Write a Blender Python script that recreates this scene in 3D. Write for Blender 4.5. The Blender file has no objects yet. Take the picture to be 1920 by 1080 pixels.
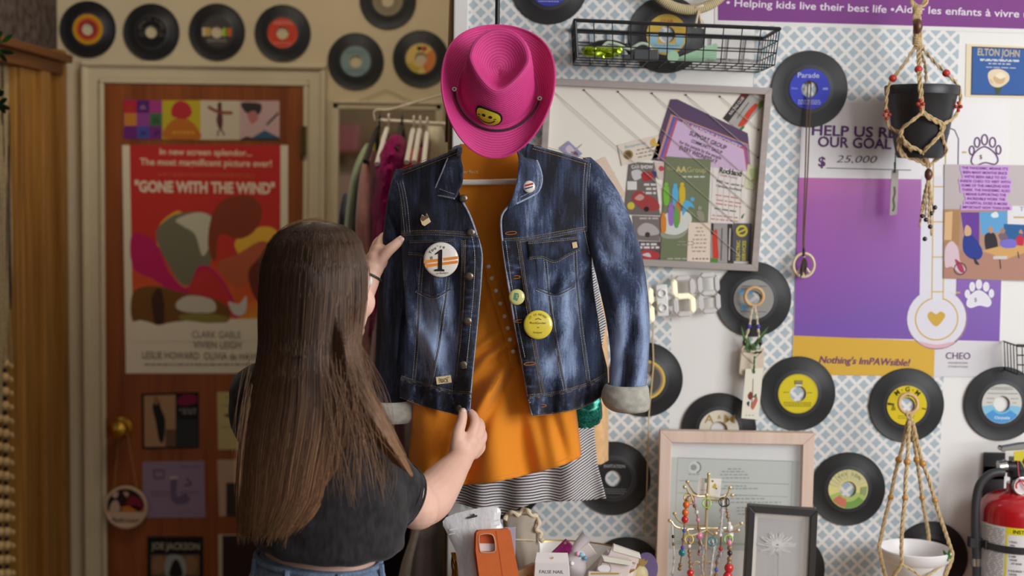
import bpy, math, random
from mathutils import Vector, Matrix, noise as mnoise
from mathutils.geometry import delaunay_2d_cdt, tessellate_polygon
PI = math.pi
R_ = math.radians
random.seed(7)
scene = bpy.context.scene
COL = scene.collection

# ------------------------------------------------------------------ camera
F = 2600.0                       # focal length in pixels of a 1920 wide frame
CAM = Vector((0, 0, 1.66))
PITCH, ROLL = R_(4.4), R_(0.9)
cam_d = bpy.data.cameras.new('camera')
cam = bpy.data.objects.new('camera', cam_d); COL.objects.link(cam)
CR = Matrix.Rotation(PI / 2 - PITCH, 3, 'X') @ Matrix.Rotation(ROLL, 3, 'Z')
cam.matrix_world = Matrix.Translation(CAM) @ CR.to_4x4()
cam_d.sensor_width = 36.0
cam_d.lens = F / 1920 * 36
cam_d.clip_start = 0.05
cam_d.dof.use_dof = True
cam_d.dof.focus_distance = 2.66
cam_d.dof.aperture_fstop = 2.5
scene.camera = cam

def srgb(c):
    return tuple(((v / 255) / 12.92 if v / 255 <= 0.04045 else ((v / 255 + 0.055) / 1.055) ** 2.4) for v in c)

# ------------------------------------------------------------------ light
w = bpy.data.worlds.new('world'); scene.world = w; w.use_nodes = True
w.node_tree.nodes['Background'].inputs[0].default_value = (0.80, 0.86, 1.0, 1)
w.node_tree.nodes['Background'].inputs[1].default_value = 0.30

def area(name, loc, aim, sx, sy, watts, col):
    d = bpy.data.lights.new(name, 'AREA'); d.shape = 'RECTANGLE'; d.size = sx; d.size_y = sy
    d.energy = watts; d.color = col
    o = bpy.data.objects.new(name, d); COL.objects.link(o)
    o.location = loc
    o.rotation_euler = (Vector(aim) - Vector(loc)).to_track_quat('-Z', 'Y').to_euler()
    return o
area('window_daylight', (2.9, 0.35, 2.2), (0.5, 3.1, 1.3), 2.2, 1.8, 105, (0.96, 0.98, 1.0))
area('shop_front_daylight', (1.3, -1.7, 2.2), (0.4, 3.2, 1.3), 2.2, 1.4, 9, (0.98, 0.98, 1.0))
area('back_wall_fill', (-0.55, 3.35, 2.85), (-0.55, 3.9, 0.6), 0.6, 0.4, 5.6, (1.0, 0.9, 0.74))  # unseen warm fill, added to brighten the back wall

vs = scene.view_settings
vs.view_transform = 'Standard'; vs.look = 'None'; vs.gamma = 1; vs.use_curve_mapping = False
vs.exposure = 0.27
scene.cycles.use_denoising = True
scene.cycles.max_bounces = 8
scene.cycles.sample_clamp_indirect = 6

# ------------------------------------------------------------------ pixel <-> place
YR, YL = 3.25, 4.40            # the two wall planes

def P(px, py, Y):
    d = CR @ Vector(((px - 960) / F, -(py - 540) / F, -1))
    return CAM + d * (Y / d.y)

def mpp(Y):                      # metres per pixel at that depth
    return Y / F

# ------------------------------------------------------------------ materials
MATS = {}
def mat(name, c, rough=0.6, metal=0.0, spec=0.5, noise=0.0, nscale=40, bump=0.0, bscale=200, coat=0, alpha=1, trans=0, emit=0, sheen=0, ior=1.45, stretch=None, sub=0):
    if name in MATS: return MATS[name]
    m = bpy.data.materials.new(name); m.use_nodes = True
    nt = m.node_tree; b = nt.nodes['Principled BSDF']
    col = srgb(c) + (1,)
    b.inputs['Base Color'].default_value = col
    b.inputs['Roughness'].default_value = rough
    b.inputs['Metallic'].default_value = metal
    b.inputs['Specular IOR Level'].default_value = spec
    b.inputs['IOR'].default_value = ior
    if coat: b.inputs['Coat Weight'].default_value = coat; b.inputs['Coat Roughness'].default_value = 0.1
    if alpha < 1: b.inputs['Alpha'].default_value = alpha
    if trans: b.inputs['Transmission Weight'].default_value = trans
    if sheen: b.inputs['Sheen Weight'].default_value = sheen
    if sub:
        b.inputs['Subsurface Weight'].default_value = sub
        b.inputs['Subsurface Radius'].default_value = (0.012, 0.005, 0.003)
    if emit:
        b.inputs['Emission Color'].default_value = col; b.inputs['Emission Strength'].default_value = emit
    if noise or bump:
        tc = nt.nodes.new('ShaderNodeTexCoord'); src = tc.outputs['Object']
        if stretch:
            mp = nt.nodes.new('ShaderNodeMapping'); mp.inputs['Scale'].default_value = stretch
            nt.links.new(src, mp.inputs[0]); src = mp.outputs[0]
    if noise:
        n = nt.nodes.new('ShaderNodeTexNoise'); n.inputs['Scale'].default_value = nscale; n.inputs['Detail'].default_value = 5
        nt.links.new(src, n.inputs['Vector'])
        mr = nt.nodes.new('ShaderNodeMapRange'); mr.inputs[1].default_value = 0.3; mr.inputs[2].default_value = 0.7
        mr.inputs[3].default_value = 1 - noise; mr.inputs[4].default_value = 1 + noise
        nt.links.new(n.outputs[0], mr.inputs[0])
        mx = nt.nodes.new('ShaderNodeVectorMath'); mx.operation = 'SCALE'
        mx.inputs[0].default_value = col[:3]; nt.links.new(mr.outputs[0], mx.inputs['Scale'])
        nt.links.new(mx.outputs[0], b.inputs['Base Color'])
    if bump:
        n2 = nt.nodes.new('ShaderNodeTexNoise'); n2.inputs['Scale'].default_value = bscale; n2.inputs['Detail'].default_value = 4
        nt.links.new(src, n2.inputs['Vector'])
        bp = nt.nodes.new('ShaderNodeBump'); bp.inputs['Strength'].default_value = bump; bp.inputs['Distance'].default_value = 0.002
        nt.links.new(n2.outputs[0], bp.inputs['Height']); nt.links.new(bp.outputs[0], b.inputs['Normal'])
    MATS[name] = m
    return m

def flatc(c, rough=0.7):          # plain printed colour / paint
    return mat('print_%d_%d_%d_%d' % (c[0], c[1], c[2], int(rough * 100)), c, rough, spec=0.3)

def nodes_of(name, rough=0.6, spec=0.5, metal=0):
    m = bpy.data.materials.new(name); m.use_nodes = True
    b = m.node_tree.nodes['Principled BSDF']
    b.inputs['Roughness'].default_value = rough; b.inputs['Specular IOR Level'].default_value = spec; b.inputs['Metallic'].default_value = metal
    MATS[name] = m
    return m, m.node_tree, b

class NB:                         # tiny node-building helper
    def __init__(s, nt): s.nt = nt
    def _set(s, sock, v):
        if isinstance(v, bpy.types.NodeSocket): s.nt.links.new(v, sock)
        else: sock.default_value = v
    def m(s, op, a, b=0.0, c=None):
        n = s.nt.nodes.new('ShaderNodeMath'); n.operation = op
        s._set(n.inputs[0], a); s._set(n.inputs[1], b)
        if c is not None: s._set(n.inputs[2], c)
        return n.outputs[0]
    def coords(s, kind='Object', scale=None):
        tc = s.nt.nodes.new('ShaderNodeTexCoord'); o = tc.outputs[kind]
        if scale:
            mp = s.nt.nodes.new('ShaderNodeMapping'); mp.inputs['Scale'].default_value = scale
            s.nt.links.new(o, mp.inputs[0]); o = mp.outputs[0]
        return o
    def xyz(s, v):
        n = s.nt.nodes.new('ShaderNodeSeparateXYZ'); s.nt.links.new(v, n.inputs[0]); return n.outputs
    def noise(s, v, scale, detail=4):
        n = s.nt.nodes.new('ShaderNodeTexNoise'); n.inputs['Scale'].default_value = scale; n.inputs['Detail'].default_value = detail
        s.nt.links.new(v, n.inputs['Vector']); return n.outputs[0]
    def ramp(s, f, stops, interp='LINEAR'):
        n = s.nt.nodes.new('ShaderNodeValToRGB'); s.nt.links.new(f, n.inputs[0]); cr = n.color_ramp; cr.interpolation = interp
        while len(cr.elements) < len(stops): cr.elements.new(0.5)
        for e, (p, c) in zip(cr.elements, stops): e.position = p; e.color = srgb(c) + (1,)
        return n.outputs[0]
    def mix(s, f, a, b, mode='MIX'):
        n = s.nt.nodes.new('ShaderNodeMix'); n.data_type = 'RGBA'; n.blend_type = mode
        s._set(n.inputs[0], f)
        s._set(n.inputs[6], a if isinstance(a, bpy.types.NodeSocket) else srgb(a) + (1,))
        s._set(n.inputs[7], b if isinstance(b, bpy.types.NodeSocket) else srgb(b) + (1,))
        return n.outputs[2]
    def bump(s, h, strength, dist, b):
        n = s.nt.nodes.new('ShaderNodeBump'); n.inputs['Strength'].default_value = strength; n.inputs['Distance'].default_value = dist
        s.nt.links.new(h, n.inputs['Height']); s.nt.links.new(n.outputs[0], b.inputs['Normal'])
    def link(s, a, b): s.nt.links.new(a, b)

# ------------------------------------------------------------------ mesh builder
_glyph = {}
def glyphs(s, bold=0.0, shear=0.0):
    k = (s, bold, shear)
    if k in _glyph: return _glyph[k]
    cu = bpy.data.curves.new('tmp', 'FONT'); cu.body = s; cu.size = 1; cu.offset = bold; cu.shear = shear
    cu.resolution_u = 3
    ob = bpy.data.objects.new('tmp', cu)
    me = bpy.data.meshes.new_from_object(ob)
    vs_ = [(v.co.x, v.co.y) for v in me.vertices]; fs = [tuple(p.vertices) for p in me.polygons]
    bpy.data.objects.remove(ob); bpy.data.curves.remove(cu); bpy.data.meshes.remove(me)
    if not vs_: vs_ = [(0, 0)]
    _glyph[k] = (vs_, fs)
    return _glyph[k]

def spline(pts, n=8, closed=False):
    pts = [Vector(p) for p in pts]; out = []; N = len(pts)
    rng = range(N) if closed else range(N - 1)
    for i in rng:
        if closed: p0, p1, p2, p3 = pts[(i - 1) % N], pts[i], pts[(i + 1) % N], pts[(i + 2) % N]
        else: p0, p1, p2, p3 = pts[max(i - 1, 0)], pts[i], pts[i + 1], pts[min(i + 2, N - 1)]
        for k in range(n):
            t = k / n
            out.append(0.5 * ((2 * p1) + (p2 - p0) * t + (2 * p0 - 5 * p1 + 4 * p2 - p3) * t * t + (3 * p1 - p0 - 3 * p2 + p3) * t ** 3))
    if not closed: out.append(pts[-1])
    return out

class MB:
    def __init__(s): s.v = []; s.f = []; s.mi = []; s.mats = []
    def _m(s, m):
        if m not in s.mats: s.mats.append(m)
        return s.mats.index(m)
    def add(s, vs_, fs, m=None):
        o = len(s.v); s.v.extend([tuple(v) for v in vs_]); k = s._m(m)
        for f in fs: s.f.append(tuple(i + o for i in f)); s.mi.append(k)
        return s
    def box(s, c, size, m=None, rot=None):
        hx, hy, hz = [d / 2 for d in size]; c = Vector(c)
        vs_ = [Vector((x, y, z)) for x in (-hx, hx) for y in (-hy, hy) for z in (-hz, hz)]
        if rot is not None: vs_ = [rot @ v for v in vs_]
        return s.add([v + c for v in vs_], [(0, 1, 3, 2), (4, 6, 7, 5), (0, 4, 5, 1), (2, 3, 7, 6), (0, 2, 6, 4), (1, 5, 7, 3)], m)
    def tube(s, path, r, m=None, n=8, closed=False, cap=True, sq=1.0):
        path = [Vector(p) for p in path]; N = len(path)
        rs = [r(i / max(N - 1, 1)) for i in range(N)] if callable(r) else (list(r) if isinstance(r, (list, tuple)) else [r] * N)
        vs_ = []; prev = None
        for i in range(N):
            if closed: t = path[(i + 1) % N] - path[i - 1]
            else: t = path[min(i + 1, N - 1)] - path[max(i - 1, 0)]
            if t.length < 1e-9: t = Vector((0, 0, 1))
            t.normalize()
            if prev is None:
                a = Vector((0, 1, 0)) if abs(t.y) < 0.9 else Vector((1, 0, 0))
                nrm = t.cross(a).normalized()
            else:
                nrm = prev - t * prev.dot(t)
                nrm = nrm.normalized() if nrm.length > 1e-6 else t.orthogonal().normalized()
            prev = nrm; bn = t.cross(nrm)
            for k in range(n):
                a = 2 * PI * k / n
                vs_.append(path[i] + (nrm * math.cos(a) + bn * math.sin(a) * sq) * rs[i])
        fs = []
        for i in range(N if closed else N - 1):
            j = (i + 1) % N
            for k in range(n):
                k2 = (k + 1) % n
                fs.append((i * n + k, i * n + k2, j * n + k2, j * n + k))
        if cap and not closed:
            fs.append(tuple(range(n - 1, -1, -1))); fs.append(tuple((N - 1) * n + k for k in range(n)))
        return s.add(vs_, fs, m)
    def ball(s, c, r, m=None, n=10, sc=(1, 1, 1), rot=None):
        c = Vector(c); h = max(4, n * 2 // 3); vs_ = []; fs = []
        vs_.append(Vector((0, 0, 1)))
        for i in range(1, h):
            a = PI * i / h
            for k in range(n):
                b = 2 * PI * k / n
                vs_.append(Vector((math.sin(a) * math.cos(b), math.sin(a) * math.sin(b), math.cos(a))))
        vs_.append(Vector((0, 0, -1)))
        for k in range(n): fs.append((0, 1 + k, 1 + (k + 1) % n))
        for i in range(h - 2):
            for k in range(n):
                a = 1 + i * n + k; b = 1 + i * n + (k + 1) % n
                fs.append((a, a + n, b + n, b))
        L = len(vs_) - 1
        for k in range(n): fs.append((1 + (h - 2) * n + k, L, 1 + (h - 2) * n + (k + 1) % n))
        out = []
        for v in vs_:
            v = Vector((v.x * r * sc[0], v.y * r * sc[1], v.z * r * sc[2]))
            if rot is not None: v = rot @ v
            out.append(v + c)
        return s.add(out, fs, m)
    def lathe(s, prof, m=None, n=32, c=(0, 0, 0), axis='Z', arc=None, rot=None, loop=False):
        # prof: list of (radius, height)
        c = Vector(c); vs_ = []; fs = []; N = len(prof); a0, a1 = arc or (0, 2 * PI); steps = n + 1 if arc else n
        for k in range(steps):
            a = a0 + (a1 - a0) * k / n
            for (r, h) in prof:
                if axis == 'Z': v = Vector((r * math.cos(a), r * math.sin(a), h))
                else: v = Vector((r * math.cos(a), h, r * math.sin(a)))      # axis Y
                if rot is not None: v = rot @ v
                vs_.append(v + c)
        for k in range(n):
            k2 = (k + 1) if arc else (k + 1) % n
            for i in range(N if loop else N - 1):
                j = (i + 1) % N
                fs.append((k * N + i, k2 * N + i, k2 * N + j, k * N + j))
        return s.add(vs_, fs, m)
    def prism(s, pts, y0, y1, m=None):
        # polygon in local x,z extruded from y0 (front) to y1 (back)
        n = len(pts)
        if n < 3: return s
        ar = sum(pts[i][0] * pts[(i + 1) % n][1] - pts[(i + 1) % n][0] * pts[i][1] for i in range(n))
        if ar < 0: pts = list(reversed(pts))
        vs_ = [(p[0], y0, p[1]) for p in pts] + [(p[0], y1, p[1]) for p in pts]
        tri = tessellate_polygon([[Vector((p[0], p[1], 0)) for p in pts]])
        fs = []
        for t in tri:
            a, b, c = [Vector((pts[i][0], pts[i][1])) for i in t]
            cr = (b - a).cross(c - a) if hasattr((b - a), 'cross') else 0
            tt = t if cr > 0 else (t[0], t[2], t[1])
            fs.append(tuple(tt)); fs.append(tuple(i + n for i in reversed(tt)))
        for i in range(n):
            j = (i + 1) % n; fs.append((i, i + n, j + n, j))
        return s.add(vs_, fs, m)
    def disc(s, cx, cz, r, y, m=None, n=32, rz=None, t=0.0004):
        return s.prism([(cx + r * math.cos(2 * PI * k / n), cz + (rz or r) * math.sin(2 * PI * k / n)) for k in range(n)], y, y + t, m)
    def ring(s, cx, cz, r0, r1, y, m=None, n=40, a0=0, a1=2 * PI, t=0.0004):
        vs_ = []; fs = []; full = abs(a1 - a0 - 2 * PI) < 1e-6
        K = n if full else n + 1
        for k in range(K):
            a = a0 + (a1 - a0) * k / n
            for r, yy in ((r0, y), (r1, y), (r1, y + t), (r0, y + t)): vs_.append((cx + r * math.cos(a), yy, cz + r * math.sin(a)))
        for k in range(n):
            k2 = (k + 1) % K
            for i in range(4):
                j = (i + 1) % 4; fs.append((k * 4 + i, k * 4 + j, k2 * 4 + j, k2 * 4 + i))
        return s.add(vs_, fs, m)
    def rect(s, x0, z0, x1, z1, y, m=None, t=0.0004):
        return s.prism([(x0, z0), (x1, z0), (x1, z1), (x0, z1)], y, y + t, m)
    def line(s, pts, wd, y, m=None, closed=False, t=0.0003):
        # flat ribbon in the x,z plane
        pts = [Vector((p[0], p[1])) for p in pts]; N = len(pts); L = []; Rr = []
        for i in range(N):
            d = (pts[(i + 1) % N] - pts[i - 1]) if closed else (pts[min(i + 1, N - 1)] - pts[max(i - 1, 0)])
            if d.length < 1e-9: d = Vector((1, 0))
            d.normalize(); nn = Vector((-d.y, d.x)) * wd / 2
            L.append(pts[i] + nn); Rr.append(pts[i] - nn)
        vs_ = [(p.x, y, p.y) for p in L] + [(p.x, y, p.y) for p in Rr]
        fs = []
        for i in range(N if closed else N - 1):
            j = (i + 1) % N; fs.append((i, N + i, N + j, j))
        return s.add(vs_, fs, m)
    def text(s, st, x, z, h, y, m=None, wd=None, align='C', bold=0.0, shear=0.0, rot=0.0, sq=1.0):
        vs_, fs = glyphs(st, bold, shear)
        xs = [v[0] for v in vs_]; x0, x1 = min(xs), max(xs)
        k = h / 0.78                                     # cap height of the built-in font
        kx = (wd / max(x1 - x0, 1e-6)) if wd else k * sq
        off = {'C': (x0 + x1) / 2, 'L': x0, 'R': x1}[align]
        ca, sa = math.cos(rot), math.sin(rot); out = []
        for (a, b) in vs_:
            a = (a - off) * kx; b = b * k
            out.append((x + a * ca - b * sa, y, z + a * sa + b * ca))
        return s.add(out, [tuple(f) for f in fs], m)
    def arctext(s, st, cx, cz, r, a_mid, h, y, m=None, bold=0.0, step=None, inside=False):
        n = len(st); step = step or h * 0.95 / r
        for i, ch in enumerate(st):
            if ch == ' ': continue
            if inside: a = a_mid + (i - (n - 1) / 2) * step; rot = a + PI / 2
            else: a = a_mid - (i - (n - 1) / 2) * step; rot = a - PI / 2
            s.text(ch, cx + r * math.cos(a), cz + r * math.sin(a), h, y, m, bold=bold, rot=rot)
        return s
    def grid(s, fn, nu, nv, m=None, wrapu=False):
        vs_ = [fn(i / (nu if wrapu else nu - 1), j / (nv - 1)) for i in range(nu) for j in range(nv)]
        fs = []
        for i in range(nu if wrapu else nu - 1):
            i2 = (i + 1) % nu
            for j in range(nv - 1): fs.append((i * nv + j, i2 * nv + j, i2 * nv + j + 1, i * nv + j + 1))
        return s.add(vs_, fs, m)
    def build(s, name, m=None, parent=None, smooth=40, bevel=0, sub=0, solid=0, loc=None):
        me = bpy.data.meshes.new(name)
        me.from_pydata([tuple(v) for v in s.v], [], s.f)
        for mm in s.mats: me.materials.append(mm or m)
        if not s.mats: me.materials.append(m)
        me.polygons.foreach_set('material_index', s.mi)
        me.update()
        if smooth:
            me.polygons.foreach_set('use_smooth', [True] * len(me.polygons))
            me.set_sharp_from_angle(angle=R_(smooth))
        o = bpy.data.objects.new(name, me); COL.objects.link(o)
        if parent is not None: o.parent = parent
        if loc is not None: o.location = loc
        if solid:
            md = o.modifiers.new('solid', 'SOLIDIFY'); md.thickness = solid; md.offset = 0
        if bevel:
            md = o.modifiers.new('bevel', 'BEVEL'); md.width = bevel; md.segments = 2; md.limit_method = 'ANGLE'
        if sub:
            md = o.modifiers.new('sub', 'SUBSURF'); md.levels = sub; md.render_levels = sub
        return o

def tag(o, label, cat, group=None):
    o['label'] = label; o['category'] = cat
    if group: o['group'] = group
    return o
def thing(name, label, cat, loc=(0, 0, 0), group=None, rot=None):
    o = bpy.data.objects.new(name, None); COL.objects.link(o); o.empty_display_size = 0.05
    o.location = loc
    if rot is not None: o.rotation_euler = rot
    return tag(o, label, cat, group)
def structure(name, mb, m=None, **k):
    o = mb.build(name, m, **k); o['kind'] = 'structure'; return o
def plabel(o, label): o['label'] = label; return o

class Wall:
    """pixel positions to local x,z about an origin that lies at depth Y"""
    def __init__(s, Y, px, py): s.Y = Y; s.o = P(px, py, Y); s.k = mpp(Y)
    def __call__(s, px, py):
        p = P(px, py, s.Y) - s.o; return (p.x, p.z)
    def pts(s, L): return [s(*p) for p in L]
    def blob(s, L, n=6): return [(v.x, v.y) for v in spline([Vector(s(*p) + (0,)) for p in L], n, True)]
def jit(a): return random.uniform(-a, a)
# ================================================================== the setting
XC = P(848, 300, YR).x           # free end of the nearer wall
XS = -1.44                       # side wall on the left
beige = mat('wall_beige_paint', (214, 197, 162), 0.75, spec=0.25, noise=0.03, nscale=6, bump=0.06, bscale=120)
white_w = mat('wall_white_paint', (232, 229, 224), 0.7, spec=0.25, noise=0.015, nscale=5, bump=0.04, bscale=150)
trim_w = mat('trim_paint', (210, 195, 162), 0.5, noise=0.03, nscale=9)
def brick_stone():
    m, nt, b = nodes_of('dark_side_panel', 0.85, 0.2); n = NB(nt)
    c = n.coords(); f = n.noise(c, 34, 6); g = n.noise(c, 5, 2)
    k = n.ramp(f, [(0.35, (58, 48, 42)), (0.55, (92, 80, 72)), (0.75, (108, 96, 86))])
    n.link(n.mix(n.m('MULTIPLY', g, 0.5), k, (70, 56, 48)), b.inputs['Base Color']); n.bump(f, 0.4, 0.004, b)
    return m
def wood(name, dark, light, axis='Z', scale=1.0, rough=0.5, coat=0.0):
    m, nt, b = nodes_of(name, rough, 0.4); n = NB(nt)
    sc = {'Z': (14, 14, 0.7), 'X': (0.7, 14, 14), 'Y': (14, 0.7, 14)}[axis]
    c = n.coords(scale=tuple(v * scale for v in sc))
    f = n.noise(c, 2.2, 6); g = n.noise(c, 9, 3)
    h = n.m('ADD', n.m('MULTIPLY', f, 0.75), n.m('MULTIPLY', g, 0.25))
    n.link(n.ramp(h, [(0.36, dark), (0.64, light)]), b.inputs['Base Color']); n.bump(h, 0.15, 0.001, b)
    if coat: b.inputs['Coat Weight'].default_value = coat; b.inputs['Coat Roughness'].default_value = 0.25
    return m
pine = wood('pine_boards', (128, 84, 28), (170, 120, 52), 'Z')
pine_h = wood('pine_header', (92, 52, 20), (128, 78, 34), 'Y')
door_wood = wood('door_veneer', (124, 62, 22), (158, 86, 36), 'Z', 0.7, 0.42, 0.1)
floor_wood = wood('floor_planks', (96, 70, 48), (132, 98, 66), 'Y', 0.8, 0.5)

structure('floor', MB().box((0, 1.3, -0.05), (6.4, 7.4, 0.1)), floor_wood, smooth=0)
structure('ceiling', MB().box((0, 1.3, 2.95), (6.4, 7.4, 0.1)), white_w, smooth=0)
structure('wall_back', MB().box(((XS - 0.1 + XC) / 2, YL + 0.05, 1.45), (XC - XS + 0.1, 0.1, 2.9)), beige, smooth=0)
# nearer partition: front face at YR, free end at XC
structure('wall_right', MB().box(((XC + 3.2) / 2, YR + 0.1, 1.45), (3.2 - XC, 0.2, 2.9)).box((XC + 0.06, YR + 0.68, 1.45), (0.12, 0.96, 2.9)), white_w, smooth=0)
structure('wall_rear', MB().box((-1.2, -2.35, 1.45), (4.0, 0.1, 2.9)), beige, smooth=0)
za, zb = P(95, 103, 4.34).z, P(84, 139, 4.3).z
sw = MB()
sw.box((XS - 0.05, 4.21, 1.45), (0.1, 0.38, 2.9)).box((XS - 0.05, 3.4, (2.9 + zb) / 2), (0.1, 1.24, 2.9 - zb)).box((XS - 0.05, 0.24, 1.45), (0.1, 5.08, 2.9))
structure('wall_left', sw, brick_stone(), smooth=0)
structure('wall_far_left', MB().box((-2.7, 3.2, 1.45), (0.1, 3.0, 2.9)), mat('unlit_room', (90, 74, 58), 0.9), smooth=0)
tr = MB().box((XS + 0.012, 3.6, (za + zb) / 2), (0.05, 1.48, za - zb), pine_h)
tr.box((XS + 0.03, 3.6, za - 0.012), (0.07, 1.5, 0.024), pine_h)
tr.box((XS + 0.006, 4.085, zb / 2), (0.03, 0.13, zb), pine).box((XS + 0.018, 4.185, zb / 2), (0.04, 0.07, zb), pine).box((XS + 0.004, 4.28, zb / 2), (0.03, 0.12, zb), pine).box((XS + 0.012, 4.36, zb / 2 + .04), (0.045, 0.05, zb + .08), pine)
tr.box((XS - 0.05, 4.01, zb / 2), (0.12, 0.02, zb), pine)
structure('trim_1', tr, pine, smooth=0, bevel=0.003)
# door and casing on the back wall
W = Wall(YL, 384, 600); ox, oz = W.o.x, W.o.z
dl, dr, dt = W(201, 400)[0], W(570, 400)[0], W(384, 160)[1]
d = MB().box(((dl + dr) / 2, 0.0, (dt - oz) / 2), (dr - dl, 0.03, dt + oz))
door = structure('door_1', d, door_wood, smooth=0, bevel=0.003, loc=(ox, YL - 0.01, oz))
def casing():
    m = MB(); o = 0.054; f = 0.016
    for a, b in ((dl - f, dl - f - o), (dr + f, dr + f + o)):
        m.box(((a + b) / 2, 0, (dt - oz) / 2 + 0.01), (o, 0.02, dt + oz + 0.02))
        m.box((b + (0.008 if b < a else -0.008), -0.008, (dt - oz) / 2 + 0.02), (0.016, 0.03, dt + oz + 0.06))
    m.box(((dl + dr) / 2, 0, dt + f + o / 2), (dr - dl + 2 * o + 2 * f, 0.02, o))
    m.box(((dl + dr) / 2, -0.008, dt + f + o - 0.008), (dr - dl + 2 * o + 2 * f, 0.03, 0.016))
    for a in (dl - f / 2, dr + f / 2): m.box((a, -0.004, (dt - oz) / 2), (f, 0.03, dt + oz))
    m.box(((dl + dr) / 2, -0.004, dt + f / 2), (dr - dl + 2 * f, 0.03, f))
    return m
structure('trim_2', casing(), trim_w, smooth=0, bevel=0.004, loc=(ox, YL - 0.012, oz))
brass = mat('polished_brass', (214, 164, 62), 0.22, 1.0)
kx, kz = W(234, 797)
kn = MB().lathe([(0.0, 0.0), (0.031, 0.0), (0.031, -0.006), (0.014, -0.010), (0.012, -0.03), (0.022, -0.038), (0.030, -0.052), (0.028, -0.066), (0.014, -0.074), (0, -0.075)], n=28, c=(kx, -0.015, kz), axis='Y')
kn.build('knob', brass, door)
lx, lz = W(206, 800)
MB().box((dl - 0.004, -0.012, lz), (0.012, 0.012, 0.06)).build('strike_plate', mat('dark_bronze', (60, 44, 30), 0.5, 0.8), door)
hx, hz = W(571, 265)
MB().box((hx, -0.018, hz), (0.014, 0.02, 0.09)).tube([(hx + .006, -0.028, hz - .046), (hx + .006, -0.028, hz + .046)], 0.007).build('hinge', mat('old_brass', (110, 96, 60), 0.45, 0.8), door)
# white corner board where the nearer wall ends
wc = Wall(YR, 861, 540)
tcx = wc(874, 540)[0]
structure('trim_3', MB().box((XC + 0.017 - wc.o.x, -0.006, 1.45 - wc.o.z), (0.034, 0.012, 2.9)), white_w, smooth=0, bevel=0.003, loc=wc.o)
structure('trim_4', MB().box((XC - 0.006, YR + 0.03, 1.45), (0.010, 0.06, 2.9)).box((XC - 0.013, YR + 0.05, 1.92), (0.006, 0.03, 0.34), rot=Matrix.Rotation(0.02, 3, 'Y')), wood('raw_edge_wood', (72, 48, 24), (118, 84, 44), 'Z'), smooth=0)
structure('baseboard_right', MB().box(((XC + 3.2) / 2, YR - 0.008, 0.06), (3.2 - XC, 0.016, 0.12)), white_w, smooth=0)

# wallpaper sheets pasted on the nearer wall
def wallpaper():
    m, nt, b = nodes_of('trellis_wallpaper', 0.7, 0.25); n = NB(nt)
    c = n.coords(); x, y, z = n.xyz(c)
    px_, pz_ = 0.0345, 0.0345
    u = n.m('MULTIPLY', x, 1 / px_); v = n.m('MULTIPLY', z, 1 / pz_)
    a = n.m('ADD', u, v); bb = n.m('SUBTRACT', u, v)
    fa = n.m('SUBTRACT', n.m('FRACT', a), 0.5); fb = n.m('SUBTRACT', n.m('FRACT', bb), 0.5)
    A = n.m('ABSOLUTE', fa); B = n.m('ABSOLUTE', fb)
    # square core with a rounded lobe on each side, points kept at the corners
    core = n.m('MAXIMUM', A, B)
    lo = n.m('MINIMUM', A, B); bulge = n.m('MULTIPLY', n.m('COSINE', n.m('MULTIPLY', lo, 14.0)), -0.016)
    f = n.m('SUBTRACT', core, bulge)
    k = n.m('LESS_THAN', f, 0.342)
    col = n.mix(k, (231, 227, 222), (174, 188, 194))
    n.link(col, b.inputs['Base Color'])
    return m
wp = wallpaper()
def sheet_px(name, x0t, x1t, yt, x0b, x1b, yb):
    Wp = Wall(YR - 0.0006, (x0t + x1t) / 2, (yt + yb) / 2)
    m = MB().prism(Wp.pts([(x0t, yt), (x1t, yt), (x1b, yb), (x0b, yb)]), -0.0003, 0.0006)
    return structure(name, m, wp, smooth=0, loc=Wp.o)
sheet_px('wallpaper_1', 877, 1272, -60, 864, 1251, 1006)
sheet_px('wallpaper_2', 1420, 1805, -60, 1383, 1750, 1120)
# ================================================================== vinyl records (7 inch singles)
vinyl = None
def make_vinyl(name, ringlight=0.0):
    m, nt, b = nodes_of(name, 0.32, 0.5); n = NB(nt)
    c = n.coords(); x, y, z = n.xyz(c)
    r = n.m('SQRT', n.m('ADD', n.m('MULTIPLY', x, x), n.m('MULTIPLY', z, z)))
    wv = n.m('SINE', n.m('MULTIPLY', r, 5200.0))
    base = n.ramp(n.m('MULTIPLY', r, 10.0), [(0.0, (24, 24, 25)), (0.50, (50, 50, 53)), (0.555, (50, 50, 53)), (0.56, (24, 24, 24)), (0.875, (26, 26, 26))], 'LINEAR')
    n.link(base, b.inputs['Base Color'])
    n.bump(wv, 0.25, 0.0004, b)
    b.inputs['Roughness'].default_value = 0.42
    return m
vinyl = make_vinyl('vinyl_grooves')
INK = flatc((34, 32, 30)); INKW = flatc((225, 220, 208)); SIL = flatc((190, 188, 180))
REC_R = 0.0885
disc_mesh = None
def record(px, py, Y, label, group, art, tilt=0.0, r=REC_R, lr=0.047, hole=0.0192):
    """one 45 rpm single stuck on the wall: disc, printed label"""
    global disc_mesh
    t = thing('vinyl_record', label, 'record', P(px, py, Y - 0.006), group, rot=(jit(0.01), tilt, 0))
    if disc_mesh is None:
        m = MB().lathe([(hole, 0.0012), (hole, -0.0010), (0.0465, -0.0011), (0.0475, -0.0004), (r - 0.004, -0.0006), (r - 0.001, -0.0009), (r, 0), (r - 0.001, 0.0009), (0.0475, 0.0006), (0.0465, 0.0012)], n=72, axis='Y', loop=True)
        o = m.build('disc', vinyl, t); disc_mesh = o.data
    else:
        o = bpy.data.objects.new('disc', disc_mesh); COL.objects.link(o); o.parent = t
    lb = MB(); art(lb, lr, hole)
    lb.build('label', INK, t)
    return t
LY = -0.0018
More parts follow.
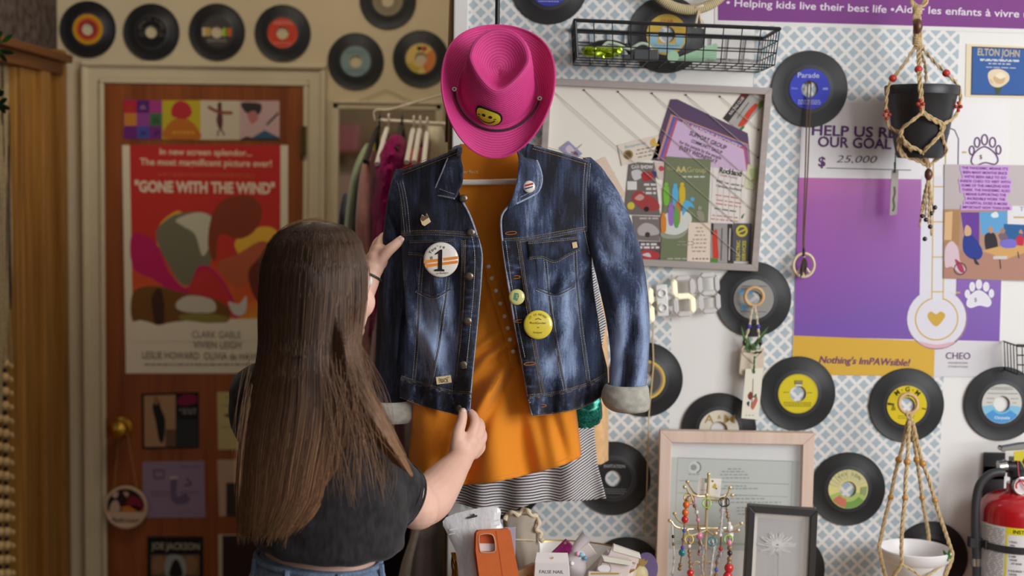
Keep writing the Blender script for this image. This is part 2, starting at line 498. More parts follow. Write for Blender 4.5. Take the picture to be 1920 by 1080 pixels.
def A_(base, *layers):
    def f(m, lr, h):
        m.ring(0, 0, h, lr, LY, flatc(base))
        for L in layers: L(m, lr, h)
    return f
def rings(*rs):                   # (r0, r1, colour)
    return lambda m, lr, h: [m.ring(0, 0, a, b_, LY - 0.0003 - 0.0001 * i, flatc(c)) for i, (a, b_, c) in enumerate(rs)]
def arcs(*rs):
    return lambda m, lr, h: [m.ring(0, 0, a, b_, LY - 0.0003 - 0.0001 * i, flatc(c), a0=R_(a0), a1=R_(a1)) for i, (a, b_, a0, a1, c) in enumerate(rs)]
def words_(*ws):                  # straight words: text, x, z, height, colour, width
    return lambda m, lr, h: [m.text(s, x, z, hh, LY - 0.0007, flatc(c), wd=wd, bold=0.01) for (s, x, z, hh, c, wd) in ws]
def arcw(s, r, deg, hh, c, step=None, bold=0.01):
    return lambda m, lr, h: m.arctext(s, 0, 0, r, R_(deg), hh, LY - 0.0007, flatc(c), bold, step)
def rows(c, zs, wd=0.03, side=None):
    """lines of print too small to read, as thin dashes"""
    def f(m, lr, h):
        rnd = random.Random(int(wd * 1e4) + len(zs))
        for z in zs:
            half = min(wd, math.sqrt(max(lr * lr - z * z, 1e-6)) * 0.85) ; x = -half
            while x < half - 0.002:
                L = rnd.uniform(0.002, 0.006)
                if math.hypot(x, z) > h + 0.001 and math.hypot(x + L, z) > h + 0.001: m.rect(x, z, x + L, z + 0.0016, LY - 0.0006, flatc(c))
                x += L + 0.0015
    return f
def bars(*bs):                    # clipped-to-label coloured rectangles x0,z0,x1,z1,colour
    return lambda m, lr, h: [m.rect(a, b_, c_, d_, LY - 0.0003, flatc(c)) for (a, b_, c_, d_, c) in bs]
GL = 'singles on the beige wall'
YB = YL
record(165, 55, YB, 'black single with yellow label fading to red, first in the row over the door', GL, A_((206, 150, 30), rings((0.0192, 0.028, (170, 40, 44)), (0.028, 0.033, (186, 78, 40)), (0.033, 0.038, (200, 118, 34)))))
record(284, 60, YB, 'black single with black label and pale lettering over the door', GL, A_((26, 25, 25), arcw('ORBIT SIDE', 0.036, 90, 0.007, (150, 144, 132), 0.26), rows((130, 124, 114), (-0.012, -0.004, 0.008), 0.044)))
record(407, 60, YB, 'black single with grey label crossed by a band of colour stripes over the door', GL, A_((72, 68, 64), bars((-0.046, -0.013, -0.036, 0.013, (206, 190, 150)), (-0.036, -0.013, -0.020, 0.013, (196, 160, 90)), (0.018, -0.013, 0.026, 0.013, (190, 200, 60)), (0.026, -0.013, 0.034, 0.013, (96, 130, 50)), (0.034, -0.013, 0.046, 0.013, (206, 96, 44))), rows((180, 176, 160), (-0.03, -0.024), 0.03)))
record(530, 62, YB, 'black single with red label, last in the row over the door', GL, A_((204, 72, 50), rows((240, 190, 170), (0.034, 0.028, -0.032), 0.03), arcs((0.043, 0.046, 190, 350, (226, 110, 84)))))
record(727, 1, YB, 'black single with tan grey label cut off by the top edge over the mirror', GL, A_((150, 136, 112), rings((0.026, 0.028, (110, 98, 80)), (0.034, 0.036, (116, 104, 84)))))
record(667, 115, YB, 'black single with teal grey label over the left corner of the mirror', GL, A_((128, 150, 148), rows((80, 96, 96), (0.03, 0.024, -0.028, -0.034), 0.032), rings((0.0192, 0.0215, (170, 170, 158)))))
record(789, 110, YB, 'black single with yellow and orange picture label over the right corner of the mirror', GL, A_((222, 190, 110), arcs((0.0195, 0.046, -70, 40, (214, 130, 70)), (0.030, 0.046, 200, 260, (190, 170, 70)), (0.026, 0.040, 60, 82, (176, 40, 44)), (0.026, 0.038, 86, 110, (60, 44, 36))), rows((150, 90, 50), (-0.03,), 0.02)))

# ================================================================== prints on the door
def art_px(name, label, cat, Y, quad, base, layers, group=None, thick=0.0008, extra=None, y_off=0.0):
    cx = sum(p[0] for p in quad) / 4; cy = sum(p[1] for p in quad) / 4
    Wq = Wall(Y, cx, cy)
    root = MB().prism(Wq.pts(quad), 0, thick).build(name, base, smooth=0, loc=Wq.o)
    tag(root, label, cat, group)
    m = MB(); y = -0.0004
    for i, L in enumerate(layers): L(m, Wq, -0.0004 - 0.00003 * i)
    if layers: m.build(extra or 'printed_picture', base, root, smooth=0)
    return root
def bl(c, L, n=6): return lambda m, Wq, y: m.prism(Wq.blob(L, n), y, y + 0.0001, flatc(c) if isinstance(c, tuple) else c)
def pg(c, L): return lambda m, Wq, y: m.prism(Wq.pts(L), y, y + 0.0001, flatc(c) if isinstance(c, tuple) else c)
def rc(c, x0, y0, x1, y1): return pg(c, [(x0, y0), (x1, y0), (x1, y1), (x0, y1)])
def tx(c, s, x, y_, hpx, wpx=None, bold=0.0, shear=0.0, rot=0.0, align='C'):
    # x,y_ = baseline centre in pixels
    return lambda m, Wq, y: m.text(s, *Wq(x, y_), hpx * Wq.k, y, flatc(c), wd=wpx * Wq.k if wpx else None, bold=bold, shear=shear, rot=rot, align=align)
def dashes(c, x0, x1, ys, hpx=2, seed=1, mn=4, mx=14, skew=0.0):
    def f(m, Wq, y):
        rnd = random.Random(seed)
        for yy in ys:
            x = x0 + rnd.uniform(0, mx)
            while x < x1 - mn:
                L = min(rnd.uniform(mn, mx), x1 - x)
                m.prism(Wq.pts([(x, yy + (x - x0) * skew), (x + L, yy + (x + L - x0) * skew), (x + L, yy + hpx + (x + L - x0) * skew), (x, yy + hpx + (x - x0) * skew)]), y, y + 0.0001, flatc(c))
                x += L + 2.5
    return f
def circ(c, x, y_, r, ry=None): return lambda m, Wq, y: m.disc(*Wq(x, y_), r * Wq.k, y, flatc(c), rz=(ry or r) * Wq.k, t=0.0001)
def ringp(c, x, y_, r0, r1, a0=0, a1=360): return lambda m, Wq, y: m.ring(*Wq(x, y_), r0 * Wq.k, r1 * Wq.k, y, flatc(c), a0=R_(a0), a1=R_(a1), t=0.0001)
def ln(c, L, wpx, closed=False, n=0):
    def f(m, Wq, y):
        p = [Wq(*q) for q in L]
        if n: p = [(v.x, v.y) for v in spline([Vector(q + (0,)) for q in p], n, closed)]
        m.line(p, wpx * Wq.k, y, flatc(c), closed)
    return f
YD = YL - 0.027
def poster_bg():
    m, nt, b = nodes_of('poster_sunset_print', 0.55, 0.3); n = NB(nt)
    c = n.coords(); x, y, z = n.xyz(c); f = n.noise(c, 5, 5)
    k = n.m('ADD', n.m('MULTIPLY', z, -1.15), n.m('MULTIPLY', f, 0.55))
    n.link(n.ramp(k, [(0.0, (202, 48, 44)), (0.26, (206, 60, 42)), (0.42, (216, 96, 40)), (0.56, (226, 150, 50)), (0.70, (200, 84, 40))]), b.inputs['Base Color'])
    return m
cream = mat('poster_paper', (232, 220, 192), 0.6, spec=0.3)
rp = poster_bg()
art_px('film_poster', 'tall red and cream film poster on the brown door', 'poster', YD, [(229, 272), (540, 272), (540, 700), (236, 700)], cream, [
    pg(rp, [(243, 272), (526, 272), (526, 596), (249, 602)]),
    bl((238, 176, 60), [(300, 420), (335, 395), (345, 420), (318, 450), (296, 462)]),
    bl((240, 186, 64), [(440, 455), (490, 425), (524, 440), (522, 500), (470, 500)]),
    bl((122, 118, 92), [(292, 440), (318, 408), (350, 398), (388, 400), (408, 425), (402, 470), (380, 520), (345, 535), (318, 500)]),
    bl((206, 200, 170), [(330, 412), (372, 398), (400, 412), (396, 452), (380, 480), (366, 440), (345, 425)]),
    bl((140, 66, 40), [(398, 402), (424, 372), (470, 368), (492, 395), (478, 432), (448, 448), (412, 440), (404, 490), (390, 460)]),
    bl((190, 96, 62), [(410, 492), (446, 476), (490, 452), (510, 470), (480, 510), (450, 540), (420, 520)]),
    bl((196, 36, 96), [(248, 440), (290, 452), (316, 508), (350, 540), (372, 500), (400, 505), (430, 545), (446, 596), (400, 575), (340, 560), (290, 525), (250, 502)]),
    bl((200, 56, 54), [(356, 550), (372, 512), (396, 508), (424, 545), (440, 590), (410, 580)]),
    bl((110, 48, 36), [(470, 500), (520, 470), (526, 560), (490, 570), (470, 540)]),
    bl((120, 80, 34), [(250, 548), (290, 536), (340, 548), (400, 560), (430, 580), (420, 606), (340, 602), (290, 610), (250, 604)]),
    bl((70, 44, 34), [(284, 560), (300, 540), (308, 570), (306, 612), (292, 612)]),
    bl((206, 196, 176), [(332, 566), (356, 554), (398, 562), (402, 584), (360, 586), (334, 580)]),
    bl((206, 200, 190), [(428, 566), (448, 570), (462, 555), (460, 586), (440, 590)]),
    bl((140, 128, 60), [(336, 592), (380, 586), (430, 596), (400, 606), (350, 604)]),
    pg(cream, [(247, 604), (262, 600), (280, 604), (296, 610), (312, 607), (350, 601), (390, 606), (430, 604), (470, 607), (500, 599), (526, 602), (527, 640), (246, 640)]),
    tx((238, 212, 176), 'In new screen splendor...', 386, 291, 13, 172, 0.02),
    tx((238, 212, 176), 'The most magnificent picture ever!', 386, 311, 14, 246, 0.02),
    tx((214, 120, 50), "DAVID O. SELZNICK'S PRODUCTION OF MARGARET MITCHELL'S", 386, 331, 7, 180),
    tx((238, 214, 186), '"GONE WITH THE WIND"', 384, 361, 22, 262, 0.045),
    tx((70, 62, 50), 'CLARK GABLE', 406, 634, 15, 92, 0.0), tx((70, 62, 50), 'VIVIEN LEIGH', 407, 653, 15, 90),
    tx((70, 62, 50), 'LESLIE HOWARD  OLIVIA de HAVILLAND', 396, 674, 15, 260),
    dashes((120, 108, 90), 268, 510, (682,), 2.5, 3)])
gdc = 'square prints along the top of the door'
art_px('album_print', 'square print of red, orange, purple and blue patches, first of the strip on the door', 'print', YD, [(232, 187), (304, 188), (304, 261), (232, 260)], flatc((160, 60, 130)), [
    rc((190, 40, 60), 232, 188, 256, 212), rc((206, 130, 50), 233, 212, 256, 236), rc((110, 44, 120), 233, 236, 257, 260), rc((90, 40, 110), 256, 188, 280, 212), rc((150, 70, 140), 256, 212, 280, 236), rc((80, 80, 160), 257, 236, 280, 260), rc((170, 60, 130), 280, 188, 304, 212), rc((70, 110, 70), 281, 212, 304, 236), rc((120, 50, 120), 280, 236, 304, 260),
    bl((180, 60, 40), [(236, 206), (242, 196), (250, 200), (246, 208)]), bl((150, 100, 150), [(262, 204), (268, 196), (274, 204)]), bl((60, 70, 120), [(262, 254), (268, 244), (275, 252)]), bl((60, 90, 60), [(286, 230), (292, 218), (300, 230)]), bl((90, 40, 110), [(288, 256), (294, 242), (300, 250)])], gdc)
art_px('album_print', 'square yellow print with a red and orange mound, second of the strip on the door', 'print', YD, [(304, 188), (376, 188), (376, 262), (304, 261)], flatc((196, 176, 40)), [
    bl((190, 110, 40), [(308, 258), (316, 232), (334, 222), (352, 224), (368, 238), (374, 260)]), bl((190, 50, 56), [(322, 216), (324, 198), (338, 189), (354, 196), (360, 212), (350, 222), (334, 222)]), dashes((214, 160, 50), 318, 366, (246,), 5, 2, 3, 6)], gdc)
art_px('album_print', 'square cream print with a small dark upright shape, third of the strip on the door', 'print', YD, [(376, 188), (449, 189), (449, 262), (376, 262)], flatc((212, 198, 170)), [
    bl((96, 60, 50), [(408, 194), (415, 192), (416, 204), (418, 228), (414, 246), (406, 228), (408, 210)]), ln((140, 70, 60), [(390, 200), (410, 210), (436, 212)], 6, n=4), ln((110, 80, 60), [(410, 244), (408, 255)], 3), ln((110, 80, 60), [(416, 244), (421, 254)], 3)], gdc)
art_px('album_print', 'square pink print with black strokes and a blue hill, last of the strip', 'print', YD, [(449, 189), (524, 189), (524, 262), (449, 262)], flatc((206, 170, 166)), [
    bl((60, 56, 54), [(452, 194), (470, 192), (490, 196), (486, 214), (468, 214), (458, 208)]), bl((190, 120, 116), [(464, 214), (478, 208), (484, 222), (472, 232)]), ln((80, 66, 64), [(500, 234), (522, 212)], 4), pg((60, 96, 120), [(470, 260), (496, 244), (524, 258), (524, 262), (470, 262)]), pg((50, 46, 46), [(449, 262), (462, 256), (480, 260), (524, 259), (524, 262)])], gdc)
gdl = 'sleeves on the lower half of the door'
art_px('record_sleeve', 'black edged sleeve with a dark slim shape on tan, beside the brass knob', 'print', YD, [(265, 738), (373, 735), (373, 840), (267, 842)], flatc((30, 28, 30)), [
    pg((176, 136, 100), [(270, 742), (329, 740), (330, 837), (271, 838)]), bl((34, 30, 30), [(286, 762), (296, 748), (302, 766), (310, 790), (306, 828), (298, 824), (292, 790)]), bl((150, 104, 74), [(288, 752), (292, 742), (298, 750), (294, 760)]), rc((110, 80, 60), 310, 805, 330, 837), bl((130, 30, 66), [(332, 752), (344, 740), (366, 742), (369, 754), (350, 760), (334, 758)]), dashes((130, 128, 124), 334, 369, (766, 772), 4, 4, 3, 9), rc((50, 54, 54), 332, 786, 370, 838)], gdl)
art_px('record_sleeve', 'yellow green sleeve half hidden by the hair, level with the brass knob', 'print', YD, [(407, 735), (500, 735), (500, 843), (409, 843)], flatc((196, 178, 120)), [circ((60, 54, 36), 428, 779, 7, 3), dashes((140, 124, 80), 410, 450, (744, 760, 800), 2, 6)], gdl)
art_px('record_sleeve', 'lavender sleeve with small blue and rose sketches under the black edged one', 'print', YD, [(267, 866), (383, 864), (385, 970), (268, 971)], flatc((150, 128, 150)), [
    bl((110, 92, 120), [(320, 902), (332, 898), (332, 930), (348, 925), (356, 938), (340, 946), (322, 938)]), ln((76, 66, 80), [(288, 882), (308, 882), (307, 896), (290, 897)], 3, True), ln((84, 72, 90), [(350, 896), (358, 908), (346, 910)], 3, False, 4), dashes((120, 80, 100), 278, 318, (922, 928), 2, 7), dashes((96, 84, 120), 330, 376, (922, 874), 2, 9), dashes((170, 100, 100), 332, 358, (956,), 4, 5, 3, 6), rc((190, 176, 176), 318, 893, 333, 898)], gdl)
art_px('record_sleeve', 'cream sleeve half hidden by the hair, below the yellow green one', 'print', YD, [(407, 862), (500, 862), (500, 968), (411, 968)], flatc((190, 158, 132)), [rc((60, 50, 46), 424, 905, 470, 968)], gdl)
art_px('record_sleeve', 'black Joe Jackson sleeve low on the door', 'print', YD, [(276, 1006), (381, 1006), (381, 1110), (276, 1110)], flatc((26, 25, 25)), [
    tx((176, 166, 140), 'JOE JACKSON', 329, 1030, 14, 92, 0.02), rc((120, 96, 70), 283, 1040, 374, 1080), bl((150, 110, 76), [(286, 1050), (300, 1042), (312, 1056), (300, 1076), (286, 1072)]), bl((150, 110, 76), [(346, 1050), (360, 1042), (372, 1056), (360, 1076), (348, 1072)]), bl((156, 160, 150), [(312, 1046), (330, 1040), (346, 1050), (346, 1080), (312, 1080)]), bl((32, 30, 30), [(318, 1080), (322, 1058), (330, 1048), (338, 1058), (342, 1080)])], gdl)
art_px('record_sleeve', 'dark brown sleeve behind the hair low on the door', 'print', YD, [(409, 1002), (505, 1002), (505, 1110), (410, 1110)], flatc((196, 180, 150)), [rc((52, 36, 28), 417, 1004, 505, 1110)], gdl)
# round bathroom sign hanging from the knob
Ws = Wall(YD - 0.018, 236, 951)
sg = thing('hanging_sign', 'round Bathroom sign hanging on a cord from the door knob', 'sign', Ws.o)
sw_ = flatc((212, 180, 150), 0.6)
MB().lathe([(0, 0.006), (41 * Ws.k, 0.006), (41.5 * Ws.k, 0.0), (41 * Ws.k, -0.004), (37 * Ws.k, -0.005), (36 * Ws.k, -0.002), (0, -0.002)], n=48, axis='Y').build('plaque', sw_, sg)
m = MB(); R37 = 35.5 * Ws.k
up = [(R37 * math.cos(a), R37 * math.sin(a)) for a in [PI * k / 24 * 1.14 - 0.22 for k in range(25)]]
m.prism(up, -0.0028, -0.002, flatc((52, 30, 30)))
for c, L in (((200, 170, 150), [(206, 960), (210, 942), (220, 938), (226, 952), (222, 958)]), ((206, 176, 160), [(212, 924), (222, 922), (220, 932), (213, 932)]), ((200, 160, 140), [(232, 922), (242, 924), (238, 932)]), ((130, 36, 50), [(238, 944), (246, 930), (262, 934), (268, 952), (258, 956)]), ((206, 120, 40), [(230, 950), (256, 948), (256, 958), (232, 958)]), ((200, 100, 40), [(258, 954), (270, 950), (270, 959)])):
    m.prism(Ws.blob(L), -0.0034, -0.003, flatc(c))
m.build('picture', sw_, sg)
MB().text('Bathroom', 0, Ws(236, 979)[1], 10 * Ws.k, -0.0026, flatc((60, 44, 40)), wd=54 * Ws.k, bold=0.015, shear=0.15).build('lettering', None, sg)
MB().tube([Ws(214, 916) + (0,) if False else (Ws(214, 914)[0], 0, Ws(214, 914)[1]), (Ws(228, 800)[0], -0.02, Ws(228, 800)[1]), (Ws(234, 790)[0], -0.02, Ws(234, 786)[1]), (Ws(240, 800)[0], -0.02, Ws(240, 800)[1]), (Ws(256, 914)[0], 0, Ws(256, 914)[1])], 0.0018, n=6).build('cord', mat('jute_twine', (176, 130, 74), 0.9), sg)

# ================================================================== mirror on the back wall
Wm = Wall(YL - 0.012, 722, 520)
mir = thing('wall_mirror', 'mirror in a beige frame behind the clothes rail', 'mirror', Wm.o)
(x0, z1), (x1, z0) = Wm(621, 189), Wm(824, 900)
fw = 15 * Wm.k; fm = MB()
for a, b_, c, d_ in ((x0, z0, x0 + fw, z1), (x1 - fw, z0, x1, z1), (x0, z1 - fw, x1, z1), (x0, z0, x1, z0 + fw)):
    fm.box(((a + c) / 2, 0, (b_ + d_) / 2), (c - a, 0.022, d_ - b_)); 
for a, b_, c, d_ in ((x0, z0, x0 + .008, z1), (x1 - .008, z0, x1, z1), (x0, z1 - .008, x1, z1)):
    fm.box(((a + c) / 2, -0.012, (b_ + d_) / 2), (c - a, 0.012, d_ - b_))
fm.build('frame', trim_w, mir, smooth=0, bevel=0.003)
MB().rect(x0 + fw * .8, z0 + fw * .8, x1 - fw * .8, z1 - fw * .8, 0.0, t=0.004).build('glass', mat('mirror_silver', (215, 205, 190), 0.03, 1.0), mir, smooth=0)
MB().tube([(Wm(672, 188)[0], 0.004, z1), (Wm(724, 168)[0], 0.004, Wm(724, 168)[1]), (Wm(775, 188)[0], 0.004, z1)], 0.0012, n=5).build('hanging_cord', mat('picture_wire', (130, 116, 92), 0.5), mir)
# storage shelf behind the photographer, seen only in the mirror
shw = wood('shelf_wood', (128, 92, 58), (160, 120, 80), 'X')
for z, lb_ in ((1.42, 'lower wooden wall shelf seen in the mirror'), (1.86, 'upper wooden wall shelf seen in the mirror')):
    s_ = thing('wall_shelf', lb_, 'shelf', (-1.05, -2.15, z), 'shelves reflected in the mirror')
    MB().box((0, 0, 0), (0.9, 0.3, 0.03)).build('board', shw, s_, smooth=0)
    for x in (-0.3, 0.3): MB().box((x, -.06, -.055), (0.025, 0.16, 0.08)).build('bracket', shw, s_, smooth=0)
def shelf_box(x, z, s, c, label):
    m = MB().box((0, 0, s[2] / 2), s, flatc(c)).box((0, 0, s[2] - 0.015), (s[0] + .01, s[1] + .01, 0.03), flatc(tuple(min(255, v + 12) for v in c)))
    tag(m.build('storage_box', None, smooth=0, bevel=0.004, loc=(x, -2.08, z)), label, 'box')
shelf_box(-1.32, 1.875, (0.20, 0.2, 0.20), (226, 150, 160), 'pink box on the mirrored shelf')
shelf_box(-1.28, 1.435, (0.26, 0.2, 0.26), (222, 196, 180), 'pale box on the mirrored shelf')
shelf_box(-0.86, 1.435, (0.30, 0.2, 0.2), (206, 196, 170), 'cream box on the mirrored shelf')
shelf_box(-0.72, 1.875, (0.2, 0.2, 0.16), (214, 204, 184), 'small cream box on the mirrored shelf')

# ================================================================== clothes rail and garments
YG = 3.72
def pt(px, py, Y): return P(px, py, Y)
rail_m = mat('white_rail', (226, 214, 190), 0.4)
rail = thing('clothes_rail', 'white clothes rail carrying the hanging garments', 'rail', pt(770, 228, YG))
ro = rail.location
MB().tube([pt(709, 226, YG) - ro, pt(850, 234, YG) - ro, pt(852, 234, YG + .0) - ro], 0.006, n=12).build('rod', rail_m, rail)
MB().tube(spline([pt(703, 226, YG) - ro, pt(701, 212, YG) - ro, pt(708, 206, YG) - ro, pt(728, 206, YG) - ro, pt(750, 200, YG) - ro, pt(790, 189, YG) - ro, pt(850, 172, YG - .1) - ro], 5), 0.0028, n=8).build('support_wire', rail_m, rail)

def fabric(name, c, rough=0.9, noise=0.12, ns=60, bump=0.3, bs=300, sheen=0.3):
    return mat(name, c, rough, spec=0.15, noise=noise, nscale=ns, bump=bump, bscale=bs, sheen=sheen)
def garment(name, label, cat, rows_, Y, dy, m, folds=3, group=None, amp=0.10, fuzz=0.0, seed=1):
    """hanging cloth: rows of (pixel y, left x, right x) lofted into a draped, folded body"""
    o = pt((rows_[0][1] + rows_[0][2]) / 2, rows_[0][0], Y)
    rr = [tuple(v) for v in spline([Vector(r) for r in rows_], 5)]
    N = len(rr); nu = 40; b = MB(); rnd = random.Random(seed); ph = rnd.uniform(0, 6)
    vs_ = []
    for i, (y, xl, xr) in enumerate(rr):
        t = i / (N - 1)
        l, r = pt(xl, y, Y) - o, pt(xr, y, Y) - o
        c = (l + r) / 2; hw = (r - l).length / 2
        for k in range(nu):
            a = 2 * PI * k / nu
            f = 1 + amp * t * math.sin(folds * 2 * a + ph + 1.5 * t) + fuzz * mnoise.noise(Vector((math.cos(a) * 6, math.sin(a) * 6, t * 18 + seed)))
            d = dy * (0.35 + 0.65 * min(1, t * 2.5))
            vs_.append(c + Vector((math.cos(a) * hw * f, math.sin(a) * d * f, 0)))
    fs = [(i * nu + k, i * nu + (k + 1) % nu, (i + 1) * nu + (k + 1) % nu, (i + 1) * nu + k) for i in range(N - 1) for k in range(nu)]
    fs += [tuple(range(nu - 1, -1, -1)), tuple((N - 1) * nu + k for k in range(nu))]
    b.add(vs_, fs, m)
    root = b.build(name, m, smooth=60, loc=o)
    return tag(root, label, cat, group)
def hanger(px0, py0, px1, py1, Y, c, label):
    o = pt(px0, py0, Y); h = thing('clothes_hanger', label, 'hanger', o, 'hangers on the white rail')
    m_ = mat('hanger_%d' % c[0], c, 0.4)
    e = pt(px1, py1, Y) - o
    MB().tube(spline([Vector((0, .012, -.012)), Vector((0, .012, .004)), Vector((0, 0, .012)), Vector((0, -.012, .002)), Vector((0, -.004, -.02)), Vector((0, 0, -.03)), e * 0.35], 5), 0.0022, n=6).build('hook', m_, h)
    b = MB(); sh_ = e * 0.3
    b.tube([e + Vector((0, .17, -.03)), e * 0.45 + Vector((0, .03, 0)), e * 0.3, e * 0.45 + Vector((0, -.03, 0)), e + Vector((0, -.17, -.03))], 0.007, n=8)
    b.tube([e + Vector((0, .17, -.03)), e + Vector((0, -.17, -.03))], 0.005, n=8)
    b.build('shoulder_bar', m_, h)
hanger(712, 222, 698, 284, YG, (32, 30, 30), 'black hanger at the left end of the rail')
hanger(729, 222, 719, 288, YG, (232, 226, 212), 'white hanger second from the left end of the rail')
hanger(754, 224, 751, 262, YG, (34, 31, 32), 'black hanger above the magenta cardigan')
hanger(776, 226, 772, 285, YG, (230, 224, 210), 'white hanger above the red garment')
hanger(788, 226, 785, 285, YG, (226, 220, 206), 'white hanger just left of the one nearest the pink hat')
hanger(801, 228, 801, 300, YG, (236, 230, 216), 'white hanger nearest the pink hat')
gg = 'garments on the rail'
garment('shirt', 'sage green shirt at the left end of the rail', 'shirt', [(270, 688, 694), (290, 676, 700), (330, 663, 692), (400, 652, 684), (470, 646, 680), (600, 642, 676)], YG + .06, .16, fabric('sage_cloth', (150, 168, 130)), 2, gg)
garment('cardigan', 'dusty pink cardigan behind the left denim sleeve', 'cardigan', [(283, 696, 708), (300, 684, 712), (340, 675, 716), (420, 670, 716), (520, 672, 722), (640, 676, 722), (760, 680, 720), (830, 684, 722)], YG + .0, .17, fabric('dusty_pink_knit', (178, 124, 114), bump=0.6, bs=160), 3, gg, seed=3)
garment('cardigan', 'fuzzy magenta cardigan beside the denim shoulder', 'cardigan', [(254, 738, 754), (268, 726, 762), (300, 712, 766), (350, 704, 762), (420, 700, 756), (500, 694, 752), (620, 692, 748)], YG - .05, .17, fabric('magenta_mohair', (140, 12, 84), noise=0.35, ns=90, bump=1.0, bs=140, sheen=0.08), 3, gg, amp=.06, fuzz=.14, seed=5)
garment('blouse', 'bright red blouse just behind the denim shoulder', 'blouse', [(277, 784, 796), (288, 758, 798), (330, 750, 800), (420, 740, 800), (560, 742, 800)], YG, .16, fabric('red_cloth', (186, 22, 44)), 3, gg, seed=7)
garment('trousers', 'dark navy garment hanging at the edge of the mirror', 'trousers', [(362, 646, 652), (380, 640, 656), (420, 634, 662), (520, 628, 664), (640, 626, 664)], YG + .16, .10, fabric('navy_cloth', (48, 50, 58)), 2, gg, seed=8)
garment('blouse', 'yellow blouse glimpsed between two hangers', 'blouse', [(252, 704, 710), (262, 700, 716), (290, 698, 720), (400, 700, 724)], YG + .20, .10, fabric('yellow_cloth', (206, 184, 60)), 2, gg, seed=9)
garment('blouse', 'cream blouse hanging between the magenta cardigan and the pink hat', 'blouse', [(236, 800, 828), (260, 796, 834), (320, 790, 838), (420, 790, 838)], YG + .12, .10, fabric('cream_cloth', (206, 194, 164)), 4, gg, seed=12)
garment('dress', 'burgundy dress showing below the left denim cuff', 'dress', [(560, 705, 738), (620, 700, 750), (740, 690, 756), (830, 690, 757), (905, 694, 760)], YG - .18, .12, fabric('burgundy_cloth', (112, 10, 44)), 3, gg, seed=14)
garment('skirt', 'white skirt sliver beside the burgundy dress', 'skirt', [(700, 756, 776), (780, 755, 778), (860, 752, 778), (905, 750, 778)], YG - .05, .1, fabric('offwhite_cloth', (190, 176, 170)), 3, gg, seed=15)
garment('coat', 'black coat hanging low between the person and the wall corner', 'coat', [(850, 720, 800), (880, 700, 832), (960, 690, 838), (1060, 690, 840), (1180, 690, 842)], YG - .12, .12, fabric('black_cloth', (30, 28, 30)), 3, gg, seed=16)
garment('jacket', 'grey leather jacket hanging below the raised elbow', 'jacket', [(930, 790, 818), (960, 776, 828), (1010, 770, 832), (1080, 766, 834), (1180, 764, 836)], YG - .32, .09, mat('grey_leather', (146, 134, 128), 0.45, noise=0.1, nscale=30, bump=0.2, bscale=90), 3, gg, seed=18)
garment('scarf', 'taupe scarf hanging at the left of the grey leather jacket', 'scarf', [(955, 786, 797), (1000, 772, 786), (1060, 752, 772), (1120, 742, 766)], YG - .44, .03, fabric('taupe_cloth', (150, 132, 116)), 2, gg, seed=19)

# ================================================================== bead curtain and vine at the far left doorway
bc = thing('bead_curtain', 'wooden bead curtain in the doorway at the far left', 'curtain', (XS - 0.015, 3.975, zb))
bead_m = mat('pale_wood_bead', (196, 160, 104), 0.5, noise=0.1, nscale=60); cord_m = mat('dark_cord', (36, 30, 28), 0.9); jute_d = mat('ecru_fringe', (150, 128, 92), 0.95, noise=0.25, nscale=120)
for i, yy in enumerate((0.035, -0.02, -0.075)):
    s = MB(); z = -0.02
    zs = P(10, 690, 3.95).z - zb if i == 0 else -0.7 - 0.15 * i
    s.tube([(0, yy, 0), (0, yy, -zb + .05)], 0.003, cord_m, n=6)
    for k in range(11):
        s.tube(spline([Vector((jit(.006), yy + jit(.024), 0)), Vector((jit(.012), yy + jit(.02), zs * .5)), Vector((jit(.008), yy + jit(.012), zs))], 5), 0.004, jute_d if k < 9 else cord_m, n=6)
    z = zs
    while z > -zb + 0.08:
        s.ball((0, yy, z), 0.0145, bead_m, n=10); s.ball((0, yy, z - .021), 0.007, cord_m, n=8); z -= 0.041
    s.build('bead_string', bead_m, bc)
vn = thing('trailing_plant', 'green leafy vine trailing at the upper left edge', 'plant', P(-6, 100, 3.6))
leaf_g = mat('vine_leaf', (52, 104, 40), 0.5, noise=0.2, nscale=30); leaf_d = mat('vine_leaf_dark', (30, 52, 28), 0.5)
def leaf(m_, base, tip, wd, mm, curl=0.25):
    b_, t_ = Vector(base), Vector(tip); d_ = t_ - b_; L = d_.length
    s_ = d_.cross(Vector((0.2, 1, 0.1))).normalized(); up_ = s_.cross(d_).normalized()
    vs_ = []; K = 7
    for i in range(K):
        t = i / (K - 1); hw = wd * math.sin(PI * min(1, t * 0.96 + 0.02)) ** 0.8 * (1 - 0.3 * t)
        c = b_ + d_ * t - up_ * curl * L * t * t * 0.4
        vs_ += [c - s_ * hw + up_ * hw * .3, c, c + s_ * hw + up_ * hw * .3]
    fs = []
    for i in range(K - 1): a = i * 3; fs += [(a, a + 1, a + 4, a + 3), (a + 1, a + 2, a + 5, a + 4)]
    m_.add(vs_, fs, mm)
vo = vn.location; st = MB()
VL = [((-10, 60), (4, 84)), ((-6, 70), (6, 58)), ((-8, 90), (3, 106)), ((-4, 95), (30, 100)), ((-4, 100), (16, 116)), ((-8, 165), (6, 178)), ((-6, 180), (10, 170)), ((-5, 195), (16, 184)), ((-4, 198), (22, 204)), ((-4, 200), (14, 212)), ((-10, 150), (-2, 190)), ((2, 80), (26, 64))]
st.tube(spline([P(-14, 40, 3.6) - vo, P(-6, 100, 3.6) - vo, P(-8, 160, 3.6) - vo, P(-5, 200, 3.6) - vo], 6), 0.002, leaf_d, n=6)
for q in range(3):
    c0 = P(-6, 100, 3.6) - vo
st.build('vine_stem', leaf_d, vn)
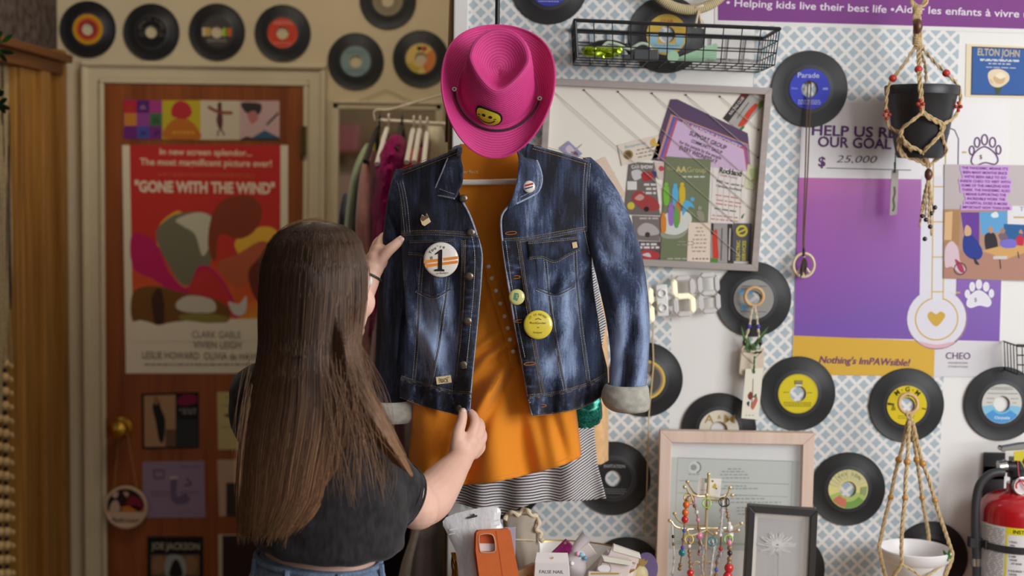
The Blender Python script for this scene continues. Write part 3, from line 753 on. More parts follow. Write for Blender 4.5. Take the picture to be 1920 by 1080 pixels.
for a, b_ in VL:
    l_ = MB(); leaf(l_, P(*a, 3.6) - vo, P(*b_, 3.58) - vo, 0.008, None); l_.build('leaf', leaf_g if a[1] < 92 else leaf_d, vn)
# ================================================================== singles on the white and wallpapered wall
GR = 'singles on the wallpapered wall'
record(1030, -27, YR, 'black single with blue label cut off by the top edge above the pink hat', GR, A_((58, 62, 160), rows((190, 190, 210), (-0.032, -0.037), 0.03)))
record(1250, 65, YR, 'black single with yellow over pale blue label behind the wire basket', GR, A_((206, 172, 76), bars((-0.040, -0.022, -0.021, 0.0, (150, 190, 206)), (0.021, -0.022, 0.040, 0.0, (150, 190, 206)), (-0.034, -0.031, 0.034, -0.021, (150, 190, 206)), (-0.02, -0.041, 0.02, -0.03, (150, 190, 206))), words_(('STAR', 0, 0.028, 0.007, (190, 90, 70), 0.03)), rows((120, 100, 60), (0.024, -0.026), 0.03)), hole=0.0192)
record(1518, 167, YR, 'black single with bright blue label under the purple banner, peace sign cord hung over it', GR, A_((66, 74, 186), words_(('Parade', -0.004, 0.026, 0.013, (190, 196, 226), 0.05)), rows((190, 194, 226), (-0.027, -0.031, -0.035), 0.026), arcs((0.028, 0.043, 175, 182, (110, 120, 200)), (0.03, 0.042, -2, 6, (150, 156, 214)))))
record(1413, 561, YR, 'black single with silver grey label behind the wooden ring of the envelope planter', GR, A_((150, 148, 142), bars((-0.036, 0.012, -0.004, 0.022, (120, 178, 214)), (-0.030, -0.026, -0.016, -0.012, (112, 168, 206))), rows((96, 96, 92), (-0.03, 0.030), 0.03)))
record(1210, 712, YR, 'black single with yellow ringed picture label half behind the right denim sleeve', GR, A_((128, 122, 110), rings((0.0425, 0.047, (214, 190, 76)), (0.040, 0.0425, (206, 150, 96))), arcs((0.020, 0.04, 100, 150, (206, 62, 66)), (0.02, 0.036, -60, 60, (86, 80, 72)), (0.02, 0.04, 160, 240, (200, 206, 206)))))
record(1348, 806, YR, 'black single with cream A&M label rising behind the pink wooden frame', GR, A_((222, 212, 192), words_(('A', -0.024, 0.017, 0.022, (178, 146, 88), 0.022), ('M', 0.024, 0.017, 0.022, (178, 146, 88), 0.026), ('&', 0, 0.027, 0.010, (178, 146, 88), None)), rings((0.0195, 0.0215, (190, 160, 110)))))
record(1496, 738, YR, 'black single with plain yellow label left of the yellow poster corner', GR, A_((216, 196, 40), bars((-0.010, 0.022, 0.010, 0.032, (150, 130, 30)), (-0.006, 0.018, 0.008, 0.030, (226, 220, 190))), rows((120, 106, 24), (-0.03, -0.026, -0.022, 0.002), 0.034), rings((0.0445, 0.047, (196, 176, 40)))))
record(1700, 760, YR, 'black single with yellow M-G-M label behind the ring of the white planter', GR, A_((216, 192, 36), arcw('M·G·M', 0.0335, 90, 0.012, (60, 50, 20), 0.34, 0.03), rows((130, 112, 30), (-0.026, -0.031), 0.02), arcs((0.03, 0.046, 172, 180, (80, 66, 24)), (0.036, 0.046, -12, -8, (80, 66, 24))), words_(('&', -0.031, -0.012, 0.014, (120, 100, 24), None))))
record(1878, 757, YR, 'black single with white over blue Chrysalis label at the right edge', GR, A_((206, 204, 194), arcs((0.0192, 0.046, 200, 340, (96, 170, 210)), (0.0215, 0.046, 188, 352, (134, 190, 214)), (0.024, 0.046, 215, 325, (80, 150, 206))), words_(('Chrysalis', 0.002, -0.036, 0.007, (236, 240, 240), 0.036)), rows((120, 120, 116), (0.038, 0.034, 0.024, 0.012, 0.002), 0.036)))
record(1590, 917, YR, 'black single with pale sunburst and meadow label right of the pink wooden frame', GR, A_((226, 216, 140), arcs(*[(0.024, 0.046, a, a + 6, (206, 204, 170)) for a in range(20, 165, 14)], (0.0195, 0.046, 200, 340, (176, 196, 110)), (0.024, 0.044, 215, 262, (206, 120, 96)), (0.030, 0.046, 262, 325, (120, 160, 80)), (0.030, 0.044, -20, 10, (150, 170, 110))), arcw('ODD SON', 0.034, 90, 0.008, (84, 96, 60), 0.25)))
record(1150, 897, YR, 'black single with black Invitation label beside the striped dress', GR, A_((42, 41, 42), words_(('INVITATION', 0.002, 0.026, 0.0085, (170, 168, 162), 0.05)), rows((130, 128, 124), (-0.026, -0.031, -0.036), 0.034), rings((0.0445, 0.0455, (96, 94, 92)))))
record(1745, 1046, YR, 'black single low on the wall behind the white hanging pot', GR, A_((40, 39, 40), rows((110, 108, 100), (0.03, 0.025), 0.03)))
record(1477, 1068, YR, 'black single low on the wall behind the two picture frames', GR, A_((60, 58, 56)))
record(1174, 1075, YR, 'black single low on the wall behind the white product boxes', GR, A_((58, 50, 52)))
record(948, 905, YR, 'black single mostly hidden behind the striped dress hem', GR, A_((40, 39, 40)))

# ================================================================== banner, posters, cd
YW = YR - 0.0015
purple = flatc((124, 66, 130), 0.35)
bn = art_px('banner', 'long purple banner with white lettering across the top of the wall', 'banner', YW, [(1340, -70), (1985, -55), (1985, 64), (1340, 45)], flatc((222, 218, 214), 0.4), [
    pg((128, 68, 134), [(1346, -70), (1985, -54), (1985, 56), (1346, 38)]),
    tx((226, 214, 224), '• Helping kids live their best life •', 1519, 18, 15, 311, 0.012, rot=-0.026),
    tx((226, 214, 224), 'Aider les enfants à vivre une vie', 1678, 23, 15, 305, 0.012, rot=-0.026, align='L')], extra='lettering')
cdb = art_px('cd_single', 'square blue Elton John CD sleeve with a cream rose at the right edge', 'cd', YW, [(1812, 82), (1925, 87), (1923, 184), (1810, 181)], flatc((222, 204, 172), 0.4), [
    pg((70, 62, 60), [(1822, 87), (1930, 91), (1928, 180), (1820, 178)]), pg((58, 96, 158), [(1824, 89), (1930, 93), (1928, 178), (1822, 176)]),
    tx((196, 178, 140), 'ELTON JOHN', 1872, 105, 14, 78, 0.02, rot=-0.03), dashes((206, 206, 206), 1834, 1912, (110, 112), 2, 3, skew=.03), dashes((206, 206, 206), 1850, 1896, (118,), 2, 4, skew=.03), dashes((200, 200, 206), 1840, 1906, (125,), 1.5, 5, skew=.03),
    bl((72, 84, 60), [(1864, 162), (1872, 160), (1878, 166), (1870, 178), (1865, 170)]), bl((226, 208, 176), [(1852, 140), (1860, 131), (1876, 130), (1890, 138), (1892, 150), (1882, 160), (1870, 164), (1857, 158)]), bl((206, 176, 130), [(1862, 146), (1872, 140), (1884, 146), (1880, 156), (1868, 156)]), bl((236, 222, 196), [(1866, 142), (1876, 136), (1886, 142), (1876, 148)]), bl((214, 188, 146), [(1854, 148), (1862, 152), (1860, 158)])], thick=0.006)
def purple_bg():
    m, nt, b = nodes_of('poster_purple_print', 0.35, 0.4); n = NB(nt)
    x, y, z = n.xyz(n.coords())
    k = n.m('ADD', n.m('MULTIPLY', z, 2.6), n.m('MULTIPLY', x, -0.5)); k = n.m('ADD', k, 0.45)
    n.link(n.ramp(k, [(0.0, (120, 78, 166)), (0.4, (142, 74, 160)), (0.75, (154, 78, 156)), (1.0, (196, 104, 166))]), b.inputs['Base Color'])
    return m
PW = (226, 222, 222); GOLD = (206, 168, 72); PUR = (98, 58, 112)
def paw(c, cx, cy, s, w_, fill=None):
    L = []
    pad = [(cx - 26 * s, cy + 20 * s), (cx - 20 * s, cy + 4 * s), (cx - 2 * s, cy - 8 * s), (cx + 16 * s, cy + 2 * s), (cx + 24 * s, cy + 16 * s), (cx + 18 * s, cy + 25 * s), (cx, cy + 22 * s), (cx - 18 * s, cy + 27 * s)]
    toes = [(-25, -1, 4.5, 8), (-15, -16, 5, 9), (-1, -21, 5.5, 9.5), (14, -16, 5.5, 9), (25, -2, 4.5, 8)]
    if fill: L.append(bl(fill, pad))
    L.append(ln(c, pad, w_, True, 5))
    for dx, dy, rx, ry in toes:
        T = [(cx + dx * s + rx * s * math.cos(a), cy + dy * s + ry * s * math.sin(a)) for a in [k * PI / 4 for k in range(8)]]
        if fill: L.append(bl(fill, T))
        L.append(ln(c, T, w_, True, 4))
    L.append(tx((110, 100, 110), '$', cx - 8 * s, cy + 15 * s, 9 * s))
    return L
art_px('fundraising_poster', 'large purple and yellow fundraising poster with a thermometer, HELP US REACH OUR GOAL', 'poster', YW - 0.001, [(1504, 186), (1890, 195), (1872, 706), (1484, 702)], flatc(PW, 0.35), [
    pg(purple_bg(), [(1497, 333), (1883, 338), (1874, 640), (1488, 631)]),
    pg((216, 172, 66), [(1488, 629), (1753, 640), (1751, 706), (1484, 702)]), pg((218, 214, 216), [(1753, 640), (1874, 640), (1872, 706), (1751, 706)]),
    ln(PUR, [(1792, 560), (1797, 260), (1790, 244), (1770, 236)], 2), pg((222, 220, 226), [(1728, 330), (1797, 330), (1792, 565), (1724, 560)]),
    circ((150, 120, 140), 1757, 599, 57), circ((222, 218, 226), 1756, 597, 55.5), bl((222, 176, 184), [(1722, 640), (1756, 646), (1790, 640), (1776, 650), (1756, 653), (1736, 650)]),
    ringp(GOLD, 1756, 598, 38.5, 41), pg((222, 220, 226), [(1745, 540), (1769, 540), (1769, 566), (1745, 566)]),
    ln(GOLD, [(1747, 562), (1751, 240)], 2), ln(GOLD, [(1768, 562), (1774, 240)], 2), *[ln(GOLD, [(1749 - .008 * (yy - 350), yy), (1772 - .012 * (yy - 350), yy)], 2) for yy in (350, 416, 482, 547)],
    bl(GOLD, [(1755, 612), (1742, 600), (1739, 590), (1746, 584), (1755, 589), (1764, 584), (1772, 590), (1768, 600)], 5),
    rc(GOLD, 1804, 284, 1812, 287), rc(GOLD, 1792, 547, 1800, 550), *paw(PUR, 1847, 283, 1.0, 2.6), *paw((232, 228, 234), 1836, 552, 0.9, 2.0, (226, 222, 230)),
    tx(PUR, 'HELP US REACH', 1522, 253, 21, 222, 0.02, align='L', rot=-0.02), tx(PUR, 'OUR GOAL', 1602, 277, 21, 137, 0.02, rot=-0.02), tx(PUR, '$', 1541, 312, 20, 13, 0.02),
    tx((84, 78, 84), '25,000', 1606, 305, 15, 76, -0.01, 0.25), ln((120, 112, 120), [(1549, 315), (1708, 319)], 1.6),
    tx((120, 70, 112), "Nothing's ImPAWsible!", 1621, 683, 14.5, 172, 0.015, 0.2, rot=-0.02), tx(PUR, 'CHEO', 1796, 673, 14, 46, 0.0), tx((130, 120, 130), 'FOUNDATION', 1796, 682, 4, 36), tx((130, 120, 130), 'FONDATION', 1796, 689, 4, 36)], extra='poster_print')
LIL = (206, 160, 220)
tl = ["THE PANDEMIC MEANS IT'S", 'BEEN MANY MONTHS SINCE', "WE'VE BEEN ABLE TO GO", 'INSIDE CHEO TO VISIT WITH', 'SOME OF THE AMAZING KIDS', 'THERE. THE PANDEMIC ALSO', 'MEANS SUPPORTING THE', 'INCREDIBLE WORK THE', 'HOSPITAL DOES IS MORE', 'IMPORTANT NOW THAN EVER.']
def lines_px(L, x, y0, dy, hpx, c, k, bg):
    out = []
    for i, s in enumerate(L):
        wpx = len(s) * k; xx = x + i * .35; yy = y0 + i * dy
        out.append(pg(bg, [(xx - wpx / 2 - 3, yy - hpx - 2.5), (xx + wpx / 2 + 3, yy - hpx - 1.5), (xx + wpx / 2 + 3, yy + 2.6), (xx - wpx / 2 - 3, yy + 2)]))
    for i, s in enumerate(L): out.append(tx(c, s, x + i * .35, y0 + i * dy, hpx, len(s) * k, 0.03, rot=-0.012))
    return out
art_px('photo_sheet', 'printed sheet with a lilac message over a photo of people at a table, far right', 'print', YW - 0.004, [(1771, 308), (1935, 310), (1933, 527), (1769, 522)], flatc((178, 166, 164), 0.3), [
    pg((176, 140, 120), [(1770, 392), (1935, 392), (1933, 526), (1769, 522)]), pg((170, 130, 90), [(1770, 394), (1800, 394), (1798, 460), (1770, 460)]), pg((214, 176, 130), [(1772, 398), (1786, 396), (1784, 450), (1770, 450)]), pg((104, 64, 150), [(1801, 398), (1836, 398), (1836, 470), (1812, 470)]), pg((96, 160, 206), [(1836, 398), (1888, 396), (1888, 432), (1840, 440)]), bl((220, 224, 226), [(1858, 402), (1868, 397), (1872, 406), (1862, 408)]), pg((46, 96, 150), [(1882, 420), (1925, 420), (1925, 450), (1882, 450)]), pg((222, 220, 222), [(1889, 386), (1935, 386), (1935, 422), (1889, 420)]), tx((120, 80, 160), 'Tea', 1922, 396, 9, 22), rc((206, 160, 90), 1900, 406, 1935, 409),
    pg((176, 130, 112), [(1770, 478), (1800, 470), (1850, 476), (1900, 470), (1933, 476), (1933, 525), (1770, 521)]),
    bl((46, 62, 140), [(1806, 446), (1814, 438), (1826, 444), (1842, 470), (1836, 486), (1818, 484), (1806, 470)]), bl((206, 170, 130), [(1808, 432), (1812, 422), (1820, 428), (1820, 440), (1810, 442)]), bl((50, 46, 50), [(1846, 444), (1854, 436), (1866, 440), (1870, 466), (1850, 470)]), bl((190, 140, 110), [(1852, 430), (1857, 424), (1862, 430), (1858, 438)]), bl((120, 96, 110), [(1872, 442), (1882, 436), (1890, 446), (1886, 460)]), bl((170, 126, 100), [(1876, 432), (1880, 427), (1885, 433), (1880, 438)]), bl((190, 50, 70), [(1904, 448), (1914, 440), (1920, 452), (1914, 464), (1904, 460)]), bl((190, 140, 110), [(1910, 436), (1914, 430), (1918, 438)]),
    pg((206, 160, 100), [(1840, 470), (1890, 458), (1925, 462), (1920, 474), (1886, 486)]), bl((120, 110, 196), [(1876, 452), (1896, 448), (1906, 454), (1902, 464), (1880, 464)]), ln((60, 50, 50), [(1874, 484), (1876, 504)], 2), ln((60, 50, 50), [(1908, 472), (1910, 484)], 2), rc((206, 196, 196), 1862, 480, 1888, 486),
    bl((214, 190, 196), [(1772, 466), (1784, 452), (1796, 466), (1800, 490), (1810, 506), (1800, 512), (1784, 500), (1772, 500)]), bl((170, 60, 90), [(1790, 486), (1802, 494), (1808, 510), (1798, 508)]), ringp((80, 70, 74), 1800, 504, 10, 12), bl((60, 50, 60), [(1826, 482), (1836, 496), (1828, 494)]),
    *lines_px(tl, 1846, 318, 8.2, 5.2, (110, 56, 130), 3.75, LIL)], thick=0.0012)
# clear plastic sleeve taped over the right of the poster
ps = Wall(YW - 0.007, 1900, 420)

# ================================================================== memo board
MBD = [(1022, 146), (1448, 165), (1421, 509), (1004, 489)]
Wb = Wall(YR - 0.03, 1224, 328)
brd = thing('memo_board', 'grey framed cream memo board with crossing cords behind the denim jacket', 'board', Wb.o)
fr_m = wood('grey_frame_wood', (158, 146, 140), (178, 166, 160), 'X', 0.6, 0.5)
q = [Vector((*Wb(*p), 0)) for p in MBD]
def inset(q, d):
    c = sum(q, Vector((0, 0, 0))) / 4
    out = []
    for i in range(4):
        a, b_, c2 = q[i - 1], q[i], q[(i + 1) % 4]
        e1, e2 = (b_ - a).normalized(), (c2 - b_).normalized()
        n1, n2 = Vector((e1.y, -e1.x, 0)), Vector((e2.y, -e2.x, 0))
        if n1.dot(c - b_) < 0: n1, n2 = -n1, -n2
        out.append(b_ + (n1 + n2) * d / (1 + n1.dot(n2)))
    return out
qi = inset(q, 12.5 * Wb.k)
def frame_sides(q, qi, y0, y1, m=None):
    b_ = MB()
    for i in range(4):
        j = (i + 1) % 4
        b_.prism([(v.x, v.y) for v in (q[i], q[j], qi[j], qi[i])], y0, y1, m)
    return b_
frame_sides(q, qi, -0.0, 0.028, None).build('frame', fr_m, brd, smooth=0, bevel=0.001)
MB().prism([(v.x, v.y) for v in q], 0.020, 0.028).build('backing_panel', mat('cream_board', (233, 226, 212), 0.6), brd, smooth=0)
cords = MB(); sd = 0.0172
for k in range(6):
    a = (1032 + 64 * k, 165 + 3.0 * k); t = 1.0
    ends = {0: (1399, 489), 1: (1391, 428), 2: (1420, 399), 3: (1423, 350), 4: (1424, 295), 5: (1425, 243)}[k]
    (xa, za_), (xb, zb_) = Wb(*a), Wb(*ends)
    ysub = [0.0185, 0.0135, 0.0135, 0.0135, 0.0135, 0.0135][k] if k else 0.0118
    cords.tube([(xa, 0.019, za_), (xa + (xb - xa) * .1, ysub, za_ + (zb_ - za_) * .1), (xa + (xb - xa) * .93, ysub, za_ + (zb_ - za_) * .93), (xb, 0.019, zb_)], 0.0007, n=6)
    for (u, v) in ((xa, za_), (xb, zb_)): MB().ball((u, 0.018, v), 0.0022, n=8).build('stud', mat('dark_stud', (70, 64, 58), 0.4, 0.6), brd)
for a, e in (((1040, 318), (1092, 270)), ((1100, 372), (1154, 323)), ((1140, 392), (1174, 362))):
    (xa, za_), (xb, zb_) = Wb(*a), Wb(*e)
    cords.tube([(xa, 0.014, za_), (xb, 0.019, zb_)], 0.0009, n=6)
cords.build('cord', mat('grey_elastic', (172, 164, 152), 0.7), brd)
YM = YR - 0.03 + 0.0185
gc = 'cards and leaflets tucked in the memo board'
def card(label, quad, c, layers, lift=0.0, name='leaflet', th=0.0006): return art_px(name, label, 'card', YM - lift, quad, flatc(c, 0.5), layers, gc, th, 'printed_matter')
DK = (60, 50, 60)
card('purple support group flyer tilted to the right on the memo board', [(1258, 186), (1403, 256), (1408, 322), (1226, 300)], (92, 72, 98), [
    pg((92, 72, 98), [(1258, 186), (1270, 186), (1402, 250), (1408, 320), (1222, 300)]), pg((200, 140, 120), [(1258, 214), (1402, 270), (1408, 322), (1232, 298)]), pg((84, 100, 170), [(1262, 218), (1400, 272), (1406, 322), (1236, 298)]), pg((176, 90, 120), [(1266, 222), (1398, 275), (1404, 322), (1240, 300)]), pg((206, 176, 206), [(1270, 226), (1394, 280), (1400, 322), (1246, 302)]),
    tx((196, 188, 200), 'ALL NATIONS RECOVERY', 1332, 256, 8, 122, 0.03, rot=-0.38), tx(DK, 'SUPPORT GROUP', 1326, 267, 9, 74, 0.03, rot=-0.38), tx(DK, 'COMMUNITY GROUP', 1324, 278, 7, 62, 0.03, rot=-0.36), tx(DK, 'for the people by the people', 1312, 284, 7, 84, 0.02, rot=-0.36), tx(DK, 'EVERY WEDNESDAY', 1308, 294, 9, 76, 0.03, rot=-0.36)], 0.0008)
card('narrow racing flyer with a red car in the top right corner of the memo board', [(1397, 168), (1434, 192), (1388, 246), (1356, 222)], (168, 162, 156), [
    pg((60, 52, 50), [(1397, 168), (1407, 175), (1366, 229), (1356, 222)]), pg((120, 40, 40), [(1397, 168), (1404, 172), (1392, 188), (1385, 184)]), bl((200, 70, 50), [(1384, 236), (1392, 222), (1402, 208), (1416, 194), (1420, 200), (1408, 216), (1396, 234)]), bl((70, 120, 60), [(1386, 244), (1392, 236), (1396, 238), (1390, 245)]), bl((120, 140, 60), [(1420, 196), (1430, 188), (1433, 194), (1424, 204)]), tx((190, 186, 180), 'RACING CLUB', 1383, 200, 6, 40, 0.03, rot=0.92), ln((100, 96, 90), [(1382, 222), (1404, 192)], 1.5)], 0.0003)
card('cream business card with gold flower left of the purple flyer', [(1158, 272), (1234, 253), (1244, 293), (1166, 311)], (222, 208, 192), [circ((150, 124, 60), 1178, 290, 9), circ((96, 80, 50), 1178, 290, 6), dashes((130, 120, 110), 1192, 1232, (281, 288, 295), 2, 3, 3, 9, skew=-.2), tx((110, 170, 180), 'Botanicals', 1192, 274, 6, 40, rot=0.24), bl((206, 170, 80), [(1220, 264), (1228, 258), (1230, 268), (1236, 272), (1226, 274), (1220, 272)])], 0.0012)
card('dark car show flyer with a red race car, topmost of three beside the brochure', [(1180, 303), (1226, 306), (1238, 404), (1170, 402)], (110, 100, 96), [
    bl((200, 196, 196), [(1184, 322), (1200, 318), (1206, 330), (1190, 338)]), bl((170, 50, 50), [(1202, 326), (1218, 322), (1226, 334), (1208, 340)]), bl((60, 66, 110), [(1222, 322), (1230, 322), (1230, 334)]), rc((216, 212, 206), 1176, 340, 1194, 356), dashes((214, 206, 200), 1200, 1230, (344, 352, 360), 4, 5, 4, 12), tx((226, 220, 214), 'CAR SHOW', 1204, 316, 7, 40, 0.03), bl((160, 64, 62), [(1184, 370), (1196, 358), (1212, 364), (1232, 376), (1236, 392), (1214, 396), (1196, 386)]), bl((196, 150, 140), [(1190, 372), (1200, 364), (1208, 370), (1200, 376)]), circ((206, 186, 60), 1183, 386, 7), circ((40, 36, 36), 1212, 392, 5)], 0.0012)
card('grey flyer with a pale car, middle of three beside the brochure', [(1186, 404), (1238, 406), (1237, 452), (1190, 450)], (120, 108, 102), [bl((176, 168, 164), [(1196, 428), (1210, 418), (1228, 424), (1236, 438), (1214, 442), (1198, 440)]), circ((60, 54, 54), 1214, 440, 5), dashes((190, 180, 170), 1196, 1234, (408,), 3, 8)], 0.0006)
card('red and dark racing flyer, lowest of three beside the brochure', [(1192, 452), (1238, 453), (1237, 490), (1194, 489)], (86, 74, 76), [dashes((220, 210, 206), 1196, 1236, (456, 462), 4, 9, 5, 12), bl((176, 60, 60), [(1198, 476), (1212, 468), (1234, 474), (1234, 484), (1206, 486)]), bl((206, 196, 196), [(1204, 478), (1216, 474), (1220, 482)])], 0.0004)
card('small floral card peeking out behind the green brochure', [(1226, 303), (1244, 305), (1244, 336), (1234, 336)], (206, 188, 176), [circ((190, 70, 80), 1240, 316, 5)], 0.0005)
card('receipt headed Rockland beside the green brochure', [(1322, 286), (1402, 306), (1392, 424), (1320, 416)], (222, 214, 206), [
    tx((60, 60, 60), 'Rockland', 1369, 327, 11, 42, 0.04, rot=-0.16), tx((150, 96, 80), 'Thrift Market', 1366, 333, 5, 34, rot=-0.16), tx((80, 76, 74), '9083 rue Laurier St', 1368, 346, 5, 52, 0.02, rot=-0.17), tx((80, 76, 74), 'Clarence-Rockland', 1366, 354, 5, 48, 0.02, rot=-0.17), dashes((190, 110, 100), 1333, 1390, (363, 372, 379), 2, 5, skew=.15), dashes((110, 104, 100), 1331, 1380, (388,), 2.5, 5, skew=.15), dashes((190, 120, 110), 1331, 1388, (402, 409), 2, 7, skew=.1), *[ln((206, 196, 188), [(x, 298 + (x - 1330) * .2), (x - 6, 416)], .8) for x in range(1338, 1400, 11)], bl((70, 120, 70), [(1390, 406), (1396, 400), (1392, 410)])], 0.0012)
card('pale green card with leaves over the right edge of the receipt', [(1402, 308), (1431, 313), (1425, 358), (1395, 352)], (206, 204, 170), [bl((176, 190, 130), [(1406, 318), (1422, 318), (1424, 336), (1412, 340)]), bl((186, 196, 150), [(1402, 340), (1414, 342), (1410, 352)]), circ((190, 110, 100), 1411, 338, 2)], 0.0018)
card('green AA group brochure with coloured figures in a bowl, middle of the memo board', [(1248, 293), (1333, 299), (1324, 497), (1238, 490)], (112, 120, 88), [
    tx((196, 180, 120), 'AA', 1277, 323, 12, 21, 0.04), tx((186, 176, 120), 'Group', 1306, 323, 11, 36), tx((186, 176, 120), 'The', 1256, 319, 6, 12), dashes((196, 196, 180), 1272, 1322, (330,), 3, 5, 4, 10), bl((206, 208, 200), [(1240, 430), (1248, 438), (1270, 440), (1290, 428), (1297, 408), (1284, 396), (1246, 402)]), bl((150, 152, 136), [(1240, 434), (1250, 440), (1274, 440), (1290, 430), (1280, 444), (1256, 448), (1240, 444)]),
    *[f for (c, x, y_, s) in (((120, 180, 60), 1249, 346, 1), ((90, 170, 210), 1266, 348, 1), ((206, 176, 50), 1279, 346, 1), ((206, 130, 50), 1244, 402, .9), ((150, 110, 180), 1258, 384, 1), ((196, 120, 50), 1270, 382, 1), ((96, 160, 80), 1268, 392, .9)) for f in (circ(c, x, y_, 4 * s), bl(c, [(x - 5 * s, y_ + 6 * s), (x + 5 * s, y_ + 6 * s), (x + 4.5 * s, y_ + 36 * s), (x - 4 * s, y_ + 36 * s)]))],
    circ((90, 170, 210), 1298, 374, 4), bl((90, 170, 210), [(1282, 378), (1294, 378), (1302, 390), (1292, 388), (1280, 404)]), circ((150, 146, 126), 1312, 390, 4), bl((146, 142, 122), [(1306, 396), (1318, 398), (1320, 414), (1310, 410)]), dashes((180, 180, 160), 1242, 1290, (484,), 2, 5), dashes((150, 150, 120), 1268, 1300, (452, 458), 2, 8)], 0.0022)
card('tan appointment card standing at the foot of the brochure', [(1291, 417), (1333, 418), (1331, 496), (1288, 494)], (226, 206, 186), [dashes((150, 134, 120), 1302, 1322, (426, 433, 440), 2, 3, 3, 8), dashes((150, 134, 120), 1296, 1328, (448, 455, 463, 470), 2, 7, 3, 8), dashes((120, 104, 90), 1296, 1328, (484,), 2.5, 7, 3, 6)], 0.0032)
card('racing card with a red car upright at the foot of the memo board', [(1334, 418), (1375, 419), (1371, 497), (1331, 496)], (156, 150, 146), [rc((60, 54, 54), 1364, 420, 1374, 496), rc((60, 54, 54), 1334, 419, 1338, 440), bl((200, 66, 50), [(1336, 440), (1344, 430), (1346, 460), (1347, 484), (1338, 486), (1336, 464)]), rc((90, 130, 60), 1332, 484, 1346, 496), ln((96, 92, 90), [(1354, 428), (1352, 488)], 2), ln((206, 202, 196), [(1369, 428), (1367, 488)], 2)], 0.0028)
card('charcoal card with a yellow round emblem, bottom right corner of the memo board', [(1376, 418), (1410, 419), (1406, 497), (1371, 497)], (84, 82, 88), [ringp((206, 190, 50), 1391, 433, 7, 11), ln((206, 190, 50), [(1384, 436), (1398, 430)], 3), tx((200, 186, 60), 'ELECTRIC', 1387, 470, 7, 38, 0.03, rot=PI / 2), tx((200, 186, 60), 'SERVICES', 1398, 470, 7, 38, 0.03, rot=PI / 2), rc((196, 190, 180), 1376, 490, 1404, 496)], 0.0024)
card('plain tan card peeking out beside the right denim shoulder', [(1108, 306), (1135, 294), (1172, 362), (1164, 392)], (222, 198, 178), [], 0.001)
card('small photo card peeking over the right denim shoulder', [(1048, 278), (1066, 264), (1092, 288), (1076, 302)], (150, 146, 180), [bl((200, 190, 196), [(1060, 280), (1068, 272), (1078, 284), (1070, 290)]), bl((110, 80, 90), [(1070, 286), (1080, 284), (1084, 292)])], 0.001)

# ================================================================== seven segment wall clock
Wc = Wall(YR - 0.03, 1280, 553)
clk = thing('digital_clock', 'white seven segment digital clock under the memo board', 'clock', Wc.o, rot=(0, -0.085, 0))
seg_off = mat('clock_segment_unlit', (214, 210, 206), 0.25, coat=0.4); seg_on = mat('clock_segment_lit', (255, 246, 214), 0.3, emit=0.25)
shell = mat('clock_shell', (228, 226, 224), 0.3, coat=0.3)
def seg(m_, cx, cz, L, horizontal, mm):
    t = 0.0066
    pts = [(-L / 2, 0), (-L / 2 + t, t), (L / 2 - t, t), (L / 2, 0), (L / 2 - t, -t), (-L / 2 + t, -t)]
    if not horizontal: pts = [(z, x) for x, z in pts]
    sm = [(x * .72, z * .72) if False else (x * (0.86 if horizontal else .62), z * (0.62 if horizontal else .86)) for x, z in pts]
    n = 6; vs_ = [(cx + x, 0.0, cz + z) for x, z in pts] + [(cx + x, -0.006, cz + z) for x, z in pts] + [(cx + x, -0.010, cz + z) for x, z in sm]
    fs = [tuple(range(n)), tuple(2 * n + i for i in range(n))] + [(i, (i + 1) % n, n + (i + 1) % n, n + i) for i in range(n)] + [(n + i, n + (i + 1) % n, 2 * n + (i + 1) % n, 2 * n + i) for i in range(n)]
    m_.add(vs_, fs, mm)
def digit(px, py, on):
    b_ = MB(); cx, cz = Wc(px, py); H = 0.042; Wd = 0.040
    for i, (dx, dz, h) in enumerate(((0, H, 1), (-Wd / 2, H / 2, 0), (Wd / 2, H / 2, 0), (0, 0, 1), (-Wd / 2, -H / 2, 0), (Wd / 2, -H / 2, 0), (0, -H, 1))):
        seg(b_, cx + dx, cz + dz, 0.037 if h else 0.041, h, seg_on if i in on else seg_off)
    b_.build('digit', seg_off, clk, smooth=0)
digit(1203, 566, (2, 5)); digit(1281, 555, (1, 3, 5)); digit(1328, 553, ())
b_ = MB(); cx, cz = Wc(1241, 560)
b_.box((cx, 0.004, cz), (0.026, 0.014, 0.074))
for dz in (-0.017, 0.017): b_.lathe([(0.011, 0), (0.011, -0.006), (0.007, -0.006), (0.006, 0.0)], n=20, c=(cx, -0.002, cz + dz), axis='Y')
b_.build('colon_block', shell, clk, bevel=0.002)
b_ = MB(); (xa, za_), (xb, zb_) = Wc(1190, 560), Wc(1340, 555)
b_.box(((xa + xb) / 2, 0.012, (za_ + zb_) / 2), (xb - xa, 0.012, 0.012)); b_.box((Wc(1262, 0)[0], 0.02, za_), (0.03, 0.02, 0.03))
b_.build('mounting_bar', shell, clk, bevel=0.002)
jute = mat('jute_rope', (202, 174, 130), 0.95, noise=0.2, nscale=220, bump=1.0, bscale=420); cotton = mat('cotton_cord', (222, 206, 176), 0.95, noise=0.1, nscale=260, bump=0.8, bscale=500)
tw = thing('power_cord', 'thin beige cord hanging below the digital clock past a black single', 'cord', P(1224, 610, YR - .012))
MB().tube(spline([P(x, y, YR - .012) - tw.location for x, y in ((1226, 590), (1224, 640), (1225, 680), (1222, 720), (1218, 760), (1216, 800), (1212, 940), (1208, 1000))], 6), 0.0018, n=6).build('cable', mat('beige_cable', (206, 184, 140), 0.6), tw)

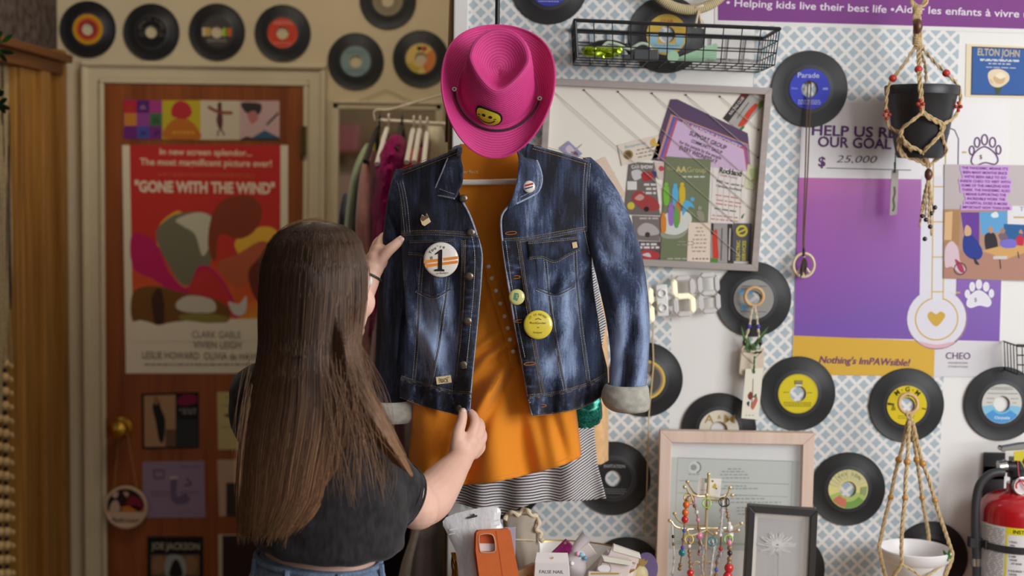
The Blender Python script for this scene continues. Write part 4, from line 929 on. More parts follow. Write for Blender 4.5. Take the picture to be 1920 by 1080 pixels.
# ================================================================== wire basket on the wall
YK = YR - 0.20
bk = thing('wire_basket', 'black wire wall basket below the rope hoop', 'basket', P(1270, 80, YK))
bo = bk.location; kb = MB(); wire = mat('black_wire', (38, 38, 40), 0.45, 0.2)
TL, TR, BR, BL = [P(*p, YK) - bo for p in ((1078, 38), (1462, 54), (1452, 122), (1082, 108))]
dv = Vector((0, 0.195, 0))
rim = MB()
for a, b2 in ((TL, TR), (TR, TR + dv), (TR + dv, TL + dv), (TL + dv, TL)): rim.tube([a, b2], 0.0042, n=8)
rim.tube([TL, BL], 0.004, n=8)
rim.build('rim', wire, bk)
g = MB(); r1 = 0.0013
def quadwire(A, B, C, D, nx, ny):      # A-B top, D-C bottom
    for i in range(nx + 1):
        t = i / nx; g.tube([A.lerp(B, t), D.lerp(C, t)], r1, n=5)
    for j in range(1, ny + 1):
        t = j / ny; g.tube([A.lerp(D, t), B.lerp(C, t)], r1 * 1.1, n=5)
quadwire(TL, TR, BR, BL, 11, 3); quadwire(TL + dv, TR + dv, BR + dv, BL + dv, 11, 3)
quadwire(TR, TR + dv, BR + dv, BR, 6, 3); quadwire(TL, TL + dv, BL + dv, BL, 6, 3); quadwire(BL, BR, BR + dv, BL + dv, 11, 3)
g.build('wire_grid', wire, bk)
# what lies in it
def inb(px, py, d): return P(px, py, YK + d)
rnd = random.Random(4)
sq = thing('sequin_trim', 'heap of lime green sequin trim at the left in the wire basket', 'trim', inb(1125, 98, .07)); b_ = MB()
for k in range(3):
    pts = [inb(rnd.uniform(1092, 1165), rnd.uniform(90, 105), rnd.uniform(.03, .14)) - sq.location for _ in range(12)]
    b_.tube(spline(pts, 5), 0.0055, n=7)
b_.build('sequin_strand', mat('lime_sequins', (150, 176, 30), 0.15, 0.6, noise=0.7, nscale=420), sq)
mt = MB(); o_ = inb(1300, 100, .08)
for k in range(7):
    a = k / 6; mt.prism([((P(1262, 112, YK + .08) - o_).x, (P(1262, 112, YK + .08) - o_).z), ((P(1340 + 6 * a, 82 + 30 * a, YK + .08) - o_).x, (P(1340, 82 + 30 * a, YK + .08) - o_).z), ((P(1344, 87 + 30 * a, YK + .08) - o_).x, (P(1344, 87 + 30 * a, YK + .08) - o_).z)], -0.02 + .006 * k, -0.015 + .006 * k)
mt.disc((P(1262, 106, YK + .05) - o_).x, (P(1262, 106, YK + .05) - o_).z, 0.013, -0.03, t=.01)
tag(mt.build('folding_fan', mat('mint_cloth', (168, 206, 172), 0.6), loc=o_), 'mint green folded fan in the wire basket', 'fan')
ag = MB(); o_ = inb(1190, 90, .1)
ag.tube(spline([inb(x, y, .1) - o_ for x, y in ((1130, 88), (1140, 80), (1160, 84), (1180, 92), (1200, 82), (1214, 84), (1222, 94))], 6), 0.0035, n=8)
tag(ag.build('tassel_cord', mat('pale_mint', (196, 212, 190), 0.7), loc=o_), 'pale mint cord lying over the sequin trim in the basket', 'cord')
tag(MB().box((0, 0, 0), (0.055, 0.05, 0.022)).box((-.035, 0, -.006), (0.03, 0.04, 0.012)).build('small_box', mat('dark_grey_card', (74, 76, 78), 0.4), smooth=0, bevel=.002, loc=inb(1210, 104, .09)), 'dark grey box in the middle of the wire basket', 'box')
bgm = MB()
bgm.grid(lambda u, v: (u * .12 - .06, v * .07, .004 + .010 * abs(mnoise.noise(Vector((u * 9, v * 7, 3))))), 24, 14)
tag(bgm.build('plastic_bag', mat('clear_film', (220, 226, 222), 0.12, alpha=0.45), loc=inb(1375, 117, .04)), 'crumpled clear plastic bag at the right in the wire basket', 'bag')
lm = MB(); o_ = inb(1140, 94, .15)
lm.tube([Vector((0.052 * math.cos(PI * k / 14), 0, -.012 + 0.030 * math.sin(PI * k / 14))) for k in range(15)], 0.006, n=8)
tag(lm.build('hair_band', mat('black_satin', (40, 38, 38), 0.4), loc=o_), 'black arched hair band behind the sequin trim', 'hair band')

# ================================================================== rope hoop
hp = thing('rope_hoop', 'cream rope wrapped hoop cut off by the top edge', 'hoop', P(1294, -66, YR - .05), rot=(0, 0, 0))
cr_m, nt, bb = nodes_of('cream_rope_wrap', 0.95, 0.2); n = NB(nt)
x_, y_, z_ = n.xyz(n.coords()); an = n.m('ARCTAN2', z_, x_); wv = n.m('SINE', n.m('MULTIPLY', an, 150.0))
n.link(n.ramp(n.m('MULTIPLY_ADD', wv, 0.5, 0.5), [(0, (176, 156, 112)), (0.5, (214, 196, 152)), (1, (222, 206, 166))]), bb.inputs['Base Color']); n.bump(wv, 0.6, 0.002, bb)
Rh = 82 * mpp(YR - .05)
MB().tube([(Rh * math.cos(a), 0, Rh * math.sin(a)) for a in [2 * PI * k / 64 for k in range(64)]], 0.0115, n=12, closed=True).build('hoop', cr_m, hp)
b_ = MB(); hl = hp.location
b_.tube([Vector((.013 * math.cos(a), -.013 * math.sin(a) * 0 + (-.013) * math.sin(a), (P(1309, 14, YR - .05) - hl).z + .004 * math.cos(a))) + Vector(((P(1309, 14, YR - .05) - hl).x, 0, 0)) for a in [2 * PI * k / 16 for k in range(16)]], 0.003, closed=True, n=7)
for e in ((1303, 52), (1317, 54)):
    b_.tube(spline([P(1310, 20, YR - .062) - hl, P((1310 + e[0]) / 2, 36, YR - .062) - hl, P(*e, YR - .062) - hl], 5), lambda t: 0.002 + .0015 * t, n=7)
b_.build('knot_tie', cotton, hp)
# ================================================================== hanging planters
def rope(b_, pts, r=0.003, m=None, n_=5, strands=2):
    """two or three twisted strands following the points"""
    path = spline(pts, n_)
    if strands == 1: return b_.tube(path, r, m, n=7)
    # resample for the twist
    L = [0.0]
    for i in range(1, len(path)): L.append(L[-1] + (path[i] - path[i - 1]).length)
    K = max(8, int(L[-1] / (r * 1.3))); fine = []; j = 0
    for k in range(K + 1):
        s = L[-1] * k / K
        while j < len(L) - 2 and L[j + 1] < s: j += 1
        t = (s - L[j]) / max(L[j + 1] - L[j], 1e-9); fine.append(path[j].lerp(path[j + 1], min(1, t)))
    for q_ in range(strands):
        out = []
        for k, p in enumerate(fine):
            t = (fine[min(k + 1, K)] - fine[max(k - 1, 0)]).normalized()
            a = t.cross(Vector((0, 1, 0))); a = a.normalized() if a.length > 1e-4 else Vector((1, 0, 0)); c = t.cross(a)
            ph = 2 * PI * q_ / strands + k * 0.75
            out.append(p + (a * math.cos(ph) + c * math.sin(ph)) * r * 0.55)
        b_.tube(out, r * 0.62, m, n=5)
    return b_
# --- black pot
YP = 3.12
hp2 = thing('macrame_hanger', 'jute macrame hanger with red beads holding the black pot', 'plant hanger', P(1722, 60, YP))
ho = hp2.location
potc = P(1729, 163, YP); kP = mpp(YP)
pot = thing('flower_pot', 'empty black plastic pot in the jute macrame hanger', 'pot', potc)
blackp = mat('black_plastic', (44, 44, 46), 0.42)
prof = [(0.0, -0.158), (0.048, -0.158), (0.052, -0.150), (0.0605, -0.108), (0.0615, -0.106), (0.0695, -0.052), (0.071, -0.050), (0.0765, -0.020), (0.080, -0.018), (0.0825, 0.0), (0.081, 0.002), (0.079, 0.0), (0.074, -0.02), (0.047, -0.150), (0, -0.150)]
MB().lathe(prof, n=56).build('pot_body', blackp, pot, smooth=50)
def hp_(x, y, d): return P(x, y, YP + d) - ho
b_ = MB()
rope(b_, [hp_(1713, -14, 0), hp_(1708, -4, 0), hp_(1712, 8, 0), hp_(1722, 14, 0), hp_(1733, 8, 0), hp_(1736, -4, 0), hp_(1730, -14, 0)], 0.006)
for dx in (-4, 0, 4): rope(b_, [hp_(1721 + dx * .4, 10, -.004), hp_(1719 + dx, 40, -.006), hp_(1721 + dx, 70, -.004), hp_(1722 + dx, 92, -.002)], 0.005)
for yy in (16, 20, 24, 70, 74, 78, 82): b_.tube([hp_(1720 + 8 * math.cos(a), yy + 2 * math.sin(a), -.010 * math.sin(a)) for a in [2 * PI * k / 12 for k in range(12)]], 0.0022, closed=True, n=6)
b_.build('top_knot', jute, hp2)
R0 = -0.086
strips = {
    'left': [(1716, 88, 0), (1698, 116, -.02), (1676, 146, -.03), (1665, 166, -.03), (1661, 200, -.03), (1662, 222, -.03), (1668, 238, -.03), (1688, 250, -.055), (1690, 262, -.055), (1712, 285, -.04), (1735, 300, -.0)],
    'front': [(1722, 92, -.01), (1722, 130, -.06), (1724, 160, -.088), (1726, 190, -.088), (1728, 212, -.084)],
    'fl': [(1728, 212, -.084), (1708, 228, -.082), (1692, 240, -.068), (1688, 250, -.060), (1684, 268, -.045), (1690, 290, -.035), (1722, 302, -.02), (1738, 312, 0)],
    'fr': [(1728, 212, -.084), (1746, 224, -.080), (1764, 234, -.066), (1766, 246, -.060), (1748, 268, -.068), (1732, 284, -.055), (1735, 300, -.02), (1740, 312, 0)],
    'flr': [(1689, 254, -.060), (1704, 272, -.066), (1726, 284, -.058), (1738, 304, -.01)],
    'right': [(1728, 88, 0), (1748, 112, -.02), (1772, 136, -.03), (1797, 162, -.03), (1801, 185, -.03), (1796, 208, -.03), (1786, 224, -.04), (1766, 236, -.064), (1768, 262, -.05), (1774, 285, -.02), (1752, 302, -.0), (1742, 312, 0)],
    'back': [(1724, 92, .0), (1734, 120, .04), (1736, 150, .085), (1736, 200, .088), (1734, 270, .06), (1738, 306, 0)]}
for k_, L in strips.items():
    b_ = MB(); pts = [hp_(*p) for p in L]
    rope(b_, pts, 0.0038)
    if k_ in ('front', 'fl', 'fr'): rope(b_, [p + Vector((.004, 0, .003)) for p in pts], 0.0030)
    b_.build('cord', jute, hp2)
redb = mat('red_bead', (186, 52, 44), 0.4); brownb = mat('brown_wood_bead', (92, 52, 34), 0.35, coat=.3); dkb = mat('dark_bead', (48, 34, 30), 0.3, coat=.4)
def bead(p, r, m_, par, sc=(1, 1, 1), n=14): return MB().ball(p, r, n=n, sc=sc).build('bead', m_, par, smooth=80)
bead(hp_(1721, 49, -.012), .0135, brownb, hp2, (0.8, .8, 1.25))
for p in ((1674, 147, -.03), (1722, 130, -.062), (1774, 137, -.03)): bead(hp_(*p), .0085, redb, hp2, (1.05, 1, 1))
for cx, cy, d in ((1726, 196, -.095), (1663, 216, -.034), (1797, 201, -.034)):
    for dx, dy in ((0, -8), (-5, -1), (5, -1), (0, 6)): bead(hp_(cx + dx, cy + dy, d), .0042, redb, hp2, n=10)
bead(hp_(1741, 327, 0), .0115, brownb, hp2, (.8, .8, 1.2))
b_ = MB(); rnd = random.Random(3)
for k in range(6):
    x0 = 1739 + rnd.uniform(-3, 5); xe = 1738 + (k - 2.5) * 5.5; ye = rnd.uniform(395, 450)
    rope(b_, [hp_(1741, 314, 0), hp_(1741 + (k - 2.5) * .8, 336, 0), hp_(xe * .5 + x0 * .5, 372, rnd.uniform(-.01, .01)), hp_(xe, ye, rnd.uniform(-.01, .01))], 0.0024)
b_.build('tassel', jute, hp2)
for p in ((1729, 405, 0), (1736, 412, -.01), (1753, 389, 0), (1744, 425, -.006), (1734, 448, 0), (1746, 400, .0)): bead(hp_(*p), .0055, dkb, hp2, n=10)
# --- tag on a green string
tg = thing('wind_chime_tag', 'grey rectangular tag on a green string below the black pot', 'tag', P(1677, 362, 3.2))
to = tg.location; Wt = Wall(3.2, 1677, 362)
m = MB().prism(Wt.pts([(1672, 320), (1685, 318), (1682, 402), (1668, 404)]), 0, .002); m.build('plate', mat('grey_tag', (176, 168, 160), 0.5), tg, smooth=0)
MB().line([Wt(1677, 350), Wt(1678, 362), Wt(1675, 374), Wt(1677, 388), Wt(1674, 396)], .004, -0.0008, flatc((110, 100, 96))).build('motif', None, tg)
b_ = MB(); rope(b_, [P(1679, 262, 3.2) - to, P(1679, 290, 3.2) - to, P(1678, 320, 3.2) - to], .0014)
for yy in (306, 310, 314, 318, 322): b_.ball(P(1678, yy, 3.198) - to, .003, n=8)
b_.build('string', mat('green_string', (70, 120, 70), 0.7), tg)

# --- white pot on a braided hanger
YQ = 3.10
h3 = thing('macrame_hanger', 'braided jute hanger with gold beads holding the white pot', 'plant hanger', P(1703, 757, YQ)); ho3 = h3.location
def h3p(x, y, d): return P(x, y, YQ + d) - ho3
light_w = mat('light_wood_ring', (206, 166, 116), 0.45, noise=0.08, nscale=50)
kq = mpp(YQ)
MB().tube([(17.5 * kq * math.cos(a), .006 * math.sin(a), 17.5 * kq * math.sin(a)) for a in [2 * PI * k / 40 for k in range(40)]], 0.0042, n=10, closed=True).build('ring', light_w, h3)
goldb = mat('gold_wood_bead', (190, 138, 64), 0.35, coat=.3)
b_ = MB(); rope(b_, [h3p(1697, 772, -.006), h3p(1704, 784, -.012), h3p(1711, 772, -.006)], .004); rope(b_, [h3p(1705, 776, -.008), h3p(1706, 800, -.004)], .007); b_.build('top_knot', jute, h3)
b_ = MB(); b_.tube([Vector((0, -.002, 0)) + h3p(1703, 742, .0), h3p(1703, 738, .14)], .002, n=6); b_.build('wall_hook', mat('steel_hook', (150, 146, 140), .3, 1), h3)
RP = [[(1702, 790, -.01), (1694, 830, -.02), (1685, 862, -.03), (1677, 895, -.04), (1670, 932, -.045), (1660, 970, -.05), (1651, 1012, -.05), (1649, 1030, -.055), (1660, 1080, -.045), (1680, 1130, -.03)],
      [(1705, 790, -.015), (1703, 830, -.04), (1701, 866, -.06), (1698, 900, -.07), (1697, 933, -.08), (1692, 985, -.088), (1690, 1030, -.088), (1690, 1058, -.090), (1676, 1080, -.08), (1660, 1130, -.05)],
      [(1708, 790, -.005), (1714, 830, .02), (1719, 862, .035), (1725, 900, .045), (1729, 933, .055), (1735, 970, .07), (1741, 1004, .085), (1741, 1030, .082)],
      [(1711, 790, -.01), (1720, 830, -.02), (1730, 869, -.025), (1742, 900, -.03), (1753, 938, -.035), (1768, 985, -.04), (1781, 1024, -.04), (1785, 1045, -.04), (1772, 1080, -.045), (1750, 1130, -.03)]]
for L in RP:
    b_ = MB(); pts = [h3p(*p) for p in L]; rope(b_, pts, .0042, strands=3); b_.build('cord', jute, h3)
rope_l = MB(); rope(rope_l, [h3p(1690, 1058, -.091), h3p(1715, 1072, -.090), h3p(1735, 1082, -.085), h3p(1784, 1046, -.045)], .003); rope_l.build('cord', jute, h3)
for p in ((1685, 862, -.03), (1701, 866, -.06), (1719, 862, .035), (1730, 869, -.025)): bead(h3p(*p), .0082, goldb, h3)
for p in ((1670, 932, -.045), (1697, 933, -.08), (1729, 933, .055), (1753, 938, -.035)): bead(h3p(*p), .0070, goldb, h3)
pc = P(1716, 1028, YQ)
wp_ = thing('flower_pot', 'white plastic pot hanging in the braided jute hanger', 'pot', pc)
MB().lathe([(0, -.13), (.05, -.13), (.056, -.125), (.071, -.028), (.074, -.024), (.0775, -.022), (.081, -.004), (.0815, 0), (.079, .002), (.0765, -.002), (.070, -.03), (.052, -.12), (0, -.12)], n=56).build('pot_body', mat('white_plastic', (232, 228, 226), 0.35), wp_, smooth=50)
sp = thing('sprig', 'small green sprig beside the white pot', 'sprig', P(1776, 1045, YQ - .05)); 
for k in range(5):
    b_ = MB(); leaf(b_, P(1776, 1046, YQ - .05) - sp.location + Vector((0, -.003 * k, 0)), P(1768 + 4 * k, 1030 + 11 * (k % 3), YQ - .06) - sp.location, .004, None); b_.build('leaf', leaf_g, sp)

# --- envelope planter with tag, hung over a record
YE = YR - 0.03
en = thing('envelope_planter', 'small paper envelope planter on a wooden ring over the silver label single', 'planter', P(1414, 556, YE)); eo = en.location; We = Wall(YE, 1414, 556)
def ep(x, y, d=0): return P(x, y, YE + d) - eo
MB().tube([Vector((0, 0, 0)) + Vector((17 * mpp(YE) * math.cos(a), 0, 17 * mpp(YE) * math.sin(a))) for a in [2 * PI * k / 40 for k in range(40)]], 0.0044, n=10, closed=True).build('ring', light_w, en)
for s in (-1, 1):
    b_ = MB(); rope(b_, [ep(1414 + s, 572, -.005), ep(1413 + 5 * s, 590, -.005), ep(1413 + 8 * s, 612, -.005), ep(1410 + 14 * s, 640, -.004), ep(1409 + 20 * s, 664, 0)], .0028); b_.build('cord', cotton, en)
    bead(ep(1413 + 8.5 * s, 612, -.008), .0052, mat('blue_bead', (70, 70, 170), .3), en, n=10); bead(ep(1411 + 15 * s, 642, -.006), .005, dkb, en, (1, 1, 1.6), n=10)
paper = mat('kraft_envelope', (214, 198, 176), 0.8, noise=.05, nscale=40)
b_ = MB(); b_.prism(We.pts([(1390, 657), (1432, 654), (1431, 704), (1410, 712), (1386, 700)]), -.004, .016); b_.prism(We.pts([(1394, 658), (1412, 676), (1430, 655), (1431, 660), (1412, 682), (1391, 662)]), -.006, -.004); b_.build('envelope', paper, en, smooth=0)
rnd = random.Random(9)
for k in range(17):
    b_ = MB(); leaf(b_, ep(1408 + rnd.uniform(-8, 12), 664, rnd.uniform(0, .012)), ep(1415 + rnd.uniform(-26, 32), rnd.uniform(604, 660), rnd.uniform(-.03, .01)), .0036, None); b_.build('leaf', mat('air_plant_leaf', (100, 138, 84), 0.55), en)
tgc = art_px('gift_tag', 'long cream tag with a flower drawing hanging in front of the envelope planter', 'tag', YE - .014, [(1398, 692), (1431, 690), (1422, 787), (1390, 784)], flatc((232, 226, 208), .6), [
    ln((90, 84, 80), [(1412, 710), (1411, 740), (1408, 764)], 1.2, n=3), bl((130, 60, 50), [(1402, 742), (1408, 734), (1412, 744), (1406, 750)]), bl((190, 110, 90), [(1408, 760), (1418, 744), (1420, 752), (1412, 768)]), bl((90, 120, 80), [(1412, 744), (1418, 738), (1418, 746)]), bl((70, 60, 70), [(1400, 756), (1405, 752), (1404, 762)]), dashes((150, 144, 136), 1396, 1416, (778,), 1.4, 4, 3, 6)])
b_ = MB(); rope(b_, [P(1415, 668, YE - .016) - tgc.location, P(1414, 680, YE - .018) - tgc.location, P(1414, 700, YE - .016) - tgc.location], .0022); b_.build('string', mat('green_string', (70, 120, 70), 0.7), tgc)
# --- peace sign on a cord
pe = thing('peace_pendant', 'cream wooden peace sign on a long brown cord over the blue label single', 'pendant', P(1507, 497, YR - .03)); po = pe.location; kp = mpp(YR - .03)
cw = mat('cream_wood', (222, 204, 166), 0.5); b_ = MB()
b_.tube([(19.5 * kp * math.cos(a), 0, 22 * kp * math.sin(a)) for a in [2 * PI * k / 40 for k in range(40)]], .0036, n=9, closed=True)
for a in (PI / 2, -PI / 2, -PI / 2 + .75, -PI / 2 - .75): b_.tube([(0, 0, 0), (19.5 * kp * math.cos(a), 0, 22 * kp * math.sin(a))], .0028, n=8)
b_.build('peace_sign', cw, pe)
def pp(x, y, d=0): return P(x, y, YR - .03 + d) - po
b_ = MB(); cm = mat('brown_cord', (104, 76, 56), 0.8)
rope(b_, [pp(1515, 152, .02), pp(1513, 200, .012), pp(1510, 320), pp(1506, 440), pp(1506, 478, -.003)], .0016, strands=1, m=cm); rope(b_, [pp(1519, 152, .02), pp(1520, 170, .012), pp(1514, 330), pp(1508, 440), pp(1508, 478, -.004)], .0016, strands=1, m=cm)
b_.ball(pp(1517, 154, .02), .004, n=10); b_.build('cord', cm, pe)
for x, y in ((1501, 522), (1510, 518), (1504, 510), (1512, 506)):
    b_ = MB(); leaf(b_, pp(1508, 482, -.006), pp(x, y, -.012), .0055, None); b_.build('feather', mat('dark_feather', (66, 48, 44), .7), pe)
for q_ in (468, 473, 478): bead(pp(1507, q_, -.003), .004, dkb, pe, n=8)

# ================================================================== second small wire rack at the right edge
rk = thing('wire_rack', 'black wire rack cut off by the right edge beside the photo sheet', 'rack', P(1915, 675, YR - .08)); ro_ = rk.location; b_ = MB()
A0, B0, C0, D0 = [P(x, y, YR - .09) - ro_ for x, y in ((1906, 648), (1990, 650), (1988, 704), (1908, 702))]
for i in range(9): b_.tube([A0.lerp(B0, i / 8), D0.lerp(C0, i / 8)], .0013, n=5)
for j in range(4): b_.tube([A0.lerp(D0, j / 3), B0.lerp(C0, j / 3)], .0016 if j else .0035, n=6)
for V in (A0, B0, C0, D0): b_.tube([V, V + Vector((0, .085, 0))], .002, n=6)
for i in range(5): b_.tube([A0 + Vector((0, .02 * i, 0)), D0 + Vector((0, .02 * i, 0))], .0013, n=5)
b_.build('wire_grid', wire, rk)

# ================================================================== fire extinguisher
YX = YR - 0.105
exc = P(1904, 1000, YX); ex = thing('fire_extinguisher', 'red fire extinguisher strapped to the wall at the bottom right', 'fire extinguisher', exc)
kx_ = mpp(YX)
def xp(x, y, d=0): return P(x, y, YX + d) - exc
red = mat('red_enamel', (176, 22, 30), 0.22, coat=.6); Rx = 68 * kx_
zt = xp(1904, 952).z
zn = xp(1904, 905).z
MB().lathe([(0, -.45), (Rx * .9, -.45), (Rx, -.43), (Rx, zt - .012), (Rx * .985, zt + .002), (Rx * .93, zt + .014), (Rx * .8, zt + .026), (Rx * .55, zt + .036), (Rx * .34, zt + .040), (Rx * .30, zt + .044), (Rx * .30, zn + .0), (0, zn)], n=64).build('cylinder', red, ex, smooth=50)
blk = mat('valve_black', (46, 46, 48), 0.4); alu = mat('valve_alloy', (150, 146, 140), 0.35, .9); stl = mat('polished_steel', (190, 188, 184), .25, 1)
b_ = MB(); b_.lathe([(0, zn - .004), (.017, zn - .004), (.017, zn + .012), (.024, zn + .014), (.024, zn + .03), (.015, zn + .034), (.015, zn + .058), (0, zn + .06)], n=24); b_.tube([(0, 0, zn + .038), (-.034, 0, zn + .038)], .013, n=14); b_.build('valve_body', blk, ex)
b_ = MB(); b_.prism([(-.045, zn + .075), (.0, zn + .078), (.09, zn + .090), (.09, zn + .100), (-.0, zn + .092), (-.045, zn + .083)], -.011, .011); b_.prism([(-.02, zn + .05), (.09, zn + .052), (.09, zn + .058), (-.02, zn + .06)], -.010, .010); b_.tube([(-.04, -.014, zn + .079), (-.04, .014, zn + .079)], .006, n=10); b_.build('handle', alu, ex, bevel=.001)
gx, gz = xp(1905, 905).x, xp(1905, 905).z
b_ = MB(); b_.lathe([(0, .012), (.019, .012), (.021, .008), (.021, -.004), (.0185, -.005), (.0185, .001), (0, .001)], n=30, c=(gx, -.034, gz), axis='Y'); ga = b_.build('gauge', stl, ex)
MB().disc(gx, gz, .018, -.0335, flatc((222, 206, 206))).ring(gx, gz, .010, .014, -.0342, flatc((190, 50, 50)), a0=-.6, a1=3.7).build('dial', None, ga)
MB().tube(spline([Vector((-.03, -.0, zn + .038)), Vector((-.034, -.0, zn + .038))], 2), .0155, n=18).tube([Vector((-.028, 0, zn + .038)), Vector((-.046, 0, zn + .036))], .0145, n=18).build('hose_ferrule', stl, ex)
hz_ = [(1880, 884, 0), (1866, 884, 0), (1850, 890, 0), (1834, 908, 0), (1827, 940, 0), (1826, 985, 0), (1828, 1030, 0), (1829, 1090, 0), (1830, 1200, 0)]
MB().tube(spline([xp(*p) + Vector((0, -.01, 0)) for p in hz_], 8), .0098, n=16).build('hose', mat('hose_rubber', (54, 54, 56), .45), ex)
MB().tube([xp(1828, 1044) + Vector((0, -.01, 0)), xp(1828, 1058) + Vector((0, -.01, 0))], .0115, n=18).build('hose_band', stl, ex)
b_ = MB(); zs_ = xp(1904, 1016).z; b_.lathe([(Rx + .001, zs_ - .008), (Rx + .003, zs_ - .008), (Rx + .003, zs_ + .008), (Rx + .001, zs_ + .008)], n=56, loop=True); b_.box((xp(1826, 1010).x, -.008, zs_), (.028, .022, .022)); b_.box((xp(1846, 1010).x, -.03, zs_), (.02, .012, .02)); b_.build('strap', blk, ex)
b_ = MB(); px0, pz0 = xp(1866, 875, .09).x, xp(1866, 875, .09).z; b_.box((px0, .098, pz0), (.05, .006, .065)); b_.box((px0, .098, pz0 - .25), (.05, .006, .5)); b_.ball((px0 - .012, .094, pz0 - .012), .004, n=8); b_.build('wall_bracket', blk, ex, bevel=.004)
# printed label wrapped round the cylinder
def on_cyl(b_, x0px, x1px, z0, z1, m, lift=.0006):
    a0_, a1_ = [math.asin(max(-.999, min(.999, (xp(x, 1000).x) / Rx))) for x in (x0px, x1px)]
    return b_.lathe([(Rx + lift, z0), (Rx + lift, z1)], m, n=20, arc=(-PI / 2 + a0_, -PI / 2 + a1_))
zl = xp(1904, 980).z + .006
b_ = MB(); W_ = flatc((222, 218, 216), .4); Yl = flatc((222, 206, 40), .4)
on_cyl(b_, 1836.5, 1971, -.40, zl, W_); on_cyl(b_, 1866, 1971, zl - .016, zl, Yl, .0009); on_cyl(b_, 1866, 1869, -.40, zl, Yl, .0009)
rnd = random.Random(2); z = zl - .006
while z > -.16:
    x = 1839
    while x < 1863:
        L = rnd.uniform(3, 9); on_cyl(b_, x, min(x + L, 1864), z - .0016, z, flatc((150, 146, 146)), .0010); x += L + 2
    z -= .0042
b_.build('label_sheet', W_, ex)
def cyl_text(b_, s, xpx, z, h, c, lift=.0013, wd=None):
    vs_, fs = glyphs(s, .02, 0); k = h / .7; x0 = min(v[0] for v in vs_); out = []
    kk = (wd / (max(v[0] for v in vs_) - x0)) if wd else k
    a_s = math.asin(max(-1, min(1, xp(xpx, 1000).x / Rx)))
    for a, c2 in vs_:
        an_ = -PI / 2 + a_s + (a - x0) * kk / Rx; out.append(((Rx + lift) * math.cos(an_), (Rx + lift) * math.sin(an_), z + c2 * k))
    b_.add(out, fs, flatc(c))
b_ = MB(); cyl_text(b_, 'INSTRUCTIONS', 1877, zl - .0125, .0082, (60, 56, 30))
for i, (w1, w2, w3) in enumerate((('PULL', 'PIN', ''), ('AIM', 'HOSE', 'AT BASE'), ('SQUEEZE', 'LEVER', ''), ('SWEEP', 'SIDE TO', 'SIDE'))):
    for j, s in enumerate((w1, w2, w3)):
        if s: cyl_text(b_, ('%d ' % (i + 1) if j == 0 else '   ') + s, 1872 + 2 * j, zl - .034 - i * .033 - j * .008, .0042, (96, 92, 96))
for i in range(3): on_cyl(b_, 1908, 1913, zl - .07 - i * .03, zl - .062 - i * .03, flatc((190, 60, 70)), .0014); on_cyl(b_, 1897, 1908, zl - .068 - i * .03, zl - .066 - i * .03, flatc((110, 106, 110)), .0014)
b_.build('lettering', None, ex)
tgx = MB(); o_ = xp(1903, 850)
tgx.prism([(o_.x - .013, o_.z - .010), (o_.x + .006, o_.z - .012), (o_.x + .014, o_.z + .014), (o_.x - .014, o_.z + .010)], -.032, -.030); tgx.tube(spline([Vector((o_.x, -.03, o_.z - .008)), Vector((o_.x + .012, -.034, o_.z - .03)), Vector((o_.x + .012, -.03, o_.z - .05))], 5), .0012, n=6)
tgx.build('inspection_tag', mat('yellow_tag', (206, 190, 40), .4), ex)
MB().tube(spline([Vector((gx - .01, -.03, gz + .06)), Vector((gx - .006, -.036, gz + .02)), Vector((gx + .012, -.04, gz - .006)), Vector((gx + .03, -.03, gz + .006))], 6), .0014, n=6).build('seal_wire', mat('red_wire', (190, 30, 50), .4), ex)
# ================================================================== denim jacket
def denim(name, dark, mid, light, rough=0.85):
    m, nt, b = nodes_of(name, rough, 0.15); n = NB(nt)
    c = n.coords(); x, y, z = n.xyz(c)
    at = nt.nodes.new('ShaderNodeAttribute'); at.attribute_name = 'fade'
    streak = n.noise(n.coords(scale=(120, 120, 9)), 2.0, 5); cloud = n.noise(n.coords(scale=(30, 30, 13)), 1, 5); grain = n.noise(n.coords(scale=(700, 300, 320)), 1.0, 3)
    k = n.m('ADD', n.m('MULTIPLY', streak, 0.34), n.m('MULTIPLY', cloud, 0.48)); k = n.m('ADD', k, n.m('MULTIPLY', grain, 0.26)); k = n.m('ADD', k, n.m('MULTIPLY', at.outputs['Fac'], 0.50)); k = n.m('SUBTRACT', k, 0.08)
    col = n.ramp(k, [(0.36, dark), (0.56, mid), (0.84, light)])
    n.link(col, b.inputs['Base Color'])
    tw = n.m('SINE', n.m('MULTIPLY', n.m('ADD', x, n.m('MULTIPLY', z, 0.7)), 5200.0))
    n.bump(n.m('ADD', n.m('MULTIPLY', tw, 0.35), n.m('MULTIPLY', grain, 1.6)), 0.45, 0.0012, b)
    b.inputs['Sheen Weight'].default_value = 0.15
    return m
DEN = denim('denim_dark', (33, 34, 41), (60, 70, 96), (152, 170, 204))
DEN_IN = mat('denim_inside', (172, 168, 156), 0.9, noise=.14, nscale=90, bump=.4, bscale=500)
def smooth01(a, b, x):
    t = max(0.0, min(1.0, (x - a) / (b - a))); return t * t * (3 - 2 * t)
def bump1(x, c, w_): return math.exp(-((x - c) / w_) ** 2)
